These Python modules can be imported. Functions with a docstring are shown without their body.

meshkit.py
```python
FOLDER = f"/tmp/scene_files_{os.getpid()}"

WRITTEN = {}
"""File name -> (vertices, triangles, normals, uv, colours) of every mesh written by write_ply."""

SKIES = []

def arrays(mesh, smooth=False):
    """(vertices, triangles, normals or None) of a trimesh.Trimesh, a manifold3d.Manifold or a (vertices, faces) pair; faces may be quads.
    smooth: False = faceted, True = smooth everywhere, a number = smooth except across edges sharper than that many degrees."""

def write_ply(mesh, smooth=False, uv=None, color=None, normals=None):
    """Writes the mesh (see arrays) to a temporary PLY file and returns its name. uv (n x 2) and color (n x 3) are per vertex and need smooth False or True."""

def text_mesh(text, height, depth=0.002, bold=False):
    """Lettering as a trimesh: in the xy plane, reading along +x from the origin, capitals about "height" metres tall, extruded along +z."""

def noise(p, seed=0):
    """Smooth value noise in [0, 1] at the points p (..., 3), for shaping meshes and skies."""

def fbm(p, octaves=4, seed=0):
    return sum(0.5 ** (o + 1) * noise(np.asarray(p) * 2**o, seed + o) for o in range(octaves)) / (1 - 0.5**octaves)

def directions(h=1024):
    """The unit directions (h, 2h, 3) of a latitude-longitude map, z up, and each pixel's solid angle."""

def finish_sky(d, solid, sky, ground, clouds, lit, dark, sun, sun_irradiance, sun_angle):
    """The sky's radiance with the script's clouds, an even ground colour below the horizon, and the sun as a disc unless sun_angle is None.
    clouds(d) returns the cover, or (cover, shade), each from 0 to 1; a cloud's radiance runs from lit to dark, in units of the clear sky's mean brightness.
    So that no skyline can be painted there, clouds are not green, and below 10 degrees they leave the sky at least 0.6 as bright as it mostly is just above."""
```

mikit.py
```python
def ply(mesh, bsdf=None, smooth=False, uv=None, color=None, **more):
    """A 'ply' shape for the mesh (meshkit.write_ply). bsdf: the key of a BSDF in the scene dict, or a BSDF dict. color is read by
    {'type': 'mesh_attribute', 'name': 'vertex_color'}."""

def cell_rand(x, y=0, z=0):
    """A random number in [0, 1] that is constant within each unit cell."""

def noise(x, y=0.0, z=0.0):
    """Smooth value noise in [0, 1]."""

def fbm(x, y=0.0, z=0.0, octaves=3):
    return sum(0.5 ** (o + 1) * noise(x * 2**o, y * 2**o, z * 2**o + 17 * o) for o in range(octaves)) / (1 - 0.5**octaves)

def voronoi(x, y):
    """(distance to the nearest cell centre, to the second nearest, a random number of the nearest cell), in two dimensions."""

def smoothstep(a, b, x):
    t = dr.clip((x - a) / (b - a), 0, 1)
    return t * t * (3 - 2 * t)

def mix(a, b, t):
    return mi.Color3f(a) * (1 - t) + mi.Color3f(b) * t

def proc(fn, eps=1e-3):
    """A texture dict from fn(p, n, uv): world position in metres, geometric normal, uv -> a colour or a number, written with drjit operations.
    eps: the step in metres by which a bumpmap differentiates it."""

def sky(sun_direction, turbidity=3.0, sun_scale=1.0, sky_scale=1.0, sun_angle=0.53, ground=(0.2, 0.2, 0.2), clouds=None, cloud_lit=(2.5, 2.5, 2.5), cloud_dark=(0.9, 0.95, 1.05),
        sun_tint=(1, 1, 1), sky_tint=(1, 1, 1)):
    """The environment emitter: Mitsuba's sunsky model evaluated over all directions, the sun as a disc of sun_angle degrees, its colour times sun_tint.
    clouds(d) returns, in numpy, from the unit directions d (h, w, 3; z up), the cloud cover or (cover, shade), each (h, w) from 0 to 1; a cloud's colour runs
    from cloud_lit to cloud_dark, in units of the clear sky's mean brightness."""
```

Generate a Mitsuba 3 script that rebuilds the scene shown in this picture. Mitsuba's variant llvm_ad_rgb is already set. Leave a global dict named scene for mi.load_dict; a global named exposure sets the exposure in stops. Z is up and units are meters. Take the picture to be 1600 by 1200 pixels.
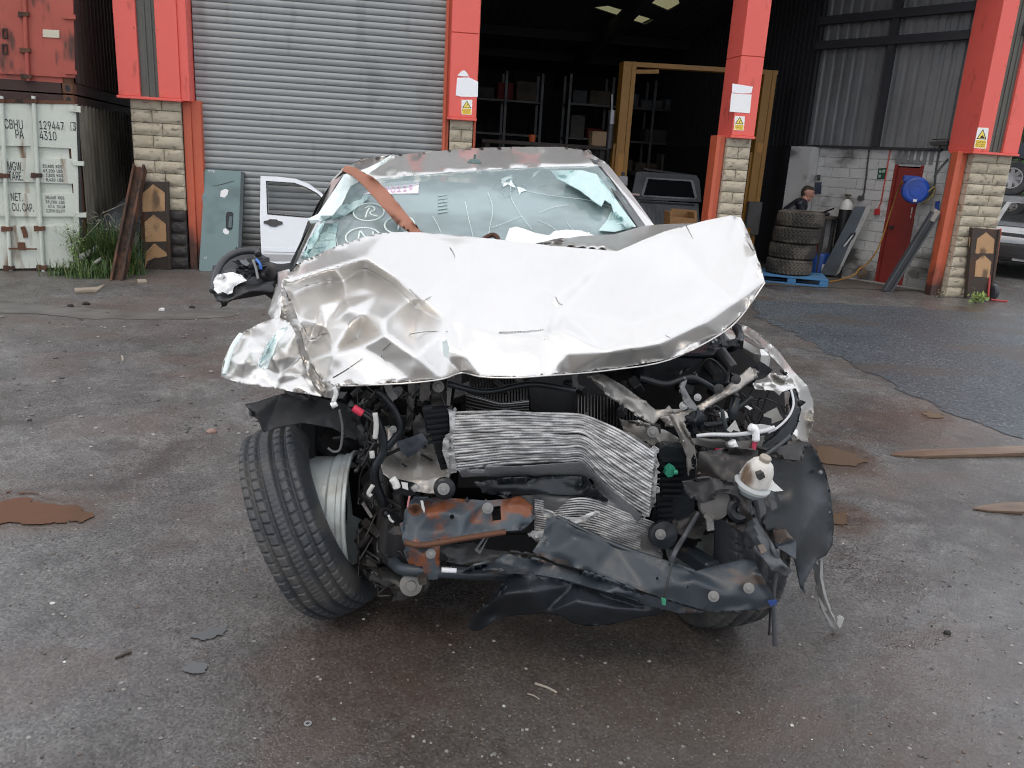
import math, random
import numpy as np, trimesh, shapely
import mitsuba as mi, drjit as dr
import mikit, meshkit
import manifold3d as m3
from shapely.geometry import Polygon, Point
from scipy.spatial import Delaunay
from scipy.interpolate import LinearNDInterpolator, NearestNDInterpolator

scene, labels = {}, {}
T = mi.ScalarTransform4f
A = np.array
rng = np.random.default_rng(7)
random.seed(7)

# ---------------------------------------------------------------- camera, sky, exposure
EYE = A([0, 0, 1.6])
FPX, PITCH, ROLL, YAW = 1267.5, 0.2729, 0.0590, 0.1548          # focal length in px of a 1600 px wide picture; radians
_R = A([math.cos(YAW), -math.sin(YAW), 0])
FWD = A([math.sin(YAW) * math.cos(PITCH), math.cos(YAW) * math.cos(PITCH), -math.sin(PITCH)])
_U = np.cross(_R, FWD)
RIGHT, UP = math.cos(ROLL) * _R + math.sin(ROLL) * _U, -math.sin(ROLL) * _R + math.cos(ROLL) * _U
scene['camera'] = {'type': 'perspective', 'fov': math.degrees(2 * math.atan(800 / FPX)), 'fov_axis': 'x', 'near_clip': 0.05, 'far_clip': 500.0,
                   'to_world': T().look_at(origin=EYE.tolist(), target=(EYE + FWD).tolist(), up=UP.tolist())}
exposure = 2.5
def overcast(d):
    n = meshkit.fbm(d * A([2.2, 2.2, 5.0]) + 3.1, 4, 5)
    return np.ones(d.shape[:2]), np.clip((n - 0.35) * 1.3, 0, 0.6)
scene['sky'] = mikit.sky([-0.25, -0.45, 0.85], turbidity=4, sun_scale=0.10, sun_angle=25, clouds=overcast, cloud_lit=(2.45, 2.55, 2.75), cloud_dark=(1.3, 1.4, 1.55), ground=(0.08, 0.08, 0.08))
labels['sky'] = {'kind': 'structure', 'label': 'bright overcast sky over the yard', 'category': 'sky'}

# ---------------------------------------------------------------- helpers
def ray(px, py):
    return FWD + RIGHT * ((px - 800) / FPX) - UP * ((py - 600) / FPX)
def at(px, py, Y):
    """the point at distance Y (world y) seen at a photo position"""
    d = ray(px, py)
    return EYE + d * (Y / d[1])
def gnd(px, py, z=0.0):
    d = ray(px, py)
    return EYE + d * ((z - EYE[2]) / d[2])
def hit(px, py, P0, n):
    d = ray(px, py)
    return EYE + d * (np.dot(A(P0) - EYE, n) / np.dot(d, n))
def unit(v):
    v = np.asarray(v, float)
    return v / (np.linalg.norm(v) + 1e-12)

_used = {}
def numbered(key):
    n = _used.get(key, -1) + 1
    _used[key] = n
    return key if n == 0 else f'{key}_{n:03d}'
def thing(name, label, cat, group=None, **more):
    key = numbered(name)
    labels[key] = {'label': label, 'category': cat, **more}
    if group: labels[key]['group'] = group
    return key
def shape(key, mesh, mat, smooth=False, color=None):
    if color is not None:
        if not isinstance(mesh, trimesh.Trimesh):
            v, f, _ = meshkit.arrays(mesh); mesh = trimesh.Trimesh(v, f, process=False)
        if smooth not in (True, False):
            mesh = trimesh.graph.smooth_shade(mesh, angle=math.radians(smooth), facet_minarea=None); smooth = True
        c = np.asarray(color, float)
        if c.ndim == 1: c = np.tile(c, (len(mesh.vertices), 1))
        if len(c) != len(mesh.vertices): c = np.tile(c[:1], (len(mesh.vertices), 1))
        scene[key] = mikit.ply(mesh, mat, smooth, color=c)
    else:
        scene[key] = mikit.ply(mesh, mat, smooth)
    return key
def part(parent, kind, mesh, mat, smooth=False, color=None, label=None, stuff=False):
    key = numbered(f'{parent}__{kind}')
    shape(key, mesh, mat, smooth, color)
    if label or stuff:
        labels[key] = {}
        if label: labels[key]['label'] = label
        if stuff: labels[key]['kind'] = 'stuff'
    return key
def solo(name, label, cat, mesh, mat, smooth=False, color=None, group=None, **more):
    key = thing(name, label, cat, group, **more)
    return shape(key, mesh, mat, smooth, color)
def struct(name, mesh, mat, label, smooth=False, color=None):
    key = numbered(name)
    shape(key, mesh, mat, smooth, color)
    labels[key] = {'kind': 'structure', 'label': label}
    return key

cat = trimesh.util.concatenate
def fixed(m):
    return trimesh.Trimesh(m.vertices, m.faces, process=False)
def box(x0, x1, y0, y1, z0, z1, b=0.0):
    if b <= 0:
        m = trimesh.creation.box(extents=[x1 - x0, y1 - y0, z1 - z0])
        m.apply_translation([(x0 + x1) / 2, (y0 + y1) / 2, (z0 + z1) / 2]); return m
    b = min(b, (x1 - x0) * .4, (y1 - y0) * .4, (z1 - z0) * .4)
    h = A([x1 - x0, y1 - y0, z1 - z0]) / 2
    pts = [A([sx * (h[0] - b * (k != 0)), sy * (h[1] - b * (k != 1)), sz * (h[2] - b * (k != 2))]) for sx in (-1, 1) for sy in (-1, 1) for sz in (-1, 1) for k in range(3)]
    m = trimesh.convex.convex_hull(A(pts)); m.apply_translation([(x0 + x1) / 2, (y0 + y1) / 2, (z0 + z1) / 2]); return m
def frame(m, o, x, y, z):
    """mesh in local axes -> world axes x, y, z at origin o"""
    M = np.eye(4); M[:3, 0], M[:3, 1], M[:3, 2], M[:3, 3] = x, y, z, o
    m = m.copy(); m.apply_transform(M)
    return m
def bar(p, q, w, h, up=(0, 0, 1), b=0.0):
    """a box beam from p to q"""
    p, q = A(p, float), A(q, float); L = np.linalg.norm(q - p); x = (q - p) / L
    y = unit(np.cross(up, x)); z = np.cross(x, y)
    return frame(box(0, L, -w / 2, w / 2, -h / 2, h / 2, b), p, x, y, z)
def spline(pts, n=6):
    pts = A(pts, float)
    if len(pts) < 3: return pts
    P = np.vstack([2 * pts[0] - pts[1], pts, 2 * pts[-1] - pts[-2]]); out = []
    for i in range(1, len(P) - 2):
        for t in np.linspace(0, 1, n, endpoint=False):
            a, b, c, d = P[i - 1:i + 3]
            out.append(.5 * (2 * b + (c - a) * t + (2 * a - 5 * b + 4 * c - d) * t * t + (3 * b - a - 3 * c + d) * t ** 3))
    return A(out + [pts[-1]])
def tube(pts, r, sides=8, n=6, curve=True):
    p = spline(pts, n) if curve else A(pts, float)
    r = np.broadcast_to(np.interp(np.linspace(0, 1, len(p)), np.linspace(0, 1, len(r)), r) if np.ndim(r) else r, (len(p),))
    t = np.gradient(p, axis=0); t /= np.linalg.norm(t, axis=1, keepdims=True) + 1e-12
    a = np.cross(t[0], [0, 0, 1.0] if abs(t[0][2]) < .9 else [1.0, 0, 0]); a = unit(a)
    V = []; ang = np.arange(sides) * 2 * np.pi / sides
    for i in range(len(p)):
        a = unit(a - t[i] * np.dot(a, t[i])); b = np.cross(t[i], a)
        V.append(p[i] + r[i] * (np.cos(ang)[:, None] * a + np.sin(ang)[:, None] * b))
    V = np.vstack(V + [p[:1], p[-1:]]); Fc = []
    for i in range(len(p) - 1):
        for j in range(sides):
            k = (j + 1) % sides
            Fc += [[i * sides + j, i * sides + k, (i + 1) * sides + k], [i * sides + j, (i + 1) * sides + k, (i + 1) * sides + j]]
    e0, e1, L = len(V) - 2, len(V) - 1, (len(p) - 1) * sides
    for j in range(sides):
        k = (j + 1) % sides; Fc += [[e0, k, j], [e1, L + j, L + k]]
    return trimesh.Trimesh(V, Fc, process=False)
def cyl(p, q, r, n=20):
    return tube([p, q], r, n, curve=False)
def solid(front, tri, back):
    """closed shell between two vertex layers over one triangulation"""
    n = len(front); V = np.vstack([front, back]); tri = np.asarray(tri)
    e = np.sort(np.vstack([tri[:, [0, 1]], tri[:, [1, 2]], tri[:, [2, 0]]]), axis=1)
    d = np.vstack([tri[:, [0, 1]], tri[:, [1, 2]], tri[:, [2, 0]]])
    _, inv, cnt = np.unique(e, axis=0, return_inverse=True, return_counts=True)
    bd = d[cnt[inv.ravel()] == 1]
    side = np.vstack([np.c_[bd[:, 0], bd[:, 0] + n, bd[:, 1] + n], np.c_[bd[:, 0], bd[:, 1] + n, bd[:, 1]]])
    m = trimesh.Trimesh(V, np.vstack([tri, tri[:, ::-1] + n, side]), process=False)
    if m.volume < 0: m.invert()
    return m
def tri2d(poly, holes=()):
    P = Polygon(poly, holes)
    if not P.is_valid: P = P.buffer(0)
    if hasattr(P, 'geoms'): P = max(P.geoms, key=lambda g: g.area)
    v, f = trimesh.creation.triangulate_polygon(P, engine='earcut')
    return v[:, :2], f
def plate(poly, Y, t=0.02, holes=()):
    """a sheet of thickness t whose outline is seen at these photo positions, at distance Y (a number or a function of position)"""
    v, f = tri2d(poly, holes)
    y = (lambda a, b: Y) if np.isscalar(Y) else Y
    fr = A([at(a, b, y(a, b)) for a, b in v])
    return solid(fr, f, fr + A([0, t, 0]))
def lin(p, q):
    """distance running linearly between two photo positions p=(x,y,Y), q"""
    p, q = A(p, float), A(q, float); d = q[:2] - p[:2]
    return lambda a, b: p[2] + (q[2] - p[2]) * np.dot(A([a, b]) - p[:2], d) / np.dot(d, d)
def fplate(poly, P0, n, t=0.004, holes=(), lift=0.0):
    """a sheet lying on the plane (P0, n), standing proud by t"""
    v, f = tri2d(poly, holes); n = unit(n)
    b = A([hit(x, y, P0, n) for x, y in v]) + n * lift
    return solid(b + n * t, f, b)
def surf(ctrl):
    C = A(ctrl, float); Li = LinearNDInterpolator(C[:, :2], C[:, 2]); Ne = NearestNDInterpolator(C[:, :2], C[:, 2])
    def Y(a, b):
        y = float(Li(a, b)); return y if y == y else float(Ne(a, b))
    return Y
def panel(outline, ctrl, sp=6, t=0.002, noise=0.0, nscale=.03, soft=0, seed=0, holes=()):
    """a dented sheet: fine mesh inside the outline, folded along the lines between control points (x, y, Y)"""
    P = Polygon(outline, holes)
    if not P.is_valid: P = P.buffer(0)
    if hasattr(P, 'geoms'): P = max(P.geoms, key=lambda g: g.area)
    x0, y0, x1, y1 = P.bounds
    gx, gy = np.meshgrid(np.arange(x0, x1, sp), np.arange(y0, y1, sp * .9)); gx[1::2] += sp / 2
    pts = np.c_[gx.ravel(), gy.ravel()]; I = P.buffer(-sp * .45)
    pts = pts[shapely.contains_xy(I, pts[:, 0], pts[:, 1])]
    rings = [P.exterior] + list(P.interiors); bd = []
    for r in rings:
        L = r.length; k = max(4, int(L / sp))
        bd += [r.interpolate(s * L / k).coords[0] for s in range(k)]
        bd += list(r.coords[:-1])
    pts = np.unique(np.round(np.vstack([pts, A(bd)]), 3), axis=0)
    tri = Delaunay(pts).simplices; c = pts[tri].mean(1)
    a = pts[tri]; ar = np.abs(np.cross(a[:, 1] - a[:, 0], a[:, 2] - a[:, 0]))
    tri = tri[shapely.contains_xy(P.buffer(.05), c[:, 0], c[:, 1]) & (ar > 1e-3)]
    C = A(ctrl, float); Li = LinearNDInterpolator(C[:, :2], C[:, 2]); Ne = NearestNDInterpolator(C[:, :2], C[:, 2])
    y = Li(pts); bad = np.isnan(y); y[bad] = Ne(pts[bad])
    if soft:
        nb = [[] for _ in pts]
        for s in tri:
            for i in range(3): nb[s[i]] += [s[(i + 1) % 3], s[(i + 2) % 3]]
        import scipy.sparse as sp_
        r = np.concatenate([[i] * len(n_) for i, n_ in enumerate(nb)]); cc = np.concatenate([A(n_, int) for n_ in nb])
        W = sp_.csr_matrix((np.ones(len(r)), (r.astype(int), cc)), shape=(len(pts),) * 2); dg = np.asarray(W.sum(1)).ravel(); dg[dg == 0] = 1
        for _ in range(soft): y = .5 * y + .5 * (W @ y) / dg
    if noise:
        q = np.c_[pts * nscale, np.full(len(pts), seed * 7.3)]
        y = y + noise * (2 * meshkit.fbm(q, 3, seed) - 1)
    fr = A([at(p_[0], p_[1], yy) for p_, yy in zip(pts, y)])
    n = trimesh.Trimesh(fr, tri, process=False).vertex_normals
    s = np.sign(np.einsum('ij,ij->i', n, EYE - fr)); s[s == 0] = 1
    return solid(fr, tri, fr - n * s[:, None] * t)
def lathe(prof, n=32, axis='z'):
    """closed profile of (r, z) turned about z"""
    m = trimesh.creation.revolve(A(prof, float), sections=n)
    if axis == 'x': m.apply_transform(trimesh.transformations.rotation_matrix(math.pi / 2, [0, 1, 0]))
    if axis == 'y': m.apply_transform(trimesh.transformations.rotation_matrix(-math.pi / 2, [1, 0, 0]))
    return fixed(m)
def ring_poly(cx, cy, rx, ry, n=20, rot=0):
    a = np.linspace(0, 2 * math.pi, n, endpoint=False)
    return np.c_[cx + rx * np.cos(a) * math.cos(rot) - ry * np.sin(a) * math.sin(rot), cy + rx * np.cos(a) * math.sin(rot) + ry * np.sin(a) * math.cos(rot)]
def text_on(s, px, py, h, P0, n, u=None, depth=.002, bold=False, wide=0, lift=.001, vertical=False):
    """lettering on a plane; h is the capital height in metres, (px, py) the lower left corner"""
    n = unit(n); u = unit(np.cross([0, 0, 1], n)) if u is None else unit(u)
    v = np.cross(n, u); m = meshkit.text_mesh(s, h, depth, bold); o = hit(px, py, P0, n) + n * lift
    if wide: m.apply_scale([np.linalg.norm(hit(wide, py, P0, n) - hit(px, py, P0, n)) / m.bounds[1][0], 1, 1])
    if vertical: u, v = -v, u
    return frame(m, o, u, v, n)

# ---------------------------------------------------------------- materials
def S(name, color, rough=.6, metallic=0.0, bump=None, **more):
    col = color if isinstance(color, dict) else {'type': 'rgb', 'value': list(color)}
    r = rough if isinstance(rough, dict) else float(rough)
    b = {'type': 'principled', 'base_color': col, 'roughness': r, 'metallic': metallic, **more}
    if bump: b = {'type': 'bumpmap', 'arbitrary': bump[0], 'scale': bump[1], 'bsdf': b}
    scene[name] = {'type': 'twosided', 'bsdf': b}
    return name
P_, N_, F_, V_, X_, SS = mikit.proc, mikit.noise, mikit.fbm, mikit.voronoi, mikit.mix, mikit.smoothstep
VC = {'type': 'mesh_attribute', 'name': 'vertex_color'}
def grime(p, n, uv):
    return SS(.45, .75, F_(p.x * 3.1, p.y * 3.1, p.z * 3.1, 4)) * .55
def fine(p, n, uv):
    return F_(p.x * 90, p.y * 90, p.z * 90, 2)
dirt = {'type': 'diffuse', 'reflectance': {'type': 'rgb', 'value': [.045, .036, .028]}}
def tint(name, rough, metallic=0.0, amount=1.0, bump=.0006, **more):
    w = grime if amount == 1.0 else (lambda p, n, uv: grime(p, n, uv) * amount)
    base = {'type': 'principled', 'base_color': VC, 'roughness': rough, 'metallic': metallic, **more}
    b = {'type': 'blendbsdf', 'weight': P_(w), 'a': base, 'b': dirt}
    if bump: b = {'type': 'bumpmap', 'arbitrary': P_(fine, 2e-3), 'scale': bump, 'bsdf': b}
    scene[name] = {'type': 'twosided', 'bsdf': b}
tint('matte', .8)
tint('satin', .42, amount=.6, bump=0)
tint('metal', .38, metallic=.9, amount=.7, bump=0)
tint('clean', .5, amount=0.0, bump=0)
# ---------------------------------------------------------------- ground
PUD = []
def ground_color(p, n, uv):
    d, d2, r = V_(p.x * 135, p.y * 135)
    e, e2, r2 = V_(p.x * 34 + 3, p.y * 34)
    big = F_(p.x * .9, p.y * .9, 3, 4); mid = F_(p.x * 4.3 + 9, p.y * 4.3, 1, 3)
    mud = SS(.46, .62, F_(p.x * .55 + 4, p.y * .8 + 1, 7, 4))
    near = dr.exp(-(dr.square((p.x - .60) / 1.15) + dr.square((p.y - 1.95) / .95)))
    rust = SS(.55, .68, F_(p.x * 1.7 + 20, p.y * 2.6, 2, 4))
    base = X_((.058, .056, .054), (.120, .117, .113), big)
    base = base * (.40 + 1.05 * r) * (.5 + .85 * mid) * (.62 + .72 * F_(p.x * 19 + 2, p.y * 19, 5, 3))
    base = X_(base, (.052, .040, .032), mud * .30)
    wetm = mi.Float(0)
    for cx, cy, rx, ry in [q for q in PUD if q]: wetm = dr.maximum(wetm, SS(1.9, .8, dr.sqrt(dr.square((p.x - cx) / rx) + dr.square((p.y - cy) / ry)) + .9 * (F_(p.x * 6, p.y * 6, 2, 3) - .5)))
    base = X_(base, (.060, .043, .032), wetm * .8)
    crk = SS(.035, .0, dr.abs(F_(p.x * .7 + 31, p.y * .7, 4, 5) - .5)) * SS(.45, .6, F_(p.x * .5 + 8, p.y * .5, 1, 2))
    base = X_(base, (.022, .02, .019), crk * .55)
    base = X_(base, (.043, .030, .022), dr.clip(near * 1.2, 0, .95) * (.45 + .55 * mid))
    base = X_(base, (.070, .040, .028), rust * .30)
    chip = SS(.955, .965, r) * SS(.45, .2, d)
    base = X_(base, (.17, .165, .15), chip * .4)
    chip2 = SS(.988, .992, r2) * SS(.25, .15, e)
    return X_(base, (.32, .30, .27), chip2 * .6)
def ground_rough(p, n, uv):
    wet = SS(.42, .62, F_(p.x * .8 + 11, p.y * .8, 5, 4))
    side = SS(.6, 2.0, p.x) * .8
    for cx, cy, rx, ry in [q for q in PUD if q]: wet = dr.maximum(wet, 1.4 * SS(1.9, .8, dr.sqrt(dr.square((p.x - cx) / rx) + dr.square((p.y - cy) / ry)) + .9 * (F_(p.x * 6, p.y * 6, 2, 3) - .5)))
    return dr.clip(.52 - .22 * wet - .18 * side + .12 * N_(p.x * 40, p.y * 40), .16, .9)
def ground_bump(p, n, uv):
    d, d2, r = V_(p.x * 135, p.y * 135)
    e, e2, r2 = V_(p.x * 34 + 3, p.y * 34)
    return (1 - d) * (.3 + r) * .45 + (1 - e) * .5 * r2 + 2.2 * F_(p.x * 7, p.y * 7, 0, 3)
S('ground_mat', P_(ground_color), P_(ground_rough), bump=(P_(ground_bump, 1.5e-3), .0027), specular=.85)
def grid(x0, x1, y0, y1, nx, ny, zf):
    gx, gy = np.meshgrid(np.linspace(x0, x1, nx), np.linspace(y0, y1, ny)); v = np.c_[gx.ravel(), gy.ravel(), zf(gx, gy).ravel()]
    i = (np.arange(ny - 1)[:, None] * nx + np.arange(nx - 1)).ravel()
    return trimesh.Trimesh(v, np.vstack([np.c_[i, i + 1, i + nx + 1], np.c_[i, i + nx + 1, i + nx]]), process=False)
g0 = trimesh.Trimesh([[-150, -150, 0], [150, -150, 0], [150, 150, 0], [-150, 150, 0]], [[0, 1, 2], [0, 2, 3]], process=False)
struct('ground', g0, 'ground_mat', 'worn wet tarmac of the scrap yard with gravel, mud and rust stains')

def blot(pts, z, wob=.03, seed=0, n=4):
    """a level sheet with a wandering outline through ground points"""
    p = A([q[:2] for q in pts]); p = spline(np.vstack([p, p[:1]]), n)[:-1]
    k = meshkit.fbm(np.c_[p * 9, np.zeros(len(p))], 5, seed) - .5
    k2 = meshkit.fbm(np.c_[p * 9 + 40, np.zeros(len(p))], 5, seed) - .5
    p = p + np.c_[k, k2] * 2 * wob
    v, f = tri2d(p)
    return trimesh.Trimesh(np.c_[v, np.full(len(v), z)], f, process=False)
def shore(pts, z, cell, amp, freq, seed):
    """a level sheet whose shoreline breaks up into inlets and islets"""
    P = Polygon(A([q[:2] for q in pts])).buffer(0); x0, y0, x1, y1 = P.buffer(amp * .4).bounds
    gx, gy = np.meshgrid(np.arange(x0, x1, cell), np.arange(y0, y1, cell)); pt = shapely.points(gx, gy)
    sd = shapely.distance(P.boundary, pt) * np.where(shapely.contains_xy(P, gx, gy), 1, -1)
    f = sd + amp * (meshkit.fbm(np.stack([gx * freq, gy * freq, gx * 0 + seed], -1), 5, seed) - .5) > 0
    ny, nx = f.shape; c = f[:-1, :-1] & f[1:, :-1] & f[:-1, 1:] & f[1:, 1:]; i = (np.arange(ny - 1)[:, None] * nx + np.arange(nx - 1))[c]
    v = np.c_[gx.ravel(), gy.ravel(), np.full(gx.size, z)]; m = trimesh.Trimesh(v, np.vstack([np.c_[i, i + 1, i + nx + 1], np.c_[i, i + nx + 1, i + nx]]), process=False); m.remove_unreferenced_vertices()
    return m
def patch_color(p, n, uv):
    d, d2, r = V_(p.x * 60, p.y * 60)
    b = F_(p.x * 1.3, p.y * 1.3, 0, 3)
    c = X_((.034, .041, .048), (.068, .078, .087), b) * (.5 + r)
    c = X_(c, (.3, .3, .29), SS(.965, .98, r) * .25)
    return X_(c, (.06, .045, .035), SS(.58, .72, F_(p.x * .8 + 5, p.y * 1.6, 3, 3)) * .6)
S('patch_mat', P_(patch_color), .42, bump=(P_(lambda p, n, uv: (1 - V_(p.x * 60, p.y * 60)[0]) + F_(p.x * 8, p.y * 8, 0, 2), 3e-3), .0035))
pp = [gnd(*q) for q in [(1175, 470), (1300, 474), (1420, 480), (1560, 492), (1700, 505), (1900, 560), (1900, 720), (1760, 752), (1600, 688), (1500, 650), (1400, 606), (1310, 560), (1235, 520), (1180, 492)]]
struct('asphalt_patch', shore(pp, .004, .02, .30, 4.5, 3), 'patch_mat', 'darker blue grey patch of chip sealed asphalt before the open bays')
S('pale_mat', (.11, .11, .105), .45)
pb = [gnd(*q) for q in [(1500, 672), (1540, 680), (1590, 690), (1640, 700), (1600, 699), (1545, 694)]]
S('mud_water', (.105, .07, .048), .06, specular=.5)
S('clear_water', (.125, .13, .135), .07, specular=.6)
for i, (q, mt, lb) in enumerate([
        ([(-60, 790), (0, 779), (45, 778), (90, 786), (128, 797), (130, 805), (70, 815), (0, 819), (-60, 820)], 'mud_water', 'brown muddy puddle at the left edge of the yard'),
        ([(1268, 694), (1300, 699), (1335, 712), (1352, 726), (1345, 733), (1310, 730), (1275, 722)], 'mud_water', 'long brown puddle behind the black wheel arch liner'),
        ([(1290, 800), (1305, 794), (1332, 802), (1338, 812), (1325, 820), (1300, 823), (1288, 815)], 'mud_water', 'round brown puddle right of the black wheel arch liner'),
        ([(1437, 645), (1455, 644), (1478, 652), (1470, 657), (1450, 653)], 'mud_water', 'small brown puddle before the rusty forks'),
        ([(297, 998), (312, 990), (330, 982), (352, 980), (350, 988), (338, 1000), (318, 1004)], 'clear_water', 'small clear puddle left of the burst front tyre, the upper of two'),
        ([(286, 1048), (300, 1036), (322, 1034), (330, 1042), (318, 1056), (300, 1060)], 'clear_water', 'small clear puddle left of the burst front tyre, the lower of two'),
        ]):
    _g = A([gnd(*a)[:2] for a in q]); PUD.append(() if i > 3 else (*map(float, (_g.max(0) + _g.min(0)) / 2), *map(float, np.ptp(_g, axis=0) / 2 + .03)))
    struct('puddle', shore([gnd(*a) for a in q], .005, .006 if i < 3 else .0035, (.34, .2, .16, .12, .06, .06)[i], (7, 9, 12, 14, 26, 26)[i], i + 3), mt, lb)
pb = [gnd(*q) for q in [(-80, 470), (60, 476), (180, 486), (280, 487), (370, 486), (368, 494), (280, 499), (150, 499), (60, 492), (-80, 488)]]
S('worn_mat', P_(lambda p, n, uv: X_((.055, .052, .048), (.13, .125, .115), F_(p.x * 5, p.y * 9, 0, 4))), .6)
struct('concrete_strip', blot(pb, .004, .09, 19), 'worn_mat', 'worn grey concrete drain strip across the yard on the left')
# gravel and chips lying loose
def pebbles(n, seed, area, sz, cols):
    r = np.random.default_rng(seed); ico = trimesh.creation.icosahedron(); V, Fc, C = [], [], []
    x0, x1, y0, y1 = area
    k = 0
    while k < n:
        y = y0 + (y1 - y0) * r.random() ** 1.7; x = x0 + (x1 - x0) * r.random()
        if meshkit.fbm(A([[x * 1.3, y * 1.3, 4.0]]), 3, 2)[0] < .30 + .3 * r.random(): continue
        s = sz * (.45 + r.random() ** 3 * 1.9); v = ico.vertices * A([1, .6 + .5 * r.random(), .45]) * s * (1 + .3 * (r.random((12, 1)) - .5))
        a = r.random() * 6.3; v = v @ A([[math.cos(a), math.sin(a), 0], [-math.sin(a), math.cos(a), 0], [0, 0, 1]])
        V.append(v + A([x, y, s * .25])); Fc.append(ico.faces + 12 * k); c = cols[r.integers(len(cols))]; C.append(np.tile(A(c) * (.7 + .6 * r.random()), (12, 1))); k += 1
    return trimesh.Trimesh(np.vstack(V), np.vstack(Fc), process=False), np.vstack(C)
m, c = pebbles(6500, 3, (-2.2, 3.2, 1.5, 6), .0031, [(.11, .105, .10), (.07, .066, .062), (.16, .15, .13), (.05, .046, .044), (.2, .19, .17), (.1, .07, .05)])
m2, c2 = pebbles(60, 5, (-1.6, 2.4, 1.6, 4.5), .0048, [(.5, .5, .47), (.42, .40, .33)])
m3_, c3 = pebbles(700, 8, (-4.5, -.2, 4.5, 9), .008, [(.06, .055, .05), (.12, .115, .105), (.2, .19, .18)])
shape('gravel', cat([m, m2, m3_]), 'clean', False, np.vstack([c, c2, c3]))
labels['gravel'] = {'kind': 'stuff', 'label': 'loose chips and small stones scattered over the tarmac', 'category': 'gravel'}

# ---------------------------------------------------------------- garage building
FY = 10.6                                          # front of the red column claddings
PX = [-2.855, .832, 4.52, 8.206]
Zr = 2.034
def red_c(p, n, uv):
    s = F_(p.x * 2.2, p.y * 2.2, p.z * .7, 4)
    c = X_((.66, .105, .082), (.74, .13, .105), s)
    return X_(c, (.30, .05, .035), SS(.62, .8, F_(p.x * 9, p.y * 9, p.z * 3, 4)) * .5)
S('red_sheet', P_(red_c), .36, specular=.4)
def jamb_c(p, n, uv):
    c = X_((.52, .105, .05), (.40, .085, .04), F_(p.x * 6, p.y * 6, p.z * 2, 4))
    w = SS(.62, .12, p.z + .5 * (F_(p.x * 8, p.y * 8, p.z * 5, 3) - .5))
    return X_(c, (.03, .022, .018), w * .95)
S('jamb_paint', P_(jamb_c), .5)
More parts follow.
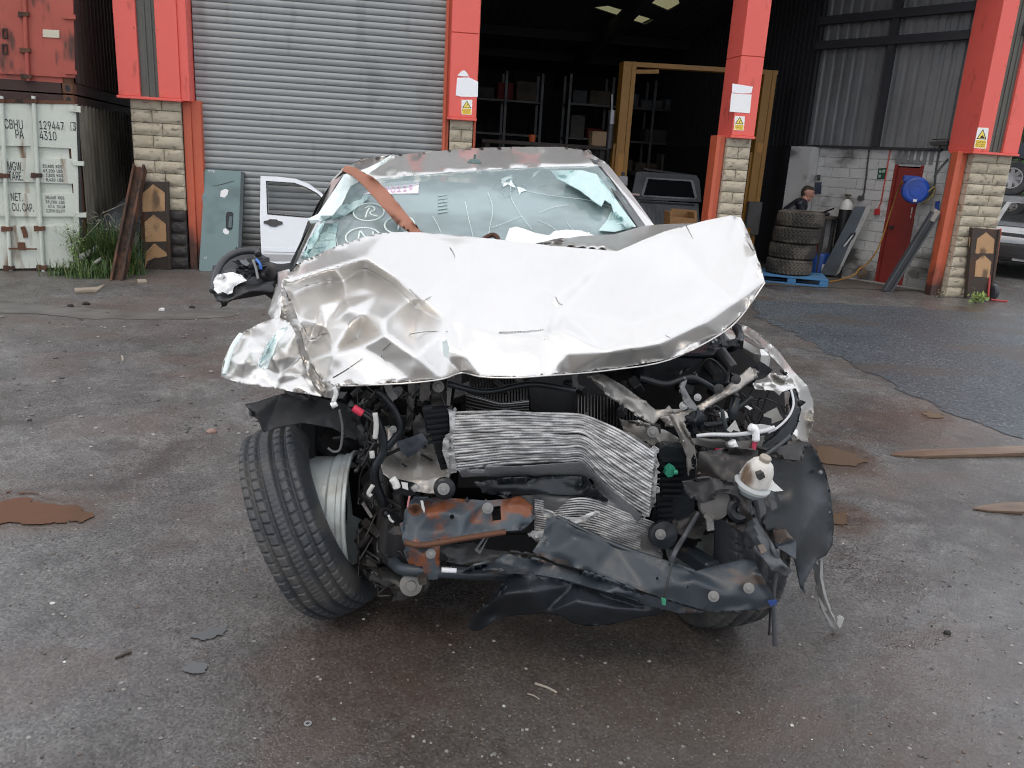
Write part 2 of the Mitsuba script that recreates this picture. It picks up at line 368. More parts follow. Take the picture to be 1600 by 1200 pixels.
def stone_c(p, n, uv):
    c = X_((.33, .285, .21), (.47, .42, .325), F_(p.x * 7, p.y * 7, p.z * 7, 4))
    return X_(c, (.12, .10, .075), SS(.58, .75, F_(p.x * 16, p.y * 16, p.z * 22, 4)) * .7)
def rock(p, n, uv):
    return F_(p.x * 24, p.y * 24, p.z * 24, 4)
S('stone_mat', P_(stone_c), .9, bump=(P_(rock, 4e-3), .016))
S('stone_mat_black', P_(lambda p, n, uv: X_((.016, .015, .015), (.035, .03, .028), F_(p.x * 7, p.y * 7, p.z * 7, 4))), .6, bump=(P_(rock, 4e-3), .016))
S('mortar', (.2, .175, .13), .95)
S('gutter_grey', P_(lambda p, n, uv: X_((.07, .072, .062), (.10, .10, .088), F_(p.x * 14, p.y * 14, p.z * 2, 3))), .5)
garage = thing('garage_building', 'red columned workshop with one closed shutter and two open bays', 'building')
def stone(x0, x1, y0, y1, z0, z1, seed, mat):
    v, f = [], []
    nx, nz = 9, 5
    xs, zs = np.linspace(x0, x1, nx), np.linspace(z0, z1, nz)
    gx, gz = np.meshgrid(xs, zs); e = np.minimum(np.minimum(gx - x0, x1 - gx), np.minimum(gz - z0, z1 - gz))
    d = np.clip(e / .03, 0, 1) * (.012 + .026 * meshkit.fbm(np.stack([gx * 9, gz * 14, gx * 0 + seed], -1), 3, seed % 50)) + .0
    fr = np.c_[gx.ravel(), (y0 - d).ravel(), gz.ravel()]; bk = np.c_[gx.ravel(), np.full(gx.size, y1), gz.ravel()]
    i = (np.arange(nz - 1)[:, None] * nx + np.arange(nx - 1)).ravel()
    tri = np.vstack([np.c_[i, i + nx + 1, i + 1], np.c_[i, i + nx, i + nx + 1]])
    return solid(fr, tri, bk)
seed = 0
def pillar(cx, hw, depth, ztop, side, black_to=0.0, z0=0.0, ncol=2):
    """stone pillar: stones are pieces of it"""
    global seed
    k = part(garage, 'pillar', box(cx - hw + .012, cx + hw - .012, FY + .1, FY + .1 + depth - .01, 0, ztop), 'mortar')
    ph = .1453; nrow = int(round(ztop / ph)); j = .009
    for r in range(nrow):
        za, zb = r * ph + j / 2, min((r + 1) * ph, ztop) - j / 2
        cuts = [cx - hw, cx + hw] if ncol == 1 else ([cx - hw, cx - hw + (.62 if r % 2 else .42) * 2 * hw, cx + hw] if hw > .2 else ([cx - hw, cx + hw] if r % 2 else [cx - hw, cx - hw + .5 * 2 * hw, cx + hw]))
        for a, b in zip(cuts[:-1], cuts[1:]):
            seed += 1; mt = 'stone_mat_black' if zb < black_to + .06 * random.random() else 'stone_mat'
            part(k, 'stone', stone(a + j / 2, b - j / 2, FY + .085, FY + depth, za, zb, seed, mt), mt, 40)
    return k
pillar(PX[0] + .035, .285, .34, Zr, 1, .72)
pillar(PX[1] + .0, .145, .34, Zr, 1)
pillar(PX[2] + .0, .165, .42, Zr, 1)
pillar(PX[3] + .035, .30, .50, Zr, 1)
ZT = 4.9
def clad(cx, hw, depth, wide):
    y0 = FY
    if wide:
        g = .105
        for s in (-1, 1):
            k = part(garage, 'column_cladding', box(min(cx + s * hw, cx + s * g), max(cx + s * hw, cx + s * g), y0, y0 + depth, Zr, ZT, .004), 'red_sheet')
            rv = [trimesh.creation.icosphere(1, .009) for _ in range(8)]
            for i, q in enumerate(rv): q.apply_translation([cx + s * (g + .022), y0 - .001, Zr + .03 + i * .36])
            part(k, 'rivets', cat(rv), 'satin', True, (.55, .2, .1), stuff=True)
        ch = [box(cx - g + .002, cx + g - .002, y0 + .045, y0 + .06, Zr, ZT), box(cx - .028, cx - .012, y0 + .03, y0 + .044, Zr, ZT), box(cx + .045, cx + .06, y0 + .03, y0 + .044, Zr, ZT)]
        part(garage, 'downpipe_channel', cat(ch), 'gutter_grey')
    else:
        part(garage, 'column_cladding', box(cx - hw, cx + hw, y0, y0 + depth, Zr, Zr + .97, .004), 'red_sheet')
        part(garage, 'column_cladding', box(cx - hw, cx + hw, y0, y0 + depth, Zr + .976, ZT, .004), 'red_sheet')
    part(garage, 'cladding_flange', box(cx - hw - .018, cx + hw + .012, y0 - .022, y0 + depth * .9, Zr - .034, Zr - .003, .004), 'red_sheet')
clad(PX[0], .345, .3, True)
clad(PX[1], .168, .32, False)
clad(PX[2], .155, .50, False)
clad(PX[3], .34, .55, True)
# steel jambs
def jamb(x0, x1, ztop, y0=FY + .14, y1=FY + .34):
    w = x1 - x0
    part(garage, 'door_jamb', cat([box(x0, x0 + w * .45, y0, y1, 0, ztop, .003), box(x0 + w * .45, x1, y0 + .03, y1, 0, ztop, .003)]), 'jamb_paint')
jamb(PX[0] + .33, PX[0] + .53, 2.03)
jamb(PX[1] - .23, PX[1] - .155, ZT); jamb(PX[1] + .155, PX[1] + .19, ZT)
jamb(PX[2] - .30, PX[2] - .172, Zr - .01, FY + .12, FY + .36); jamb(PX[3] - .45, PX[3] - .275, Zr - .01, FY + .16, FY + .30)
part(garage, 'cladding_return', box(PX[0] + .346, PX[0] + .445, FY + .03, FY + .34, Zr - .02, ZT, .003), 'red_sheet')
part(garage, 'front_panel', box(PX[0] - .34, PX[3] + .34, FY + .05, FY + .2, 4.9, 6.6), 'gutter_grey')
# roller shutter
def slat_c(p, n, uv):
    c = X_((.23, .245, .245), (.31, .325, .325), F_(p.x * 1.5, 0, p.z * 7, 4))
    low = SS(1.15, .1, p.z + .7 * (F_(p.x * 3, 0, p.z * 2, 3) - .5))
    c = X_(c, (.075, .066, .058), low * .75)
    return X_(c, (.09, .085, .08), SS(.55, .75, F_(p.x * 7, 1, p.z * 1.3, 4)) * .2)
S('slat_metal', P_(slat_c), .5, .1)
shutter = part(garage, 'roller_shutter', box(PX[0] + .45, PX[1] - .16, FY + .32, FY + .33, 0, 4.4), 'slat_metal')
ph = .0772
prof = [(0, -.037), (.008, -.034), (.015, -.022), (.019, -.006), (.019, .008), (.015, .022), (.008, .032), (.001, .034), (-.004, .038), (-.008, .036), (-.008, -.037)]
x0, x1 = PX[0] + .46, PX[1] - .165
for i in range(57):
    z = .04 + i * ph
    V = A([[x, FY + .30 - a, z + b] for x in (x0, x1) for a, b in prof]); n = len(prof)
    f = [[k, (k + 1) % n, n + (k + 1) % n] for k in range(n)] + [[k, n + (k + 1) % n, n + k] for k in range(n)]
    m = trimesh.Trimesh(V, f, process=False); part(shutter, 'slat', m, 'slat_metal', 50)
# interior
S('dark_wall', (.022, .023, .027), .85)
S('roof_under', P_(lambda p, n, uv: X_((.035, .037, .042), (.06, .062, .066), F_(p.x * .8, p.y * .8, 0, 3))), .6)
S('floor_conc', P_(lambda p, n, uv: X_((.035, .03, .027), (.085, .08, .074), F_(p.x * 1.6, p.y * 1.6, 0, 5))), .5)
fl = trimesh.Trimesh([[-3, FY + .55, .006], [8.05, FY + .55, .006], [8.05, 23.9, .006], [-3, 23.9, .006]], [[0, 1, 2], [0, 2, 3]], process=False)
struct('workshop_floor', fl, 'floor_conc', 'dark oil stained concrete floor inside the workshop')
def corr(p, q, z0, z1, pitch=.15, amp=.022, flip=False):
    """trapezoid sheet cladding from p to q (x, y), its face towards the left of p->q"""
    p, q = A(p, float), A(q, float); L = np.linalg.norm(q - p); d = (q - p) / L; nn = A([-d[1], d[0]])
    s, o = [], []; k = 0
    while k * pitch < L:
        for a, b in ((0, 0), (.5, 0), (.62, 1), (.88, 1)): s.append((k + a) * pitch); o.append(b * amp)
        k += 1
    s, o = A(s), A(o); pts = p + s[:, None] * d + o[:, None] * nn
    V = np.vstack([np.c_[pts, np.full(len(pts), z0)], np.c_[pts, np.full(len(pts), z1)]]); n = len(pts); i = np.arange(n - 1)
    tri = np.vstack([np.c_[i, i + 1, i + n + 1], np.c_[i, i + n + 1, i + n]])
    B = V - np.r_[nn, 0] * .004
    return solid(V, tri, B)
def roofz(y): return 5.45 - (y - 10.8) * .115
# roof sheets with gaps for two rooflights
RL = [A([hit(a, b, [0, 17, roofz(17)], unit([0, .115, 1])) for a, b in q]) for q in ([(926, 12), (950, 9), (1022, 31), (1008, 39)], [(990, -6), (1058, -6), (1062, 6), (1044, 17)])]
holes = [r[:, :2] for r in RL]
v, f = tri2d([(-3.1, FY + .3), (8.5, FY + .3), (8.5, 24), (-3.1, 24)], holes)
rv = np.c_[v, roofz(v[:, 1])]
part(garage, 'roof', solid(rv, f, rv + A([0, 0, .02])), 'roof_under')
scene['rooflight_mat'] = {'type': 'thindielectric', 'int_ior': 1.3, 'specular_transmittance': {'type': 'rgb', 'value': [.24, .22, .115]}}
for r in RL:
    tri = [[0, 1, 2], [0, 2, 3]]; g = r + A([0, 0, .024])
    g = g + (g - g.mean(0)) * .06
    part(garage, 'rooflight', trimesh.Trimesh(g, tri, process=False), 'rooflight_mat')
rf = []
for x in [q for q in np.arange(-2.6, 8.4, .19) if not 3.85 < q < 5.75]: rf.append(bar([x, 11, roofz(11) - .008], [x, 23.8, roofz(23.8) - .008], .05, .016, (0, 0, 1)))
part(garage, 'roof_ribs', cat(rf), 'roof_under', stuff=True)
for y in (13.2, 15.4, 19.6, 21.6): part(garage, 'purlin', bar([-3, y, roofz(y) - .12], [8.4, y, roofz(y) - .12], .07, .2), 'dark_wall')
for x in (.83, 4.52): part(garage, 'rafter', bar([x, FY + .6, roofz(FY + .6) - .32], [x, 23.8, roofz(23.8) - .32], .16, .28), 'dark_wall')
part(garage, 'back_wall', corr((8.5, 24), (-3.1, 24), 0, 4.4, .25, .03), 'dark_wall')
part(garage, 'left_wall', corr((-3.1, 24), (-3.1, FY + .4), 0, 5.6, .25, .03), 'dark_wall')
# right side wall: white blocks below, sheet cladding above
W1, W2 = gnd(1408, 448)[:2], gnd(1252, 423)[:2]
wd = unit(W2 - W1); W0 = W1 - wd * 1.0; wn = A([-wd[1], wd[0]]); wn = wn if wn[0] < 0 else -wn
wl = np.linalg.norm(W2 - W0)
wp = np.r_[W1, 0]; wn3 = np.r_[wn, 0]
zc = hit(1400, 233, wp, wn3)[2]
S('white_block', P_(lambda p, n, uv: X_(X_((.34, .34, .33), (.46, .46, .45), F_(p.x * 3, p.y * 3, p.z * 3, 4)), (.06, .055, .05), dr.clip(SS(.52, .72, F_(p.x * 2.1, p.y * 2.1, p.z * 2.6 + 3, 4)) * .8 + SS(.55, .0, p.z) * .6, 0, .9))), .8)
door_a, door_b = [np.dot(hit(x, y, wp, wn3)[:2] - W0, wd) for x, y in ((1424, 350), (1385, 350))][::1]
door_lo, door_hi = min(door_a, door_b), max(door_a, door_b); zdoor = hit(1420, 262, wp, wn3)[2]
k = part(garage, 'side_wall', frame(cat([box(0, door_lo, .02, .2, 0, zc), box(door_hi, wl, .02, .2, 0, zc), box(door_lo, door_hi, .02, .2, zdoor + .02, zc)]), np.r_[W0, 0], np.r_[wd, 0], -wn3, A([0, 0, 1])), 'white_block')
nr = 13; hh = zc / nr
for r in range(nr):
    x = -.15 * (r % 2) + .001
    while x < wl - .02:
        a, b = max(x, 0) + .003, min(x + .31, wl) - .003; z0_, z1_ = r * hh + .003, (r + 1) * hh - .003
        x += .31
        segs = [(a, b)] if z0_ > zdoor else [(a, min(b, door_lo - .03)), (max(a, door_hi + .03), b)]
        for a_, b_ in segs:
            if b_ - a_ > .03: part(k, 'block', frame(box(a_, b_, 0, .021, z0_, z1_, .004), np.r_[W0, 0], np.r_[wd, 0], -wn3, A([0, 0, 1])), 'white_block')
S('door_red', P_(lambda p, n, uv: X_((.20, .020, .014), (.13, .014, .011), F_(p.x * 4, p.y * 4, p.z * 3, 4))), .5)
fr_ = lambda m: frame(m, np.r_[W0, 0], np.r_[wd, 0], -wn3, A([0, 0, 1]))
dk = part(garage, 'side_door', fr_(box(door_lo + .02, door_hi - .02, .03, .07, .01, zdoor)), 'door_red')
part(dk, 'handle', fr_(box(door_hi - .12, door_hi - .05, -.01, .028, .86, .9, .005)), 'metal', color=(.1, .1, .1))
part(dk, 'frame', fr_(cat([box(door_lo - .028, door_lo + .018, -.008, .06, 0, zdoor + .04), box(door_hi - .018, door_hi + .028, -.008, .06, 0, zdoor + .04)])), 'door_red')
scene['zinc'] = {'type': 'twosided', 'bsdf': {'type': 'principled', 'base_color': P_(lambda p, n, uv: X_((.12, .126, .128), (.22, .227, .23), F_(p.x * 2, p.y * 2, p.z * 1.2, 4))), 'roughness': .5, 'metallic': .3}}
E0 = W0 + wd * (wl + .31); Wend = E0 + A([.0, 10.8])
part(garage, 'wall_cladding', corr((W0 + wd * (wl + .3)) - wn * .06, W0 - wn * .06, zc, 5.4, .17, .03), 'zinc')
part(garage, 'far_cladding', corr(Wend, E0, zc, 5.4, .17, .03), 'dark_wall')
part(garage, 'lower_cladding', corr(W0 + wd * (door_hi + .02) + wn * .01, W0 + wd * (door_lo - .1) + wn * .01, zdoor + .06, zc + .02, .1, .02), 'zinc')
for z in (hit(1400, 70, wp, wn3)[2], hit(1350, 34, wp, wn3)[2]): part(garage, 'wall_rail', fr_(box(-.2, wl + .3, -.10, .0, z, z + .12)), 'dark_wall')
pw_ = np.dot(hit(1387, 150, wp, wn3)[:2] - W0, wd)
part(garage, 'wall_post', fr_(box(pw_, pw_ + .09, -.08, .02, zc + .03, 5.3)), 'dark_wall')
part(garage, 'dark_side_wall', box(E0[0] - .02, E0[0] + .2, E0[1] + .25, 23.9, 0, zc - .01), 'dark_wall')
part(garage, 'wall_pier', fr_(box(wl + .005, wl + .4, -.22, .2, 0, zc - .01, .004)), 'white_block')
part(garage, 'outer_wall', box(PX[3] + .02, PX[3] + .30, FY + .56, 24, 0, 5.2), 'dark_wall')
part(garage, 'wall_ledge', fr_(box(wl * .28, wl + .3, -.06, .02, zc - .012, zc + .025)), 'dark_wall')
part(garage, 'floor_kerb', fr_(box(-.3, wl + .2, -.13, -.03, .008, .022)), 'white_block')
# ---------------------------------------------------------------- shipping containers
ca = math.radians(7)
cd, cn = A([math.cos(ca), math.sin(ca), 0]), A([math.sin(ca), -math.cos(ca), 0])
CB = gnd(137, 424)
Wc, Lc = 1.95, 9.0
def rusty(base, rust, lo, hi, streak=2.0, fq=5):
    b0, b1 = tuple(v * .8 for v in base), tuple(v * 1.12 for v in base); r0 = tuple(rust); r1 = tuple(v * .35 for v in rust)
    def fn(p, n, uv):
        a = F_(p.x * fq, p.y * fq, p.z * streak, 4); b = F_(p.x * 17, p.y * 17, p.z * 3.1, 3)
        c = X_(b0, b1, F_(p.x * 2, p.y * 2, p.z * 2, 3))
        return X_(c, X_(r0, r1, b), SS(lo, hi, .7 * a + .3 * b))
    return P_(fn)
S('white_paint_rust', rusty((.52, .55, .49), (.24, .12, .045), .53, .70, .9, 7), .55)
S('red_paint_rust', rusty((.34, .070, .048), (.085, .035, .022), .55, .72), .55)
S('rust', rusty((.10, .042, .022), (.035, .02, .015), .45, .65), .8)
S('side_dirty', P_(lambda p, n, uv: X_((.20, .18, .14), (.045, .036, .028), SS(.35, .7, F_(p.x * 2, p.y * 2, p.z * .8, 4)))), .7)
S('side_black', P_(lambda p, n, uv: X_((.026, .012, .010), (.05, .022, .018), F_(p.x * 2, p.y * 2, p.z * 2, 3))), .7)
S('black_rubber', (.018, .018, .019), .7)
fc = lambda m, z: frame(m, CB + A([0, 0, z]), cd, -cn, A([0, 0, 1]))       # local x to the right (0 = right edge), y back
zt = hit(130, 150, CB, cn)[2]
zu = zt + .012
def letters(k, items, n=cn, P0=CB, kind='lettering', col=(.02, .022, .025)):
    for s, x, y, h, x2 in items:
        part(k, kind, text_on(s, x, y, h, P0 + n * .031, n, depth=.003, wide=x2), 'clean', color=col)
def casting(k, x, z, zb):
    m = box(x - .11, x, -.02, .14, zb, zb + .11, .006)
    hole = ring_poly(0, 0, .026, .036, 16)
    kk = part(k, 'corner_casting', fc(m, z), 'rust')
    v, f = tri2d(hole); hp = np.c_[v[:, 0] + x - .055, np.full(len(v), -.0205), v[:, 1] + zb + .055]
    part(kk, 'lock_hole', fc(trimesh.Trimesh(hp, f[:, ::-1], process=False), z), 'clean', color=(.004, .004, .004))
def container(label, z0, H, paint, side, door_polys, rods, hinges):
    k = thing('shipping_container', label, 'shipping container', None)
    part(k, 'body', fc(cat([box(-Wc + .1, -.02, .06, Lc - .1, .1, H - .03)]), z0), 'side_black')
    p, q = CB + cd * -.01, CB + cd * -.01 - cn * Lc
    part(k, 'side_wall', corr((q - cn * -.1)[:2], (p - cn * .1)[:2], z0 + .13, z0 + H - .09, .21, .03), side)
    for x in (-.0, -Wc + .1): part(k, 'corner_post', fc(cat([box(x - .085, x, -.005, .12, .11, H - .11, .004)]), z0), 'rust')
    part(k, 'top_rail', fc(cat([box(-.06, .012, .14, Lc, H - .10, H - .004), box(-Wc, -.086, .0, .1, H - .1, H - .004)]), z0), 'rust' if z0 else 'side_black')
    part(k, 'bottom_rail', fc(cat([box(-.06, .012, .14, Lc, .004, .12), box(-Wc, -.112, .0, .1, .0, .11)]), z0), 'side_black')
    casting(k, .012, z0, 0.0); casting(k, .012, z0, H - .111)
    for poly, hs in door_polys: part(k, 'door', fplate(poly, CB, cn, .03, hs), paint)
    part(k, 'door_back', fc(box(-Wc + .09, -.09, .0, .055, .11, H - .11), z0), paint)
    for pts in rods:
        r = part(k, 'lock_rod', tube([hit(x, y, CB + cn * .055, cn) for x, y in pts], .022, 8, curve=False), paint, 60)
        for t in (.03, .45, .75, .97):
            a, b = A(pts[0]), A(pts[-1]); x, y = a + (b - a) * t
            part(r, 'bracket', fplate([(x - 8, y - 4), (x + 8, y - 3), (x + 8, y + 3), (x - 8, y + 4)], CB, cn, .05, lift=.03), 'rust')
    for q in hinges: part(k, 'hinge', fplate(q, CB, cn, .045, lift=.01), paint)
    return k
lo = container('dirty white shipping container with stencilled numbers, at the bottom of the stack', 0.0, zt, 'white_paint_rust', 'side_dirty',
    [([(-88, 160), (121, 163), (126, 417), (-88, 421)], [[(-84, 228), (49, 228), (49, 247), (-84, 247)], [(57, 229), (112, 232), (113, 248), (57, 248)], [(-84, 284), (55, 284), (55, 302), (-84, 302)], [(61, 285), (115, 287), (116, 302), (61, 302)], [(-84, 337), (58, 338), (58, 352), (-84, 352)], [(64, 338), (116, 338), (117, 352), (64, 352)]])],
    [[(52, 150), (60, 300), (68, 425)], [(2, 150), (9, 300), (17, 426)]],
    [[(108, 165), (127, 166), (127, 176), (110, 174)], [(114, 251), (132, 252), (132, 259), (117, 258)], [(119, 332), (136, 332), (136, 339), (121, 339)], [(118, 408), (136, 407), (136, 414), (118, 414)]])
part(lo, 'door_seal', fplate([(120, 165), (124, 165), (133, 416), (128, 416)], CB, cn, .01, lift=.03), 'black_rubber')
part(lo, 'top_bar', fplate([(-92, 152), (118, 158), (118, 163), (-92, 160)], CB, cn, .04, lift=.0), 'rust')
letters(lo, [('CBHU', 7, 200.5, .10, 36), ('PA', 24, 216, .095, 37.5), ('129447', 61, 201.5, .09, 100), ('4310', 62, 218, .095, 88.5), ('3', 113.5, 203, .085, 118), ('MGW.', 12, 266, .095, 36), ('TARE.', 14, 281, .095, 36),
             ('30,480  KGS', 66.5, 261.5, .034, 97), ('67,200  LBS', 67.5, 268.7, .034, 97.5), ('3,820  KGS', 71.5, 275.8, .034, 98.5), ('8,420  LBS', 72, 282.8, .034, 99),
             ('NET.', 17, 313.5, .09, 36), ('CU. CAP.', 19, 329.5, .09, 53), ('28,660  KGS', 70.5, 310.5, .034, 100.5), ('59,780  LBS', 71.5, 317.5, .034, 101), ('67.1  CU.M', 75, 324.5, .034, 101.5), ('2,390 CU.FT', 72, 331.3, .034, 101.5)])
bx = ring_poly(0, 0, 1, 1, 4, math.pi / 4)
part(lo, 'lettering', fplate([(111.3, 191), (119.3, 191.3), (119.6, 204.6), (111.6, 204.4)], CB, cn, .003, [[(111.9, 191.7), (118.7, 191.9), (119, 204), (112.2, 203.8)]], lift=.031), 'clean', color=(.02, .022, .025))
part(lo, 'lock_handle', cat([fplate([(17, 386), (60, 387), (60, 389), (17, 388.5)], CB, cn, .02, lift=.06), fplate([(30, 378), (40, 378), (42, 390), (30, 389)], CB, cn, .03, lift=.03)]), 'rust')
part(lo, 'lock_box', cat([fplate([(34, 354), (40, 353), (44, 362), (45, 370), (39, 371), (37, 362)], CB, cn, .03, lift=.03)]), 'rust')
up_ = container('rusty red shipping container on top of the white one', zu, 2.0, 'red_paint_rust', 'side_black',
    [([(-88, -60), (113, -60), (118, 122), (-88, 110)], [])],
    [[(36, -60), (40, 50), (44, 126)]],
    [[(99, 24), (119, 24), (119, 31), (100, 30)], [(104, 110), (121, 111), (121, 117), (104, 116)]])
part(up_, 'data_plate', fplate([(68.5, 46.5), (94, 48), (94, 60), (68.5, 58.5)], CB, cn, .012, lift=.03), 'clean', color=(.5, .47, .36))
for y in (54, 78): part(up_, 'handle_catch', fplate([(5, y - 9), (13, y - 9), (14, y + 7), (6, y + 7)], CB, cn, .02, [[(7, y - 6), (11, y - 6), (12, y + 4), (8, y + 4)]], lift=.03), 'rust')

# ---------------------------------------------------------------- things by the left column
def guard(label, poly, Y, arrows, side=.07, dark=None):
    """dented steel guard plate with painted arrowheads"""
    k = thing('column_guard', label, 'column guard')
    a, b, c, d = [A(q, float) for q in poly]
    part(k, 'plate', plate([a, b, c, d], Y, .02), 'guard_steel')
    for s0, s1 in ((a, d), (b, c)):
        e = 3.2 if s0 is b else -3.2
        part(k, 'flange', plate([s0, s0 + [e, 0], s1 + [e, 0], s1], Y - .02, side), 'guard_steel')
    for q in arrows: part(k, 'arrowhead', plate(q, Y - .004, .003), 'guard_yellow')
    return k
S('guard_steel', rusty((.045, .032, .025), (.12, .05, .022), .56, .75), .7)
S('guard_yellow', P_(lambda p, n, uv: X_(X_((.44, .27, .14), (.36, .20, .095), F_(p.x * 4, p.y * 4, p.z * 4, 3)), (.06, .04, .025), SS(.6, .78, F_(p.x * 7, p.y * 7, p.z * 3, 4)) * .8)), .6)
guard('black steel guard with three orange arrowheads leaning on the left stone pillar', [(221, 284), (259, 284), (263, 424), (224, 426)], FY + .0, [
    [(221.5, 303), (239, 288), (257.5, 301), (258, 330), (222, 331)], [(226, 347), (240, 335), (259, 350), (260, 377), (227, 378)], [(228, 394), (241, 380), (260, 395), (261, 400), (247, 403), (243, 402), (231, 408), (226, 420)]])
guard('rusty guard with two pale orange arrowheads leaning on the right stone pillar', [(1523, 356), (1561, 359), (1547, 470), (1514, 467)], FY - .02, [
    [(1524, 396), (1527, 373), (1541, 363), (1554, 374), (1552, 396)], [(1523, 432), (1525, 408), (1537, 398), (1549, 409), (1546, 434)]])
part('column_guard_001', 'side_plate', plate([(1516, 371), (1522.5, 366), (1519, 440), (1512, 440)], FY - .01, .02), 'guard_yellow')
part('column_guard_001', 'edge_strip', plate([(1562, 358), (1565.5, 357), (1550, 468), (1547, 470)], FY - .03, .03), 'jamb_paint')
bm = thing('steel_beam', 'rusty steel beam leaning from the weeds against the left pillar', 'beam')
pb, pt = gnd(185, 437), at(219, 262, FY + .02)
ax = unit(pt - pb); sd = unit(np.cross(ax, [0, 1, 0])); nb = np.cross(sd, ax)
part(bm, 'web', frame(box(-.06, .06, -.012, .012, -.05, np.linalg.norm(pt - pb)), pb, sd, nb, ax), 'rust')
for s in (-1, 1): part(bm, 'flange', frame(box(s * .055 - .012, s * .055 + .012, -.075, .055, -.05, np.linalg.norm(pt - pb)), pb, sd, nb, ax), 'rust')
# dark sheet heap behind the weeds
m = panel([(140, 345), (165, 335), (180, 322), (200, 306), (214, 300), (219, 330), (214, 420), (150, 425), (134, 400)], [(140, 345, 10.7), (180, 322, 10.75), (214, 300, 10.8), (190, 360, 10.45), (165, 350, 10.5), (150, 425, 10.35), (214, 420, 10.4), (134, 400, 10.5), (205, 370, 10.55)], 4, .01, .06, .08, 0, 4)
solo('tarpaulin', 'dark grey crumpled sheeting heaped between the container and the left pillar', 'tarpaulin', m, 'satin', 40, (.05, .06, .065))
def grass(n, seed, spots, hmin, hmax, wid=.006):
    r = np.random.default_rng(seed); V, Fc, C, k = [], [], [], 0
    for (px, py, sx, sy, cnt, hs) in spots:
        for _ in range(cnt):
            g = gnd(px + r.normal() * sx, py + abs(r.normal()) * -sy); h = (hmin + (hmax - hmin) * r.random()) * hs
            a = r.random() * 6.28; lean = .15 + .75 * r.random(); w = wid * (.6 + r.random()); dr_ = A([math.cos(a), math.sin(a), 0]); pw = A([-dr_[1], dr_[0], 0]) * w
            pts = [g + dr_ * lean * h * t * t + A([0, 0, h * (t - .28 * lean * t * t)]) for t in (0, .4, .75, 1)]
            for i, q in enumerate(pts): V += [q - pw * (1 - .9 * i / 3), q + pw * (1 - .9 * i / 3)]
            for i in range(3): Fc += [[k + 2 * i, k + 2 * i + 1, k + 2 * i + 3], [k + 2 * i, k + 2 * i + 3, k + 2 * i + 2]]
            c = A([.048, .092, .027]) * (.55 + .9 * r.random()) + (A([.10, .085, .02]) * r.random() if r.random() < .3 else 0)
            C.append(np.tile(c, (8, 1))); k += 8
    return trimesh.Trimesh(A(V), Fc, process=False), np.vstack(C)
S('leaf', VC, .55)
m, c = grass(0, 5, [(165, 428, 18, 3, 1000, 1.0), (195, 430, 14, 2, 300, .7), (115, 432, 18, 2, 220, .3), (150, 436, 22, 2, 260, .35), (210, 424, 6, 1, 120, .6)], .18, .74)
shape('weeds', m, 'leaf', False, c); labels['weeds'] = {'kind': 'stuff', 'label': 'long green weeds and grass growing at the foot of the container and pillar', 'category': 'weeds'}
def bush(key, label, spots, leaf, seed, col, stems=None):
    r = np.random.default_rng(seed); k = thing(key, label, 'plant'); V, Fc, C = [], [], []; i = 0
    st = []
    for (base, tip, n, sp) in spots:
        base, tip = A(base), A(tip); mid = (base + tip) / 2 + r.normal(0, .03, 3); line = spline([base, mid, tip], 8); st.append(tube(line, [.006, .002], 5, curve=False))
        for _ in range(n):
            t = .25 + .75 * r.random(); q = line[int(t * (len(line) - 1))] + r.normal(0, sp, 3); d = unit(r.normal(0, 1, 3)); e = unit(np.cross(d, r.normal(0, 1, 3))); s = leaf * (.5 + r.random())
            V += [q - d * s, q + e * s * .4, q + d * s, q - e * s * .4]; Fc += [[i, i + 1, i + 2], [i, i + 2, i + 3]]; i += 4; C.append(np.tile(A(col) * (.5 + r.random()), (4, 1)))
    part(k, 'stem', cat(st), 'matte', True, (.06, .06, .03)); part(k, 'leaves', trimesh.Trimesh(A(V), Fc, process=False), 'leaf', False, np.vstack(C), stuff=True)
bush('weed_plant', 'tall feathery green weed growing before the white container door', [(gnd(128, 428), at(100 + 9 * i, 352 + 10 * (i % 3), 10.1 - .05 * i), 120, .045) for i in range(4)], .016, 3, (.12, .20, .045))
bush('weed_plant', 'tiny pale green weed at the foot of the right guard plate', [(gnd(1524, 473), gnd(1524, 473) + A([dx, -.03, .12]), 30, .03) for dx in (-.12, -.03, .06, .12)], .028, 6, (.22, .30, .08))
bush('weed_plant', 'dry straw coloured weed at the foot of the right door jamb', [(gnd(1466, 465), gnd(1466, 465) + A([dx, -.03, .10]), 10, .02) for dx in (-.08, -.02, .05, .09)], .016, 8, (.30, .26, .15))
tw = []
r_ = np.random.default_rng(12)
for _ in range(26):
    p = at(140 + 45 * r_.random(), 325 + 70 * r_.random(), 10.25 + .2 * r_.random()); tw.append(tube([p, p + r_.normal(0, .07, 3), p + r_.normal(0, .15, 3)], [.007, .003], 5))
solo('dry_twigs', 'pale dry bramble twigs over the dark sheeting', 'twigs', cat(tw), 'matte', True, (.22, .20, .16), kind='stuff')
for lb, q, Y0, h in (('weathered board lying flat before the weeds', [(116, 450), (152, 448), (163, 444), (150, 456), (118, 457)], 0, .02), ('pale flat offcut lying beside the rusty beam', [(214, 436), (228, 436), (230, 440), (216, 441)], 0, .015)):
    P0 = A([0, 0, h]); v, f = tri2d(q); fr = A([gnd(a, b, h) for a, b in v]); solo('wood_offcut', lb, 'board', solid(fr, f, fr - A([0, 0, h])), 'matte', False, (.22, .19, .15))
solo('pipe_offcut', 'pale cut pipe end poking out of the weeds by the container', 'pipe', cyl(at(124, 403, 10.0), at(158, 385, 10.25), .035), 'satin', 40, (.45, .45, .42))
solo('pipe_offcut', 'short pale pipe lying in the weeds beside the rusty beam', 'pipe', cyl(at(146, 412, 10.0), at(160, 403, 10.1), .02), 'satin', 40, (.45, .45, .40))
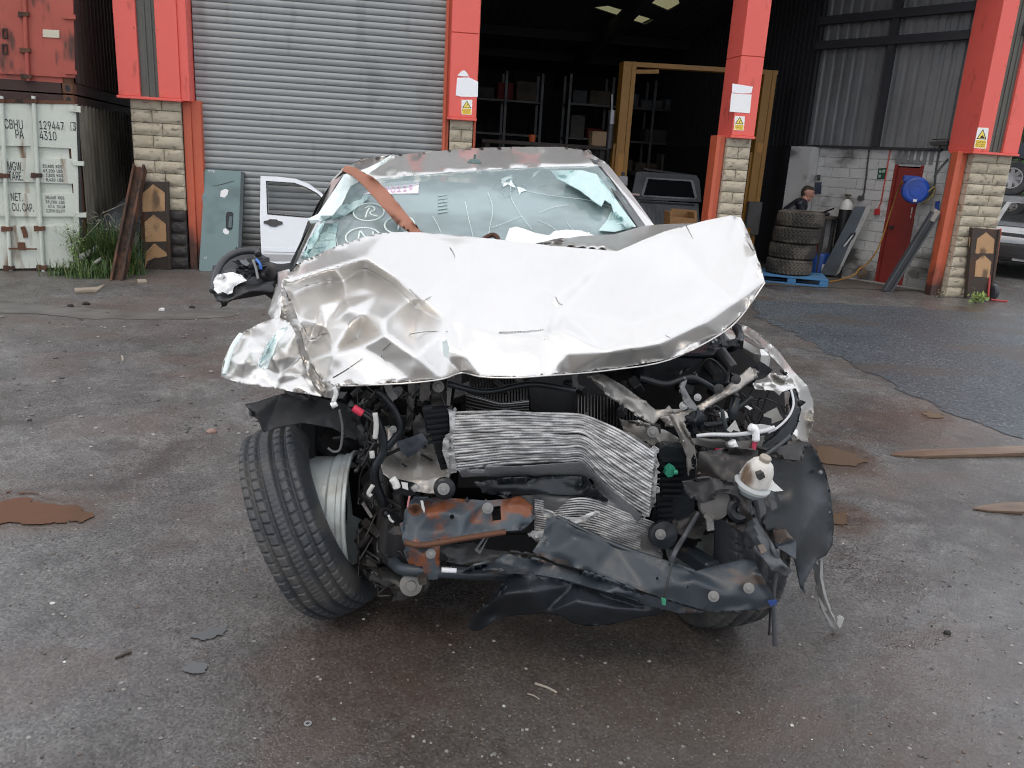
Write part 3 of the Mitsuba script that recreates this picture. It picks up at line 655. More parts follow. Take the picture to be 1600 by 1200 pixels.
solo('rubble_block', 'orange brown lump of rubble between the weeds and the guard', 'rubble', panel([(208, 414), (216, 408), (221, 412), (221, 426), (210, 424)], [(208, 414, 10.35), (216, 408, 10.3), (221, 426, 10.3), (214, 416, 10.22)], 3, .06, .02, .1), 'matte', 40, (.20, .09, .035))
solo('plastic_bag', 'small bluish plastic scrap at the foot of the white container', 'plastic scrap', panel([(88, 428), (97, 424), (104, 430), (102, 438), (90, 437)], [(88, 428, 9.95), (97, 424, 9.9), (104, 430, 9.95), (96, 434, 9.8), (90, 437, 9.85)], 3, .01, .02, .1), 'satin', 40, (.2, .24, .29))

# ---------------------------------------------------------------- detached tailgate and door leaning on the shutter
ly = lambda a, b: 10.62 + (422 - b) / 160 * .2
tg = thing('tailgate', 'detached grey green tailgate standing on end against the roller shutter', 'tailgate')
part(tg, 'skin', plate([(321, 264), (378, 268), (381, 272), (376, 418), (372, 422), (313, 424), (311, 420), (317, 320), (316, 310), (319, 268)], ly, .05), 'satin', color=(.155, .225, .225))
part(tg, 'edge', plate([(376.5, 268), (381.5, 270), (376, 422), (371, 422)], lambda a, b: ly(a, b) - .004, .06), 'satin', color=(.05, .065, .07))
hd = part(tg, 'handle_recess', plate([(355, 331), (362, 331), (364.5, 334), (363, 357), (360, 360), (353, 357), (353, 336)], lambda a, b: ly(a, b) - .006, .006), 'clean', color=(.015, .02, .022))
part(hd, 'lever', plate([(358, 338), (363, 338), (361.5, 356), (356.5, 355)], lambda a, b: ly(a, b) - .018, .012), 'satin', color=(.09, .12, .125))
for q in ([(345, 298), (352, 295), (357, 297), (355, 305), (350, 309), (344, 307)], [(349, 358), (353, 356), (358, 362), (357, 366), (352, 366), (348, 363)]):
    part(tg, 'paint_patch', plate(q, lambda a, b: ly(a, b) - .003, .003), 'clean', color=(.75, .75, .75))
part(tg, 'dent', plate([(333, 290.5), (350, 286.5), (366, 282), (366, 283.2), (350, 288), (333, 291.4)], lambda a, b: ly(a, b) - .003, .003), 'clean', color=(.03, .045, .045))
nt = unit([0, -1, -.12])
for s, x, y, h in (('RODEO', 331.5, 266, .032), ('DENVER', 326, 265.5, .034), ('ISUZU', 319, 401, .028)):
    P0 = at(x, y, ly(x, y) - .004); part(tg, 'lettering', text_on(s, x, y, h, P0, nt, A([1., 0, 0]), .002, True, vertical=True), 'clean', color=(.7, .68, .72))
S('silver_paint', P_(lambda p, n, uv: X_((.56, .57, .58), (.64, .65, .66), F_(p.x * 3, p.y * 3, p.z * 3, 3))), .3, .55, clearcoat=.6, clearcoat_gloss=.9)
dy = lambda a, b: 10.45 + (413 - b) / 140 * .3
dr_k = thing('loose_car_door', 'detached silver car door with empty window leaning on the shutter', 'car door')
part(dr_k, 'skin', plate([(407, 275), (432, 276), (462, 279.5), (482, 287), (500, 300), (520, 318), (522, 400), (515, 413), (409, 412), (406, 340)], dy, .07, [[(417, 284), (440, 285.5), (460, 287), (478, 294), (494, 303), (506, 314), (490, 338), (475, 338), (419, 333)]]), 'silver_paint')
part(dr_k, 'window_seal', plate([(415.5, 282.5), (460, 285.5), (479, 292.5), (496, 302), (508, 314), (492, 340), (475, 340), (417.5, 335)], lambda a, b: dy(a, b) - .006, .02, [[(417, 284), (440, 285.5), (460, 287), (478, 294), (494, 303), (506, 314), (490, 338), (475, 338), (419, 333)]]), 'black_rubber')
part(dr_k, 'handle', plate([(412, 345.5), (418, 344.5), (421, 342.5), (432, 343), (435, 345.5), (441, 346.5), (441, 350), (434, 351.5), (430, 354), (421, 353), (418, 350), (412, 349)], lambda a, b: dy(a, b) - .03, .03), 'satin', color=(.04, .04, .045))
part(dr_k, 'trim_strip', plate([(409, 387), (516, 389), (516, 395), (409, 393)], lambda a, b: dy(a, b) - .02, .02), 'silver_paint')
part(dr_k, 'sill_trim', plate([(409, 397), (516, 399), (516, 408), (409, 408)], lambda a, b: dy(a, b) - .008, .008), 'satin', color=(.30, .30, .31))

# ---------------------------------------------------------------- notices and signs on the columns
def notice(label, poly, Y):
    return solo('paper_notice', label, 'notice', plate(poly, Y, .002), 'clean', False, (.80, .81, .83))
notice('large torn white paper stuck on the column left of the dark bay', [(714.3, 121.5), (733, 121), (747, 127.5), (746.8, 151), (737, 151.5), (721, 151), (712, 149)], FY - .003)
notice('small torn white paper scrap above the larger torn notice', [(714.5, 118), (719, 113), (720, 112), (725, 109.5), (728.5, 112), (733, 119.5), (720, 119)], FY - .006)
k = thing('paper_notice', 'stack of torn white papers on the column between the two open bays', 'notice')
part(k, 'sheet', plate([(1144.5, 130.5), (1176.5, 135.5), (1174, 145.5), (1161, 146.3), (1143.5, 144.5)], FY - .003, .002), 'clean', color=(.80, .80, .82))
part(k, 'sheet', plate([(1143, 145.5), (1161, 147.2), (1174.5, 147.5), (1171.5, 177), (1140, 174.5), (1141.5, 158.5)], FY - .005, .002), 'clean', color=(.80, .80, .80))
def sign(label, q, Y, rows, bolt):
    """q: four corners from the upper left, clockwise"""
    q = A(q, float); n = A([0, -1., 0]); P0 = A([0, Y, 0])
    w = lambda a, b: q[0] * (1 - a) * (1 - b) + q[1] * a * (1 - b) + q[2] * a * b + q[3] * (1 - a) * b
    k = thing('warning_sign', label, 'warning sign')
    part(k, 'board', plate(q, Y, .003), 'clean', color=(.78, .78, .74))
    part(k, 'yellow_panel', plate([w(.06, .60), w(.94, .60), w(.94, .97), w(.06, .97)], Y - .001, .001), 'clean', color=(.80, .56, .06))
    part(k, 'triangle', plate([w(.5, .05), w(.93, .56), w(.07, .56)], Y - .001, .001), 'clean', color=(.02, .02, .02))
    part(k, 'triangle', plate([w(.5, .13), w(.82, .52), w(.18, .52)], Y - .002, .001), 'clean', color=(.80, .62, .10))
    for s in bolt: part(k, 'symbol', plate([w(*z) for z in s], Y - .003, .001), 'clean', color=(.03, .02, .01))
    hpx = np.linalg.norm(w(0, 1) - w(0, 0))
    for s, a, b, h, lx in rows:
        o = w(a, b); m = meshkit.text_mesh(s, 1.0, .001 / h, False); L = m.bounds[1][0]; P0 = at(o[0], o[1], Y - .002); e = at(*w(lx, b), Y - .002)
        sc = np.linalg.norm(e - P0) / L; u = unit(e - P0); hh_ = np.linalg.norm(at(*w(a, b - h), Y) - at(*w(a, b), Y))
        m.apply_scale([sc, hh_, hh_]); part(k, 'lettering', frame(m, P0, u, unit(np.cross(n, u)), n), 'clean', color=(.10, .05, .02))
    return k
zap = [[(.60, .26), (.46, .40), (.53, .40), (.40, .50), (.57, .50 - .04), (.52, .385), (.60, .36)]]
sign('small yellow electric caution sign on the column left of the dark bay', [(721, 156), (738, 156), (737, 179.5), (721, 178.5)], FY - .004, [('Caution', .10, .735, .105, .9), ('Electric', .20, .84, .08, .8), ('isolator', .22, .935, .08, .82)], zap)
sign('small yellow electric caution sign on the column between the open bays', [(1148.5, 181), (1164, 182), (1162, 204), (1146.5, 203)], FY - .004, [('Caution', .10, .735, .105, .9), ('Electric', .18, .84, .08, .82), ('isolator', .22, .935, .07, .8)], zap)
sign('tall yellow danger sign with a crushing hand symbol on the right column', [(1528, 199.2), (1545, 200), (1540.5, 232.5), (1521.5, 231)], FY - .004, [('DANGER', .10, .74, .10, .9), ('MOVING', .10, .85, .08, .9), ('DOORS', .14, .94, .07, .86)],
     [[(.36, .50), (.40, .42), (.5, .38), (.6, .40), (.74, .47), (.74, .51)], [(.46, .37), (.54, .33), (.62, .38)]])
# ---------------------------------------------------------------- tyres
def tyre(R, W, rim, nu=360, nv=41, blocks=64, style=0, depth=.009, worn=None):
    """tyre with cut tread, axis x, centre at the origin"""
    s = np.linspace(-1, 1, nv); xs, rs = [], []
    for t in s:
        a = abs(t)
        if a < .62: xs.append(t / .62 * W * .43); rs.append(R - .012 * (a / .62) ** 2)
        else:
            q = (a - .62) / .38; xs.append(math.copysign(W * (.43 + .085 * math.sin(q * math.pi * .78)), t)); rs.append(R - .012 - (R - .012 - rim) * q ** .85)
    xs, rs = A(xs), A(rs); th = np.arange(nu) * 2 * math.pi / nu
    TH, XX = np.meshgrid(th, xs, indexing='ij'); RR = np.tile(rs, (nu, 1)); tt = np.tile(s / .62, (nu, 1)); ph = TH / (2 * math.pi) * blocks
    tread = np.abs(tt) < 1.12
    if style == 0:     # road tyre: four ribs grooves and slanting sipes
        g = np.zeros_like(RR)
        for c in (-.68, -.25, .25, .68): g = np.maximum(g, np.clip(1.9 - np.abs(tt - c) / .048, 0, 1) * 1.35)
        sl = ph + .55 * tt * np.sign(tt) + .5 * (np.abs(tt) < .68); f = np.abs((sl % 1) - .5)
        g = np.maximum(g, (np.clip(1.7 - f / .055, 0, 1)) * (np.abs(tt) > .27) * .8)
        f2 = np.abs(((ph * 2 + .8 * tt) % 1) - .5); g = np.maximum(g, np.clip(1.5 - f2 / .1, 0, 1) * .35 * (np.abs(tt) < .25))
    else:              # chunky off-road blocks
        zig = .12 * np.where((ph % 1) < .5, 1, -1)
        g = np.zeros_like(RR)
        for c in (-.55, 0, .55): g = np.maximum(g, np.clip(1.6 - np.abs(tt - c - zig) / .06, 0, 1))
        f = np.abs(((ph + .5 * (np.abs(tt) > .55)) % 1) - .5); g = np.maximum(g, np.clip(1.6 - f / .10, 0, 1))
    RR = RR - depth * g * tread
    if worn is not None: RR = RR + worn(TH, tt)
    V = np.stack([XX, RR * np.cos(TH), RR * np.sin(TH)], -1).reshape(-1, 3)
    inner = []
    i = np.arange(nu)[:, None] * nv + np.arange(nv - 1); j = (np.arange(nu)[:, None] + 1) % nu * nv + np.arange(nv - 1)
    F = np.vstack([np.stack([i, i + 1, j + 1], -1).reshape(-1, 3), np.stack([i, j + 1, j], -1).reshape(-1, 3)])
    # inner lining
    Ri = np.stack([np.tile(xs * .93, (nu, 1)), np.maximum(rs - .018, rim)[None] * np.cos(TH), np.maximum(rs - .018, rim)[None] * np.sin(TH)], -1).reshape(-1, 3); o = len(V)
    e0, e1 = np.arange(nu) * nv, np.arange(nu) * nv + nv - 1; n0, n1 = np.roll(e0, -1), np.roll(e1, -1)
    cap = np.vstack([np.c_[e0, n0, n0 + o], np.c_[e0, n0 + o, e0 + o], np.c_[e1, n1 + o, n1], np.c_[e1, e1 + o, n1 + o]])
    m = trimesh.Trimesh(np.vstack([V, Ri]), np.vstack([F, F[:, ::-1] + o, cap]), process=False)
    return m
S('tyre_rubber', P_(lambda p, n, uv: X_((.028, .031, .036), (.06, .058, .055), SS(.42, .7, F_(p.x * 9, p.y * 9, p.z * 9, 4)))), .48, bump=(P_(lambda p, n, uv: F_(p.x * 160, p.y * 160, p.z * 160, 2), 1e-3), .0008))
S('tyre_dusty', P_(lambda p, n, uv: X_((.026, .024, .021), (.075, .066, .055), SS(.4, .7, F_(p.x * 5, p.y * 5, p.z * 5, 4)))), .8)
# pallet with four tyres
pal = thing('pallet', 'blue painted wooden pallet under the stack of tyres', 'pallet')
pc = gnd(1180, 440); pc2 = gnd(1293, 450); pu = unit(pc2 - pc); pv = A([-pu[1], pu[0], 0]); PL = np.linalg.norm(pc2 - pc)
fp = lambda m: frame(m, pc, pu, pv, A([0, 0, 1]))
S('blue_wood', P_(lambda p, n, uv: X_((.035, .13, .27), (.05, .075, .10), SS(.45, .75, F_(p.x * 3, p.y * 12, p.z * 12, 4)))), .7)
for y in (0, .36, .72): part(pal, 'bottom_board', fp(box(0, PL, y, y + .09, .005, .025, .003)), 'blue_wood')
for x in (0, PL / 2 - .06, PL - .12):
    for y in (0.004, .36, .72): part(pal, 'block', fp(box(x, x + .12, y, y + .085, .026, .095, .004)), 'blue_wood')
for y in (0, .12, .24, .36, .48, .60, .72): part(pal, 'deck_board', fp(box(0, PL, y, y + .088, .096, .118, .003)), 'blue_wood')
ty = tyre(.345, .235, .21, 240, 33, 34, 1, .016); Rt = trimesh.transformations.rotation_matrix(math.pi / 2, [0, 1, 0])
tt_ = ty.copy(); tt_.apply_transform(Rt)
tp = mikit.ply(tt_, 'tyre_dusty', True)
TN = ['bottom', 'second from the bottom', 'third from the bottom', 'top']
pcn = pc + pu * .50 + pv * .42
tz = .118
for i, (dx, dy, a) in enumerate([(-.02, 0, 0), (.0, .02, .7), (.02, -.01, 1.3), (.05, .02, 2.2)]):
    k = thing('tyre', f'chunky off-road tyre lying flat on the blue pallet, {TN[i]} of the four', 'tyre', 'off-road tyres stacked on the pallet')
    scene[k] = {**tp, 'to_world': T().translate((pcn + pu * dx + pv * dy + A([0, 0, tz + .118 + i * .236])).tolist()).rotate([0, 0, 1], math.degrees(a))}
# ---------------------------------------------------------------- the man
def skeleton(bones, edge=.012, it=12):
    ms = []
    for (p, r0), (q, r1) in bones:
        s0 = m3.Manifold.sphere(r0, 20).translate(list(map(float, p))); s1 = m3.Manifold.sphere(r1, 20).translate(list(map(float, q)))
        ms.append(m3.Manifold.batch_hull([s0, s1]))
    m = m3.Manifold.batch_boolean(ms, m3.OpType.Add).refine_to_length(edge)
    g = m.to_mesh(); t = trimesh.Trimesh(g.vert_properties[:, :3], g.tri_verts, process=True)
    return trimesh.smoothing.filter_taubin(t, iterations=it)
MY = 12.9
def mp(x, y, dy=0.0): return at(x, y, MY + dy)
head, neck, chest = mp(1262, 303), mp(1257, 313), mp(1249, 322, .02)
man = thing('person', 'man in a dark navy jacket bending forward behind the tyre stack', 'person')
pel, lsh, rsh = mp(1222, 348, .05), mp(1250, 318, -.16), mp(1247, 318, .2)
floor_ = lambda p, z=0.04: A([p[0], p[1], z])
lh, rh = pel + A([0, -.09, -.02]), pel + A([0, .09, -.02]); lk, rk = mp(1232, 385, -.05), mp(1228, 385, .16); lf, rf_ = floor_(lk + A([-.06, 0, 0]), .06), floor_(rk + A([-.05, 0, 0]), .06)
jac = skeleton([((pel, .13), (mp(1235, 332, .03), .135)), ((mp(1235, 332, .03), .135), (chest, .135)), ((lsh, .065), (rsh, .065)), ((chest, .12), (neck - A([.01, 0, .02]), .062)), ((lsh, .06), (mp(1258, 346, -.18), .048)), ((mp(1258, 346, -.18), .048), (mp(1272, 368, -.15), .036)), ((rsh, .06), (mp(1258, 346, .22), .048)), ((mp(1258, 346, .22), .048), (mp(1272, 368, .18), .036))])
part(man, 'jacket', jac, 'satin', True, (.012, .014, .022))
part(man, 'trousers', skeleton([((pel, .12), (lh, .09)), ((pel, .12), (rh, .09)), ((lh, .085), (lk, .06)), ((rh, .085), (rk, .06)), ((lk, .06), (lf + A([0, 0, .06]), .045)), ((rk, .06), (rf_ + A([0, 0, .06]), .045))]), 'satin', True, (.02, .022, .028))
for q in (lf, rf_): part(man, 'boot', skeleton([((q, .045), (q + A([.13, -.02, -.012]), .034))]), 'satin', True, (.02, .018, .016))
hx = unit(A([.80, -.60, -.16])); hz = unit(A([.12, -.05, 1.0]) - hx * np.dot(A([.12, -.05, 1.0]), hx)); hy = np.cross(hz, hx)     # face direction, up, left
def hp(a, b, c): return head + hx * a + hy * b + hz * c
hb = skeleton([((hp(-.015, 0, .035), .082), (hp(.02, 0, .03), .08)), ((hp(.01, 0, .02), .075), (hp(.035, 0, -.06), .05)), ((hp(.035, .0, -.07), .042), (hp(.05, 0, -.085), .03)), ((hp(.085, 0, .012), .014), (hp(.105, 0, -.02), .016)), ((hp(.06, .035, .035), .025), (hp(.06, -.035, .035), .025)), ((hp(.078, .02, -.052), .012), (hp(.078, -.02, -.052), .012)), ((hp(.055, .05, -.01), .022), (hp(.055, -.05, -.01), .022)), ((hp(-.02, 0, -.02), .055), (neck + A([0, 0, -.03]), .055))], .007, 6)
part(man, 'head', hb, 'clean', True, (.40, .20, .145))
for s in (-1, 1):
    part(man, 'ear', skeleton([((hp(-.005, s * .083, .02), .012), (hp(0, s * .083, -.02), .009)), ((hp(-.012, s * .087, .024), .01), (hp(-.014, s * .088, .0), .009))], .005, 3), 'clean', True, (.40, .18, .13))
    part(man, 'eye', cat([trimesh.creation.icosphere(2, .011).apply_translation(hp(.078, s * .032, .018))]), 'clean', True, (.12, .09, .08))
    part(man, 'eyebrow', tube([hp(.085, s * .016, .042), hp(.084, s * .034, .046), hp(.074, s * .052, .038)], .005, 6), 'matte', True, (.05, .03, .02))
part(man, 'mouth', tube([hp(.086, -.022, -.056), hp(.092, 0, -.054), hp(.086, .022, -.056)], .0045, 6), 'matte', True, (.25, .08, .07))
hair = skeleton([((hp(-.03, 0, .055), .078), (hp(.018, 0, .062), .068)), ((hp(-.04, 0, .03), .074), (hp(-.045, 0, -.01), .062))], .009, 4)
part(man, 'hair', hair, 'matte', True, (.035, .024, .018))
for q in (mp(1272, 368, -.15), mp(1272, 368, .18)):
    fb = [((q, .034), (q + A([.05, -.02, -.05]), .032))]
    for i in range(4): fb.append(((q + A([.05, -.045 + .018 * i, -.05]), .010), (q + A([.085, -.05 + .019 * i, -.085 - .008 * (i % 2)]), .009))); fb.append(((q + A([.085, -.05 + .019 * i, -.085 - .008 * (i % 2)]), .009), (q + A([.08, -.05 + .019 * i, -.115]), .008)))
    fb.append(((q + A([.02, -.03, -.03]), .011), (q + A([.06, -.065, -.05]), .009)))
    part(man, 'hand', skeleton(fb, .006, 3), 'clean', True, (.40, .20, .145))
# ---------------------------------------------------------------- two post lift
lift = thing('vehicle_lift', 'tall yellow two-post vehicle lift inside the middle bay', 'vehicle lift')
S('lift_yellow', P_(lambda p, n, uv: X_((.26, .125, .016), (.19, .09, .013), F_(p.x * 3, p.y * 3, p.z * 2, 4))), .5)
LY = 13.4
for i, (xt, xb) in enumerate((((985, 96), (975, 330)), ((1205, 110), (1182, 395)))):
    top = at(*xt, LY); base = A([top[0], LY, 0.01]); w = .105
    part(lift, 'column', box(base[0] - w, base[0] + w - .07, LY, LY + .26, .02, top[2], .004), 'lift_yellow')
    part(lift, 'column_flange', cat([box(base[0] + w - .069, base[0] + w, LY - .012, LY + .05, .02, top[2]), box(base[0] - w - .04, base[0] - w - .002, LY + .05, LY + .2, .4, 1.9)]), 'lift_yellow')
    part(lift, 'base_plate', box(base[0] - .25, base[0] + .25, LY - .12, LY + .35, .006, .02), 'lift_yellow')
    s = 1 if i == 0 else -1
    cr = part(lift, 'carriage', box(base[0] - .12, base[0] + .12, LY - .10, LY - .015, .55, 1.1, .006), 'satin', color=(.05, .05, .05))
    part(lift, 'arm', cat([bar([base[0] + s * .05, LY - .06, .62], [base[0] + s * .75, LY - .45, .62], .09, .08)]), 'lift_yellow')
    k = part(lift, 'warning_label', box(base[0] - .06, base[0] + .06, LY - .004, LY - .0005, 1.9, 2.05) if i else box(base[0] - .06, base[0] + .06, LY - .004, LY - .0005, 1.35, 1.75), 'clean', color=(.30, .14, .02))
ta, tb = at(985, 97, LY), at(1207, 111, LY)
part(lift, 'crossbeam', cat([bar([ta[0] - .1, LY + .1, ta[2] - .03], [tb[0] + .1, LY + .1, tb[2] - .02], .2, .07), bar([ta[0] + .12, LY + .1, ta[2] - .13], [ta[0] + .5, LY + .1, ta[2] - .1], .1, .06)]), 'lift_yellow')
part(lift, 'knob', cyl(at(973.5, 272, LY - .02), at(973.5, 272, LY + .0), .035), 'satin', 40, (.02, .02, .02))
part(lift, 'lock_box', plate([(968, 275), (981, 276), (980, 290), (967, 288)], LY - .05, .05), 'satin', color=(.3, .3, .3))
# grey pickup with hardtop inside
pk = thing('parked_pickup', 'dark grey pickup with hardtop canopy parked nose-in inside the bay', 'pickup truck')
PY = 15.5
g_ = lambda q, Y=PY, t=.03, h=(): plate(q, Y, t, h)
part(pk, 'tailgate', g_([(986, 312), (1091, 318), (1094, 360), (990, 356)]), 'satin', color=(.17, .18, .19))
rb = [g_([(992 + 6.6 * i, 324 + .35 * i), (995.6 + 6.6 * i, 324.2 + .35 * i), (996.6 + 6.6 * i, 350 + .3 * i), (993 + 6.6 * i, 350 + .3 * i)], PY - .015, .02) for i in range(14)]
part(pk, 'tailgate_ribs', cat(rb), 'satin', color=(.20, .21, .22), stuff=True)
part(pk, 'hinge_strip', g_([(1000, 313.5), (1085, 319), (1085, 322), (1000, 317)], PY - .02, .02), 'satin', color=(.03, .03, .032))
cn_ = [(1008, 276), (1083, 281), (1091, 316), (999, 310)]
part(pk, 'canopy', cat([plate([(994, 270), (1001, 268), (1088, 274), (1093, 281), (1096, 316), (986, 311)], lambda a, b: PY + (312 - b) / 45 * .25, .04, [[(1012, 279), (1080, 283), (1087, 310), (1004, 305)]])]), 'satin', color=(.14, .145, .155))
wf = part(pk, 'rear_window_frame', plate([(1010, 277), (1081, 281.3), (1084, 284), (1089, 308), (1086, 312), (1005, 307), (1002, 304)], lambda a, b: PY - .012 + (312 - b) / 45 * .25, .012, [[(1013, 279.5), (1079.5, 283.5), (1086, 309.5), (1005.5, 304.8)]]), 'satin', color=(.34, .345, .35))
scene['dark_glass'] = {'type': 'twosided', 'bsdf': {'type': 'principled', 'base_color': {'type': 'rgb', 'value': [.012, .014, .016]}, 'roughness': .06, 'specular': .6}}
part(wf, 'pane', plate([(1012, 279), (1080, 283), (1087, 310), (1004, 305)], lambda a, b: PY + .005 + (312 - b) / 45 * .25, .006), 'dark_glass')
zc_ = at(1040, 270, PY)[2]; xa, xb_ = at(990, 312, PY)[0], at(1093, 316, PY)[0]
part(pk, 'roof', cat([box(xa + .08, xb_ - .06, PY + .3, PY + 2.3, zc_ - .1, zc_ - .02, .02), box(xa, xa + .05, PY + .06, PY + 1.6, .35, .85, .01), box(xb_ - .05, xb_, PY + .06, PY + 1.6, .35, .85, .01), box(xa + .01, xb_ - .01, PY + 1.6, PY + 4.0, .3, .8, .05), box(xa + .09, xb_ - .07, PY + 1.65, PY + 2.9, .8, zc_ - .101, .02)]), 'satin', color=(.07, .075, .08))
part(pk, 'roof_bar', bar(at(1006, 264, PY + .5), at(1088, 275, PY + .5), .04, .03), 'satin', color=(.05, .05, .05))
part(pk, 'bumper', box(xa + .02, xb_ - .02, PY - .1, PY - .005, .28, .42, .02), 'satin', color=(.04, .04, .04))
part(pk, 'tail_light', plate([(983, 301), (1000, 303), (999, 306), (982, 304)], PY - .05, .05), 'clean', color=(.75, .55, .5))
for x in (xa + .12, xb_ - .12):
    for y in (PY + .7, PY + 3.1): part(pk, 'wheel', lathe([(.12, -.09), (.27, -.09), (.29, -.06), (.29, .06), (.27, .09), (.12, .09), (.12, -.09)], 24, 'x').apply_translation([x, y, .29]), 'tyre_dusty', 40)
wb = thing('wooden_box', 'open wooden crate standing behind the bonnet before the grey pickup', 'crate')
BY = 12.2
S('raw_wood', P_(lambda p, n, uv: X_((.30, .165, .065), (.20, .10, .04), F_(p.x * 4, p.y * 4, p.z * 40, 4))), .7)
part(wb, 'front_board', plate([(1048, 338), (1088, 342), (1090, 362), (1047, 358)], BY, .02), 'raw_wood')
part(wb, 'side_board', plate([(1047, 331), (1050.5, 331), (1050, 358), (1046.5, 358)], lambda a, b: BY - .01, .3), 'raw_wood'); part(wb, 'side_board', plate([(1085, 332), (1089, 333), (1089.5, 362), (1086, 361)], BY - .01, .3), 'raw_wood')
part(wb, 'back_board', plate([(1049, 325.5), (1089, 329), (1088, 350), (1050, 346)], BY + .31, .02), 'raw_wood', label='darker back board')
wz = at(1050, 358, BY)[2]; wx0, wx1 = at(1048, 358, BY)[0], at(1089, 361, BY)[0]
wt = thing('workbench', 'low bench carrying the wooden crate', 'bench')
part(wt, 'top', box(wx0 - .2, wx1 + .2, BY - .15, BY + .5, wz - .06, wz - .002), 'matte', color=(.06, .05, .04))
for x in (wx0 - .15, wx1 + .1):
    for y in (BY - .1, BY + .4): part(wt, 'leg', box(x, x + .05, y, y + .05, .008, wz - .062), 'matte', color=(.05, .045, .04))
# racks in the dark
for i, (x0_, x1_, y_, lb) in enumerate(((.9, 3.6, 21.0, 'dark steel rack of parts at the back wall behind the left of the open bay'), (4.2, 7.4, 20.5, 'dark steel rack of parts behind the yellow lift'))):
    k = thing('storage_rack', lb, 'shelf rack')
    for x in np.linspace(x0_, x1_, 4):
        for y in (y_, y_ + .7): part(k, 'upright', box(x - .03, x + .03, y - .03, y + .03, .008, 3.6), 'satin', color=(.10, .105, .11))
    for z in (.5, 1.3, 2.1, 2.9): part(k, 'shelf', box(x0_, x1_, y_ + .031, y_ + .66, z, z + .05), 'satin', color=(.06, .055, .05))
    rr = np.random.default_rng(i + 3)
    for z, lev in ((.55, 'lowest'), (1.35, 'second'), (2.15, 'third'), (2.95, 'top')):
        x, cnt = x0_ + .1, 0; seen = {}
        while x < x1_ - .5:
            w_, h_ = .25 + .35 * rr.random(), .15 + .4 * rr.random()
            if rr.random() < .75:
                cname, c_ = [('brown', (.10, .08, .06)), ('black', (.05, .05, .055)), ('grey', (.12, .11, .10)), ('red', (.16, .02, .02)), ('blue grey', (.08, .09, .1))][rr.integers(5)]; seen[cname] = seen.get(cname, 0) + 1; cnt = seen[cname]
                solo('parts_box', f"{['first', 'second', 'third', 'fourth', 'fifth', 'sixth'][cnt - 1]} {cname} box on the {lev} shelf " + ('behind the lift' if i else 'left of the lift'), 'box', box(x, x + w_, y_ + .08, y_ + .55, z + .002, z + h_, .01), 'matte', False, c_, 'boxes on the rack ' + ('behind the lift' if i else 'left of the lift'))
            x += w_ + .08
solo('orange_bucket', 'small orange tub glowing faintly in the dark bay behind the cab roof', 'tub', lathe([(0, 0), (.05, 0), (.065, .12), (.06, .12), (.048, .01), (0, .01)], 20).apply_translation(at(831, 222, 14.5)), 'satin', 40, (.5, .10, .03))
ob = at(831, 222, 14.5)
bn = thing('workbench', 'dark bench inside the open bay behind the cab roof', 'bench')
part(bn, 'top', box(ob[0] - .9, ob[0] + 1.3, 14.2, 14.9, ob[2] - .06, ob[2] - .002), 'matte', color=(.05, .04, .035))
for x in (-.8, 1.2):
    for y in (14.25, 14.8): part(bn, 'leg', box(ob[0] + x - .04, ob[0] + x + .04, y, y + .07, .008, ob[2] - .062), 'matte', color=(.04, .04, .04))
solo('cardboard_box', 'tan cardboard box beside the left post of the yellow lift', 'box', box(*sum([[a - .16, a + .16] for a in [at(942, 250, 14)[0]]], []), 14.25, 14.5, ob[2] + .0, ob[2] + .24, .006), 'matte', False, (.30, .20, .12))
st = thing('gas_strut', 'dark hydraulic ram hanging beside the left post of the yellow lift', 'hydraulic ram')
part(st, 'rod', cyl(at(956, 148, 13.35), at(956, 175, 13.35), .012), 'metal', 40, (.3, .3, .3)); part(st, 'body', cyl(at(956, 172, 13.35), at(951, 232, 13.35), .05), 'satin', 40, (.03, .03, .035)); part(st, 'collar', cyl(at(956, 172, 13.35), at(955, 194, 13.35), .058), 'metal', 40, (.25, .26, .27))
# ---------------------------------------------------------------- along the right wall
wq = lambda x, y, off=0.0: hit(x, y, wp + wn3 * off, wn3)
def wplate(poly, off=.0, t=.02): return fplate(poly, wp, wn3, t, lift=off)
ex = thing('exit_sign', 'small dark green exit sign on the white block wall left of the red door', 'sign')
part(ex, 'board', wplate([(1373, 263), (1386, 262.5), (1384, 279.5), (1370.5, 280)], .002, .008), 'clean', color=(.012, .05, .03))
part(ex, 'symbol', cat([wplate([(1374.5, 266), (1378, 266), (1377.5, 270), (1374, 270)], .0105, .002), wplate([(1379.5, 265.5), (1383.8, 265.3), (1383.3, 269.5), (1379, 269.7)], .0105, .002), wplate([(1373.6, 273), (1377, 273), (1376.5, 277.5), (1373, 277.5)], .0105, .002)]), 'clean', color=(.25, .36, .30))
for lb, pts, rr_, col in (('black conduit pipe running down the white wall to a switch box', [(1358, 234), (1354, 270), (1350, 302), (1347, 310)], .012, (.02, .02, .022)), ('red fire alarm cable pipe running down the white wall', [(1391, 233), (1385, 270), (1376, 318), (1372, 326)], .009, (.45, .06, .04)), ('grey cable tray drop pipe right of the red door', [(1469, 226), (1463, 262), (1459, 300)], .014, (.05, .055, .06)), ('grey brace pipe slanting to the jamb beside the red door', [(1481, 248), (1469, 262), (1459, 276)], .012, (.12, .12, .12))):
    solo('conduit', lb, 'pipe', tube([wq(x, y, .02) for x, y in pts], rr_, 8, curve=False), 'satin', 40, col)
sb = thing('switch_box', 'dark grey switch box at the end of the black conduit', 'switch'); part(sb, 'box', wplate([(1343, 306), (1351, 305.5), (1350, 313), (1342, 313.5)], .002, .05), 'satin', color=(.06, .06, .06))
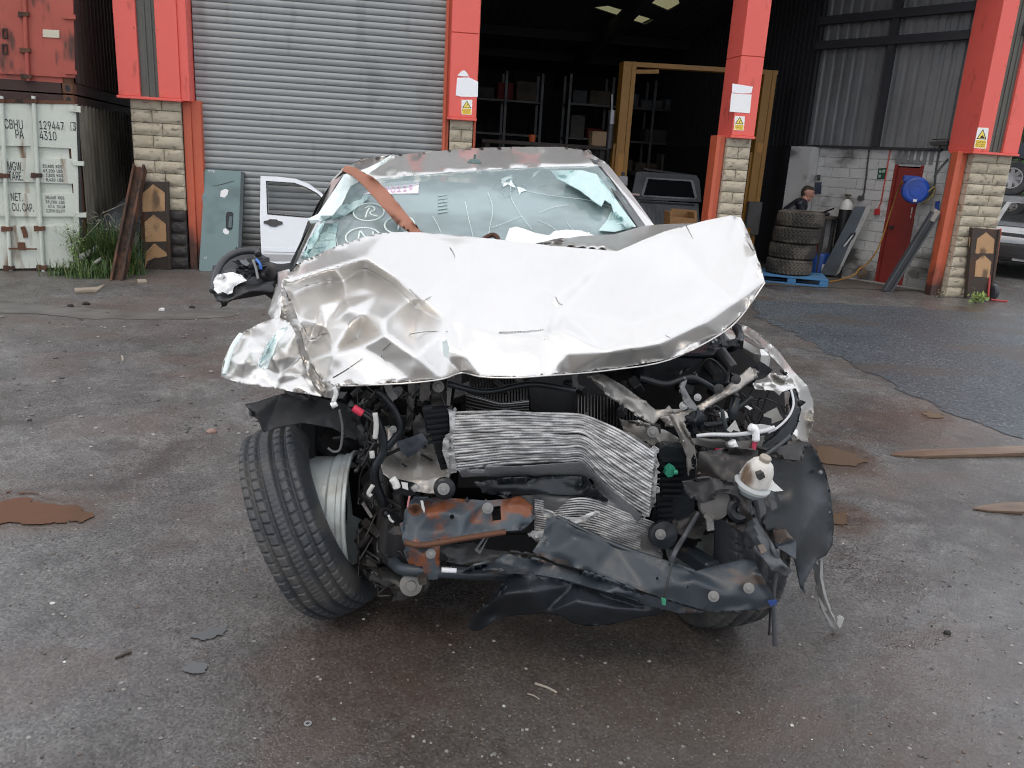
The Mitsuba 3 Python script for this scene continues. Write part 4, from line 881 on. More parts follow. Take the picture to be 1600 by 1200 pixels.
solo('alarm_call_point', 'small red alarm call point on the white wall left of the red door', 'alarm', wplate([(1368.5, 326.5), (1375.5, 326), (1375, 335.5), (1367.5, 336)], .002, .04), 'satin', False, (.35, .03, .035))
solo('poster_board', 'dark blue poster hanging on the white wall behind the man', 'poster', cat([wplate([(1274, 285), (1284, 284.5), (1283, 303), (1273, 303)], .002, .008)]), 'clean', False, (.03, .04, .06))
solo('wall_bracket', 'small dark fitting on the wall above the blue poster', 'fitting', wplate([(1278, 273), (1282, 273), (1282, 282), (1277.5, 282)], .002, .03), 'clean', False, (.05, .05, .05))
sh = thing('wall_shelf', 'dark bracket shelf on the wall above the right of the red door', 'shelf')
part(sh, 'board', wplate([(1458, 222), (1486, 221), (1486, 227), (1460, 228)], .0, .12), 'satin', color=(.03, .03, .032)); part(sh, 'rail', tube([wq(1457, 218, .05), wq(1472, 217.5, .1), wq(1486, 217, .05)], .01, 6, curve=False), 'satin', True, (.05, .05, .05))
# hose reel
hr = thing('hose_reel', 'round blue air hose reel hanging in front of the red door', 'hose reel')
hc = wq(1430, 297, .35); hcn = unit(EYE - hc); hcn = unit(hcn + A([.25, 0, 0])); hu = unit(np.cross([0, 0, 1], hcn)); hv = np.cross(hcn, hu)
hf = lambda m: frame(m, hc, hu, hv, hcn)
part(hr, 'drum', hf(lathe([(0, -.08), (.15, -.08), (.185, -.06), (.192, -.02), (.192, .02), (.18, .055), (.15, .07), (.145, .064), (.10, .066), (.095, .074), (.06, .076), (.055, .07), (0, .072)], 48)), 'satin', 40, (.012, .06, .33))
part(hr, 'housing', hf(box(-.19, .02, .11, .20, -.06, .03, .01)), 'satin', color=(.012, .06, .33))
part(hr, 'label', hf(box(-.02, .03, -.165, -.13, .058, .072)), 'clean', color=(.6, .6, .6))
part(hr, 'bracket', hf(box(.1, .3, -.03, .06, -.2, -.09)), 'satin', color=(.05, .05, .05))
solo('air_hose', 'orange yellow air hose drooping from the blue reel to a coil on the floor', 'hose', tube([hit(1410, 283, hc, hcn), wq(1402, 300, .32), wq(1392, 330, .25), wq(1382, 362, .2), wq(1370, 392, .2), wq(1355, 412, .2), wq(1342, 421, .25), wq(1335, 429, .3)] + [gnd(1310, 438, .02), gnd(1296, 440, .02)], .011, 7), 'satin', True, (.34, .17, .035))
solo('hose_coil', 'small coil of brown hose at the foot of the white wall', 'hose', cat([tube([wq(1346, 425, .12) + (wd[0] * A([1, 0, 0]) + wd[1] * A([0, 1, 0])) * (.055 + .006 * j) * math.cos(t) + A([0, 0, 1]) * (.07 + .006 * j) * math.sin(t) for t in np.linspace(0, 2 * math.pi, 20)], .010, 6, 2) for j in (-3, 0, 3)]), 'satin', True, (.16, .11, .07))
solo('hose_tail', 'thin grey air line hanging from the right of the blue reel', 'hose', tube([wq(1449, 300, .3), wq(1461, 292, .2), wq(1457, 305, .2), wq(1450, 313, .25), wq(1440, 320, .2)], .009, 6), 'satin', True, (.28, .22, .06))
nb_ = thing('door_notice', 'small white and red notice on the red door under the hose reel', 'notice'); part(nb_, 'sheet', wplate([(1424.5, 324), (1432, 323), (1430, 341), (1422.5, 341)], .0, .006), 'clean', color=(.42, .40, .36)); part(nb_, 'red_band', wplate([(1424, 334), (1430.4, 333.6), (1430, 336.5), (1423.5, 337)], .007, .001), 'clean', color=(.4, .03, .03))
solo('blue_notice', 'small blue notice on the jamb right of the red door', 'notice', wplate([(1462, 315), (1469, 314), (1467, 328), (1461, 329)], .002, .01), 'clean', False, (.02, .06, .30))
gc = thing('gas_cylinder', 'tall black gas cylinder with a white shoulder beside the tyres', 'gas cylinder')
gb = wq(1313, 380, .15); gp = A([gb[0], gb[1], 0]); gr = .10; gt = hit(1314, 327, gb, A([0, -1., 0]))[2]
part(gc, 'body', lathe([(0, .008), (gr, .008), (gr, gt), (0, gt)], 32).apply_translation(gp), 'satin', 40, (.008, .008, .009))
part(gc, 'shoulder', lathe([(0, gt + .001), (gr, gt + .001), (gr * .97, gt + .06), (gr * .7, gt + .12), (gr * .35, gt + .15), (gr * .3, gt + .165), (0, gt + .165)], 32).apply_translation(gp), 'satin', 40, (.5, .5, .48))
part(gc, 'valve', cat([cyl(gp + A([0, 0, gt + .165]), gp + A([0, 0, gt + .24]), .022), cyl(gp + A([-.05, 0, gt + .22]), gp + A([.05, 0, gt + .22]), .014)]), 'metal', 40, (.12, .11, .08))
# dented panel leaning
lp = thing('leaning_panel', 'dented dark grey truck tailgate leaning against the white wall', 'tailgate')
pq = [(1336, 322), (1353, 323), (1306, 430), (1281, 428)]
lpf = lambda q: [gnd(*q)]
pA, pB = gnd(1281, 432), gnd(1306, 434.5); pC = wq(1345, 322, .30); pn = unit(np.cross(pB - pA, pC - pA)); pn = pn if np.dot(pn, EYE - pA) > 0 else -pn
part(lp, 'skin', fplate(pq, pA, pn, .03), 'satin', color=(.07, .085, .10))
part(lp, 'edge', fplate([(1353, 323), (1362, 322.5), (1312, 425), (1306, 430)], pA, pn, .06, lift=-.03), 'satin', color=(.32, .32, .31))
part(lp, 'handle', fplate([(1331, 367), (1334, 366), (1321, 384), (1317, 384)], pA, pn, .01, lift=.031), 'clean', color=(.4, .42, .44))
part(lp, 'recess', fplate([(1329, 364), (1338, 362), (1336, 368), (1323, 385), (1315, 385)], pA, pn, .004, lift=.031), 'clean', color=(.02, .022, .025))
bd = thing('blue_drum', 'blue plastic drum with a white label between tyres and leaning panel', 'drum')
bp = wq(1283, 400, .22); bp[2] = 0; bt = .36
part(bd, 'body', lathe([(0, .008), (.15, .008), (.165, .03), (.165, .32), (.15, bt), (.05, bt + .01), (0, bt + .01)], 32).apply_translation(bp), 'satin', 40, (.01, .05, .22)); 
part(bd, 'label', frame(box(-.05, .05, -.17, -.166, .09, .20), bp, A([1, 0, 0]), A([0, 1., 0]), A([0, 0, 1])), 'clean', color=(.55, .56, .58))
rc = wq(1268, 400, .1); rc[1] -= .45; solo('red_can', 'dull red canister behind the top of the blue drum', 'canister', box(rc[0] - .1, rc[0] + .06, rc[1] + .35, rc[1] + .55, .008, .62, .03), 'satin', False, (.16, .02, .018))
be = thing('workbench', 'cluttered steel bench along the white wall behind the man', 'bench')
b0, b1 = W0 + wd * (wl * .80), W0 + wd * (wl * .98); zb_ = hit(1295, 338, np.r_[(b0 + b1) / 2 + wn * .3, 0], wn3)[2]
part(be, 'top', fr_(box(wl * .80, wl * .99, -.4, -.01, zb_ - .05, zb_, .004)), 'satin', color=(.09, .085, .075))
for x in (wl * .81, wl * .95):
    for y in (-.38, -.1): part(be, 'leg', fr_(box(x, x + .05, y, y + .05, .03, zb_ - .051)), 'satin', color=(.05, .05, .05))
solo('bench_vice', 'small black tool lying on the bench behind the tyres', 'tool', cat([fr_(box(wl * .81, wl * .88, -.35, -.25, zb_ + .001, zb_ + .06, .02)), bar(np.r_[W0 + wd * wl * .85 + wn * .3, zb_ + .05], np.r_[W0 + wd * wl * .78 + wn * .32, zb_ + .13], .03, .02)]), 'satin', False, (.015, .015, .015))
# long plastic bar leaning by the jamb
lb0, lb1 = gnd(1384, 456), at(1461, 333, FY + .28); la = unit(lb1 - lb0); ls = unit(np.cross(la, [0, -1, 0])); ln_ = np.cross(ls, la); ll = np.linalg.norm(lb1 - lb0)
sb_ = thing('side_step_bar', 'long dark grey plastic side step leaning on the right door jamb', 'side step')
part(sb_, 'tread', frame(box(-.06, .06, -.012, .012, 0, ll, .004), lb0, ls, ln_, la), 'satin', color=(.035, .038, .043))
for s in (-1, 1): part(sb_, 'lip', frame(box(s * .055 - .012, s * .055 + .012, -.03, .05, 0, ll, .004), lb0, ls, ln_, la), 'satin', color=(.05, .054, .06))
part(sb_, 'end_cap', frame(box(-.05, .05, -.02, .03, ll - .12, ll + .05, .004), lb0, ls, ln_, la), 'satin', color=(.26, .24, .21))
def extinguisher(label, base, r, h, col, full=True):
    k = thing('fire_extinguisher', label, 'fire extinguisher'); b = A([base[0], base[1], 0.006])
    part(k, 'cylinder', lathe([(0, 0), (r, 0), (r, h * .78), (r * .9, h * .86), (r * .45, h * .93), (r * .3, h * .95), (0, h * .95)], 28).apply_translation(b), 'satin', 40, col)
    part(k, 'valve', cat([cyl(b + A([0, 0, h * .95]), b + A([0, 0, h]), r * .28), bar(b + A([0, 0, h]), b + A([r * 1.2, -.02, h * 1.05]), .02, .015)]), 'satin', 40, (.02, .02, .02))
    part(k, 'label', frame(box(-r * .45, r * .5, -r * 1.03, -r * .9, h * .38, h * .68), b, A([1, 0, 0]), A([0, 1., 0]), A([0, 0, 1])), 'clean', color=(.5, .5, .48))
    part(k, 'hose', tube([b + A([r * .2, -.02, h * .98]), b + A([r * 1.1, -.02, h * .9]), b + A([r * 1.25, -.02, h * .5])], r * .13, 7), 'satin', True, (.02, .02, .02))
extinguisher('small red fire extinguisher standing on the floor by the red door', gnd(1416, 447), .065, .36, (.40, .022, .018))
rr2 = thing('fire_hose_drum', 'large red fire extinguisher unit in shadow behind the right jamb', 'fire extinguisher')
rc2 = gnd(1439, 441); rc2[1] += .12
part(rr2, 'cylinder', lathe([(0, .1), (.12, .1), (.13, .14), (.13, .44), (.1, .52), (.04, .56), (0, .56)], 28).apply_translation([rc2[0], rc2[1], .02]), 'satin', 40, (.20, .014, .014))
part(rr2, 'stand', box(rc2[0] - .1, rc2[0] + .1, rc2[1] - .1, rc2[1] + .1, .008, .115), 'satin', color=(.03, .03, .03))
part(rr2, 'label', box(rc2[0] - .06, rc2[0] + .0, rc2[1] - .142, rc2[1] - .131, .2, .26), 'clean', color=(.5, .48, .45))
part(rr2, 'hose', tube([rc2 + A([.02, -.08, .58]), rc2 + A([-.08, -.14, .6]), rc2 + A([-.17, -.14, .45]), rc2 + A([-.2, -.14, .25]), rc2 + A([-.12, -.15, .16])], .012, 7), 'satin', True, (.012, .012, .012))
# hand truck beside right guard
ht = thing('hand_truck', 'red hand truck with a black wheel standing behind the right guard plate', 'hand truck')
hb_ = gnd(1556, 470)
part(ht, 'wheel', lathe([(.03, -.035), (.10, -.035), (.115, -.02), (.115, .02), (.10, .035), (.03, .035), (.03, -.035)], 24, 'x').apply_translation(hb_ + A([-.02, .08, .115])), 'tyre_rubber', 40)
part(ht, 'frame', cat([tube([hb_ + A([-.1, .04, .05]), hb_ + A([-.08, .16, .5]), hb_ + A([-.05, .3, 1.02])], .016, 7), tube([hb_ + A([-.1, -.02, .02]), hb_ + A([.02, -.08, .015]), hb_ + A([.1, -.1, .015])], .014, 6)]), 'satin', True, (.35, .04, .04))
# ---------------------------------------------------------------- scrapped cars, trees and hedge beyond the right corner
def wreck(name, label, cat_, o, ang, L, W, prof, cabin, col, wheels=True, wr=.33, lights=True):
    """prof: lower body side outline (x, z); cabin: greenhouse outline; x towards the front of the car"""
    k = thing(name, label, cat_)
    M = lambda m: frame(m, o, A([math.cos(ang), math.sin(ang), 0]), A([-math.sin(ang), math.cos(ang), 0]), A([0, 0, 1]))
    def ext(poly, w, inset=0.0):
        v, f = tri2d(poly); top = v[:, 1].max(); sc = 1 - inset * (v[:, 1] - v[:, 1].min()) / max(top - v[:, 1].min(), .01)
        a = np.c_[v[:, 0], -w / 2 * sc, v[:, 1]]; b = np.c_[v[:, 0], w / 2 * sc, v[:, 1]]; return solid(a, f, b)
    part(k, 'body', M(ext(prof, W, .06)), 'satin', 30, col)
    c = part(k, 'cabin', M(ext(cabin, W * .9, .22)), 'satin', 30, A(col) * .9)
    cx, cz = A(cabin).mean(0); win = (A(cabin) - [cx, cz]) * [.80, .68] + [cx, cz + .0]
    for s in (-1, 1):
        sc = W * .9 / 2 * .93
        v, f = tri2d(win); zz = (v[:, 1] - A(cabin)[:, 1].min()) / np.ptp(A(cabin)[:, 1]); y = W * .9 / 2 * (1 - .22 * zz)
        fr2 = np.c_[v[:, 0], s * (y + .012), v[:, 1]]; part(c, 'window', M(solid(fr2, f, fr2 - A([0, s * .02, 0]))), 'dark_glass')
    front = cabin[-1], cabin[-2]
    (xa_, za_), (xb2, zb2) = front
    ws = A([[xa_, -W * .42, za_], [xa_, W * .42, za_], [xb2, W * .34, zb2], [xb2, -W * .34, zb2]]); wc_ = ws.mean(0); nn = unit(A([zb2 - za_, 0, xa_ - xb2])); ws = wc_ + (ws - wc_) * .9 + nn * .015
    part(c, 'windscreen', M(solid(ws, [[0, 1, 2], [0, 2, 3]], ws - nn * .02)), 'dark_glass')
    if wheels:
        for x in (L * .30, -L * .30):
            for s in (-1, 1):
                t = part(k, 'wheel', M(lathe([(wr * .62, -.1), (wr * .95, -.1), (wr, -.07), (wr, .07), (wr * .95, .1), (wr * .62, .1), (wr * .62, -.1)], 28, 'y').apply_translation([x, s * (W / 2 - .06), wr])), 'tyre_rubber', 40)
                rim = [lathe([(0, -.02), (wr * .2, -.03), (wr * .2, .03), (0, .03)], 16, 'y'), lathe([(wr * .54, -.06), (wr * .61, -.06), (wr * .61, .06), (wr * .54, .06), (wr * .54, -.06)], 28, 'y')]
                for q in range(8): aa = q * math.pi / 4; rim.append(bar([wr * .15 * math.cos(aa), s * .03, wr * .15 * math.sin(aa)], [wr * .57 * math.cos(aa), s * .04, wr * .57 * math.sin(aa)], .07, .02, (0, 1, 0)))
                part(t, 'rim', M(cat(rim).apply_translation([x, s * (W / 2 - .03), wr])), 'metal', 40, (.6, .61, .62))
    return k, M
g1 = gnd(1640, 404); dn = unit(A([g1[0], g1[1], 0]))
axl = A([dn[1], -dn[0], 0])
suv_p = [(-2.1, .45), (-2.1, .95), (-1.9, 1.0), (1.0, 1.02), (1.9, .95), (2.1, .8), (2.12, .5), (1.75, .42), (1.68, .66), (1.3, .75), (.95, .66), (.85, .38), (-.85, .38), (-.95, .66), (-1.3, .75), (-1.68, .66), (-1.75, .42)]
suv_c = [(-1.9, 1.0), (-1.75, 1.55), (.0, 1.6), (.35, 1.55), (1.0, 1.02)][::1]
car_p = [(-2.0, .4), (-2.05, .8), (-1.3, .86), (1.0, .84), (1.85, .72), (2.02, .55), (2.0, .3), (1.6, .28), (1.5, .5), (1.25, .56), (.95, .5), (.85, .25), (-.85, .25), (-.95, .5), (-1.25, .56), (-1.5, .5), (-1.6, .28)]
car_c = [(-1.6, .86), (-1.1, 1.28), (.1, 1.3), (1.0, .84)]
def on(px, py, d): 
    r = ray(px, py); r = r / np.hypot(r[0], r[1]); return EYE + r * d
# lower stack: a dark green estate below, a dark pickup on a rack above, and a crashed silver car before them
d0 = 17.5
b1 = on(1618, 404, d0 + 3.0); b1[2] = 0
k, M = wreck('scrapped_car', 'dark green scrapped car at the bottom of the stack beyond the right column', 'car', b1, math.atan2(-axl[1], -axl[0]), 4.2, 1.7, car_p, car_c, (.025, .045, .042))
b2 = on(1601, 306, d0 + 2.6)
k, M = wreck('scrapped_car', 'dark blue off-road car with alloy wheels on the upper deck beyond the right column', 'car', b2 + axl * 1.0, math.atan2(-axl[1], -axl[0]), 4.2, 1.75, suv_p, suv_c, (.035, .04, .055))
rk = thing('car_rack', 'grey steel deck carrying the upper scrapped car beyond the right column', 'rack')
rz = b2[2] - .01
part(rk, 'deck', frame(box(-2.6, 3.5, -1.0, 1.0, rz - .12, rz), A([b2[0], b2[1], 0]), axl, np.cross([0, 0, 1], axl), A([0, 0, 1])), 'satin', color=(.28, .29, .30))
for x in (-1.15, 3.3):
    for y in (-.95, .9): part(rk, 'post', frame(box(x, x + .1, y, y + .1, .005, rz - .121), A([b2[0], b2[1], 0]), axl, np.cross([0, 0, 1], axl), A([0, 0, 1])), 'satin', color=(.2, .2, .2))
b3 = on(1606, 401, d0); b3[2] = 0
k, M = wreck('scrapped_car', 'crashed silver car with a torn black front facing the yard beyond the right column', 'car', b3 + dn * 1.6, math.atan2(-dn[1], -dn[0]), 4.0, 1.65, car_p, car_c, (.42, .43, .44))
part(k, 'torn_front', M(cat([box(1.9, 2.08, -.72, .72, .3, .62, .04), bar([2.05, -.75, .45], [2.12, .4, .38], .1, .08), bar([2.06, .2, .6], [2.1, .75, .5], .1, .12)])), 'satin', color=(.03, .03, .032))
part(k, 'torn_front', M(cat([bar([2.02, -.7, .78], [2.05, .7, .74], .12, .06)])), 'satin', color=(.06, .06, .065))
part(k, 'headlight', M(box(1.98, 2.09, -.78, -.5, .56, .70, .03)), 'metal', color=(.6, .62, .65)); part(k, 'headlight', M(box(1.98, 2.09, .5, .78, .54, .66, .03)), 'metal', color=(.6, .62, .65))
part(k, 'number_plate', M(box(2.085, 2.10, -.22, .22, .33, .41)), 'clean', color=(.6, .6, .6))
TL = ['first from the left', 'second from the left', 'third from the left', 'rightmost']
def tree(label, base, h, r, seed, col):
    q = np.random.default_rng(seed); k = thing('tree', label, 'tree', 'trees beyond the scrapped cars'); base = A(base)
    segs = [tube([base, base + A([.1, .05, h * .35]), base + A([.0, .2, h * .75])], [.22, .08], 8)]; V, Fc, C, i = [], [], [], 0
    for b in range(16):
        t = .3 + .6 * q.random(); p = base + A([.05, .1, h * t]); e = p + unit(q.normal(0, 1, 3) * A([1, 1, .35]) + A([0, 0, .4])) * r * (.5 + .5 * q.random()); segs.append(tube([p, (p + e) / 2 + q.normal(0, .1, 3), e], [.06, .015], 5))
        for _ in range(330):
            c = e + q.normal(0, r * .26, 3); d = unit(q.normal(0, 1, 3)); f = unit(np.cross(d, q.normal(0, 1, 3))); s = .07 * (.6 + q.random())
            V += [c - d * s, c + f * s * .6, c + d * s, c - f * s * .6]; Fc += [[i, i + 1, i + 2], [i, i + 2, i + 3]]; i += 4; C.append(np.tile(A(col) * (.5 + q.random()), (4, 1)))
    part(k, 'trunk', cat(segs), 'matte', True, (.05, .04, .03)); part(k, 'crown', trimesh.Trimesh(A(V), Fc, process=False), 'leaf', False, np.vstack(C))
for i in range(4):
    t_ = on(1585 + 75 * i, 300, 30 + 2 * (i % 2)); t_[2] = 0
    tree(f'leafy green tree beyond the stacked scrapped cars, {TL[i]}', t_, 5.6 + .5 * i, 2.2, 20 + i, (.05, .11, .03))
bw = thing('grey_building', 'plain grey shed wall far behind the scrapped cars', 'building')
q_ = on(1700, 300, 36); part(bw, 'wall', frame(corr((0, 0), (26, 0), 0, 3.2, .4, .04).apply_translation([-14, 0, 0]), A([q_[0], q_[1], 0]), axl * -1, dn, A([0, 0, 1])), 'zinc')
# ---------------------------------------------------------------- the wrecked pickup
S('truck_paint', P_(lambda p, n, uv: X_((.64, .62, .59), (.74, .72, .69), F_(p.x * 2, p.y * 2, p.z * 2, 3))), .29, .82, clearcoat=.3, clearcoat_gloss=.8)
S('bare_metal', P_(lambda p, n, uv: X_(X_((.24, .225, .205), (.42, .40, .375), F_(p.x * 9, p.y * 9, p.z * 9, 3)), (.07, .06, .05), SS(.55, .75, F_(p.x * 14, p.y * 14, p.z * 14, 4)) * .8)), .38, .55)
S('rust_paint', rusty((.055, .068, .082), (.26, .085, .035), .45, .56, 11.0, 12), .5)
S('beam_paint', P_(lambda p, n, uv: X_(X_((.016, .022, .028), (.034, .043, .053), F_(p.x * 6, p.y * 6, p.z * 6, 4)), (.085, .06, .045), SS(.6, .75, F_(p.x * 12, p.y * 12, p.z * 20, 4)) * .7)), .42, specular=.5)
S('black_plastic', P_(lambda p, n, uv: X_((.007, .009, .011), (.017, .021, .026), SS(.4, .75, F_(p.x * 6, p.y * 6, p.z * 6, 4)))), .33, bump=(P_(lambda p, n, uv: F_(p.x * 40, p.y * 40, p.z * 40, 2), 1e-3), .0012), specular=.35)
S('alloy_fin', P_(lambda p, n, uv: X_((.24, .24, .24), (.52, .52, .52), SS(.3, .7, F_(p.x * 30, p.y * 30, p.z * 70, 3)))), .52, .45)
S('rim_silver', P_(lambda p, n, uv: X_((.44, .48, .475), (.26, .26, .25), SS(.45, .75, F_(p.x * 8, p.y * 8, p.z * 8, 4)))), .5, .2)
scene['screen_glass'] = {'type': 'blendbsdf', 'weight': P_(lambda p, n, uv: dr.clip(.36 + .30 * SS(.5, .7, F_(p.x * 2.4 + 2, p.y * 2.4, p.z * 5, 4)), 0, 1)), 'a': {'type': 'thindielectric', 'int_ior': 1.5},
                         'b': {'type': 'twosided', 'bsdf': {'type': 'principled', 'base_color': {'type': 'rgb', 'value': [.36, .455, .46]}, 'roughness': .12, 'specular': .7}}}
tk = thing('wrecked_pickup', 'silver pickup truck with a smashed front, crumpled bonnet and burst front tyre', 'pickup truck')
def tp_(kind, mesh, mat, smooth=False, color=None, label=None, stuff=False, under=None):
    return part(under or tk, kind, mesh, mat, smooth, color, label, stuff)
def bolt(x, y, Y, r, under=None, kind='bolt', col=(.30, .30, .29)):
    r *= .88; c = at(x, y, Y); d = unit(EYE - c); u = unit(np.cross([0, 0, 1], d)); v = np.cross(d, u)
    m = [lathe([(0, 0), (r, 0), (r * .95, .006), (r * .5, .007), (0, .007)], 20), lathe([(0, .0075), (r * .52, .0075), (r * .48, .018), (0, .019)], 6)]
    return tp_(kind, frame(cat(m), c, u, v, d), 'satin', 30, tuple(v * .55 for v in col), under=under)

# cab ---------------------------------------------------------------
GC = [(462, 412, 3.50), (600, 405, 3.42), (740, 400, 3.38), (880, 385, 3.42), (1010, 358, 3.50), (545, 284, 4.15), (642, 272, 4.07), (742, 264, 4.04), (842, 259, 4.07), (938, 257, 4.15), (505, 340, 3.84), (640, 335, 3.74), (742, 330, 3.70), (850, 325, 3.74), (975, 305, 3.84)]
gY = surf(GC)
gl = [(553, 283), (600, 278), (640, 274.5), (745, 266), (840, 261), (934, 259), (947, 275), (972, 308), (1003, 354), (965, 375), (840, 392), (700, 398), (590, 405), (466, 410), (482, 382), (512, 330)]
tp_('windscreen', panel(gl, GC, 9, .005, soft=12), 'screen_glass', True)
roofc = [(537, 263, 4.12), (556, 283, 4.15), (642, 275, 4.07), (742, 266, 4.04), (842, 261, 4.07), (936, 260, 4.15), (562, 262, 4.3), (642, 256, 4.24), (742, 249, 4.22), (850, 247, 4.26), (922, 250, 4.35), (585, 246, 5.0), (660, 238, 5.3), (735, 231.5, 5.5), (800, 229.5, 5.6), (880, 230, 5.5), (915, 236, 4.9), (944, 252, 4.3)]
tp_('roof', panel([(537, 263), (560, 252.5), (585, 246), (660, 238), (735, 231.5), (800, 229.5), (880, 229.5), (915, 236), (944, 252), (938, 259), (840, 261.5), (745, 266.5), (640, 275), (553, 283.5)], roofc, 7, .02, .002, .02, 8, 3), 'truck_paint', True)
tp_('roof_channel', plate([(899, 232), (908, 233), (933, 248), (947, 258.5), (938, 259.5), (922, 248)], surf([(899, 232, 5.2), (947, 258, 4.18), (908, 233, 5.2), (938, 259, 4.18), (922, 245, 4.4)]), .01), 'satin', color=(.07, .075, .08))
pr = [(940, 250), (950, 257), (985, 300), (1024, 354), (1006, 358), (972, 309), (937, 259)]
pY = surf([(940, 250, 4.2), (1024, 354, 3.48), (1006, 358, 3.46), (937, 259, 4.12), (985, 300, 3.85), (972, 309, 3.78)])
tp_('windscreen_pillar', plate([(938, 253), (950, 257), (985, 300), (1024, 354), (1011, 356), (978, 309), (941, 262)], lambda a, b: pY(a, b) - .02, .05), 'truck_paint')
tp_('windscreen_seal', plate([(930, 259.5), (941, 261), (978, 309), (1011, 356), (999, 358), (966, 309), (936, 268)], lambda a, b: pY(a, b) - .01, .01), 'satin', color=(.10, .105, .11))
lY = surf([(537, 262, 4.12), (553, 283, 4.1), (520, 330, 3.78), (478, 400, 3.46), (452, 420, 3.42), (505, 320, 3.8)])
tp_('windscreen_pillar', plate([(536, 262), (541, 266), (523, 292), (500, 335), (470, 395), (459, 418), (450, 420), (470, 385), (497, 325), (517, 283)], lambda a, b: lY(a, b) - .03, .05), 'truck_paint')
tp_('windscreen_seal', plate([(537, 266), (543, 268), (527, 300), (512, 325), (486, 340), (496, 318), (519, 284)], lambda a, b: lY(a, b) - .05, .012), 'black_rubber')
tp_('windscreen_seal', plate([(481, 345), (487, 347), (463, 404), (454, 420), (450, 418), (470, 376)], lambda a, b: lY(a, b) - .05, .012), 'black_rubber')
S('frosted', (.66, .74, .73), .5); S('mint_glass', (.42, .56, .55), .3, specular=.7)
tp_('shattered_glass_edge', panel([(538, 272), (552, 270), (575, 262), (600, 250), (612, 243), (606, 252), (580, 268), (566, 282), (548, 290), (534, 318), (520, 336), (506, 344), (486, 350), (481, 342), (497, 334), (520, 300)], [(538, 272, 3.95), (612, 243, 4.5), (566, 282, 3.98), (520, 336, 3.68), (481, 342, 3.62), (548, 290, 3.95)], 4, .004, .02, .15, 0, 2), 'frosted', 40)
tp_('shattered_glass_edge', panel([(496, 352), (508, 346), (500, 365), (490, 385), (478, 402), (470, 404), (482, 378)], [(496, 352, 3.58), (508, 346, 3.6), (470, 404, 3.38), (490, 385, 3.46)], 3, .004, .02, .2, 0, 5), 'mint_glass', 40)
tp_('shattered_glass_edge', panel([(910, 266), (932, 272), (950, 296), (972, 325), (994, 354), (978, 356), (962, 340), (955, 318), (945, 312), (940, 322), (925, 312), (908, 298), (870, 278), (860, 266)], [(910, 266, 4.02), (932, 272, 4.0), (994, 354, 3.46), (940, 322, 3.66), (870, 278, 3.9), (960, 330, 3.6)], 4, .004, .03, .12, 0, 7), 'mint_glass', 40)
for q in ([(548, 292), (580, 306), (566, 318), (540, 336), (506, 346), (514, 326), (530, 310)], [(506, 350), (528, 348), (524, 372), (526, 398), (478, 406), (488, 384)], [(955, 330), (968, 338), (986, 356), (960, 362), (935, 360), (948, 345)]):
    tp_('crazed_film', panel(q, [(a_, b_, gY(a_, b_) - .010) for a_, b_ in q], 4, .002, .006, .15), 'mint_glass', 40)
def mark(pts, r=.0035, dy=.008, curve=True):
    return tube([at(x, y, gY(x, y) - dy) for x, y in pts], r, 5, 5, curve)
def ell(cx, cy, rx, ry, rot=0): 
    p = ring_poly(cx, cy, rx, ry, 18, rot); return np.vstack([p, p[:2]])
ch = (.72, .80, .76)
for nm, ms in (('R', [ell(576, 331.5, 24, 13.5, -.05), [(571, 340), (574, 331), (577, 325)], [(570, 326), (577, 322.5), (584, 324), (585, 329), (578, 332), (582, 336), (590, 338)]]),
               ('N', [ell(567, 371, 27, 15, -.05), [(559, 376), (561, 368), (563, 361), (570, 370), (576, 375)], [(583, 362), (583, 368), (583, 376)]]),
               ('I', [ell(624, 351, 23, 13.5, -.1), [(626, 347), (623, 353), (622, 358)]])):
    tp_('chalk_mark', cat([mark(m, .0038) for m in ms]), 'clean', True, ch, label=f'chalked ring with a letter {nm} on the glass', stuff=True)
st_ = tp_('windscreen_sticker', plate([(556, 291.5), (655, 281), (653.5, 302), (551, 304)], lambda a, b: gY(a, b) - .012, .002), 'clean', color=(.80, .74, .77))
P0 = at(600, 301.5, gY(600, 301.5) - .014); e0 = at(645, 297.5, gY(645, 297.5) - .014); u0 = unit(e0 - P0); up0 = unit(at(601, 288, gY(601, 288) - .014) - P0); tm = meshkit.text_mesh('10119', .052, .001)
tm.apply_scale([np.linalg.norm(e0 - P0) / tm.bounds[1][0], 1, 1]); part(st_, 'lettering', frame(tm, P0, u0, up0, unit(np.cross(u0, up0))), 'clean', color=(.48, .32, .46))
cr = [[(797, 290), (800, 312), (815, 338), (831, 358)], [(815, 338), (793, 347), (768, 356)], [(762, 300), (770, 325), (766, 352), (763, 368)], [(676, 338), (684, 352), (690, 366)], [(727, 315), (733, 345), (740, 372)], [(820, 298), (850, 304), (880, 308), (915, 312), (945, 320), (970, 332), (992, 352)], [(888, 320), (865, 324), (845, 332), (842, 333)], [(840, 345), (858, 352), (872, 362)], [(886, 348), (896, 360)], [(860, 266), (890, 278), (915, 288), (930, 300)], [(500, 346), (530, 338), (558, 318), (574, 304)], [(527, 345), (524, 365), (530, 392)], [(508, 348), (512, 370), (506, 395)]]
tp_('crack', cat([mark(c, .0012, .006, True) for c in cr]), 'frosted', True, stuff=True)
r_ = np.random.default_rng(31); cz = []
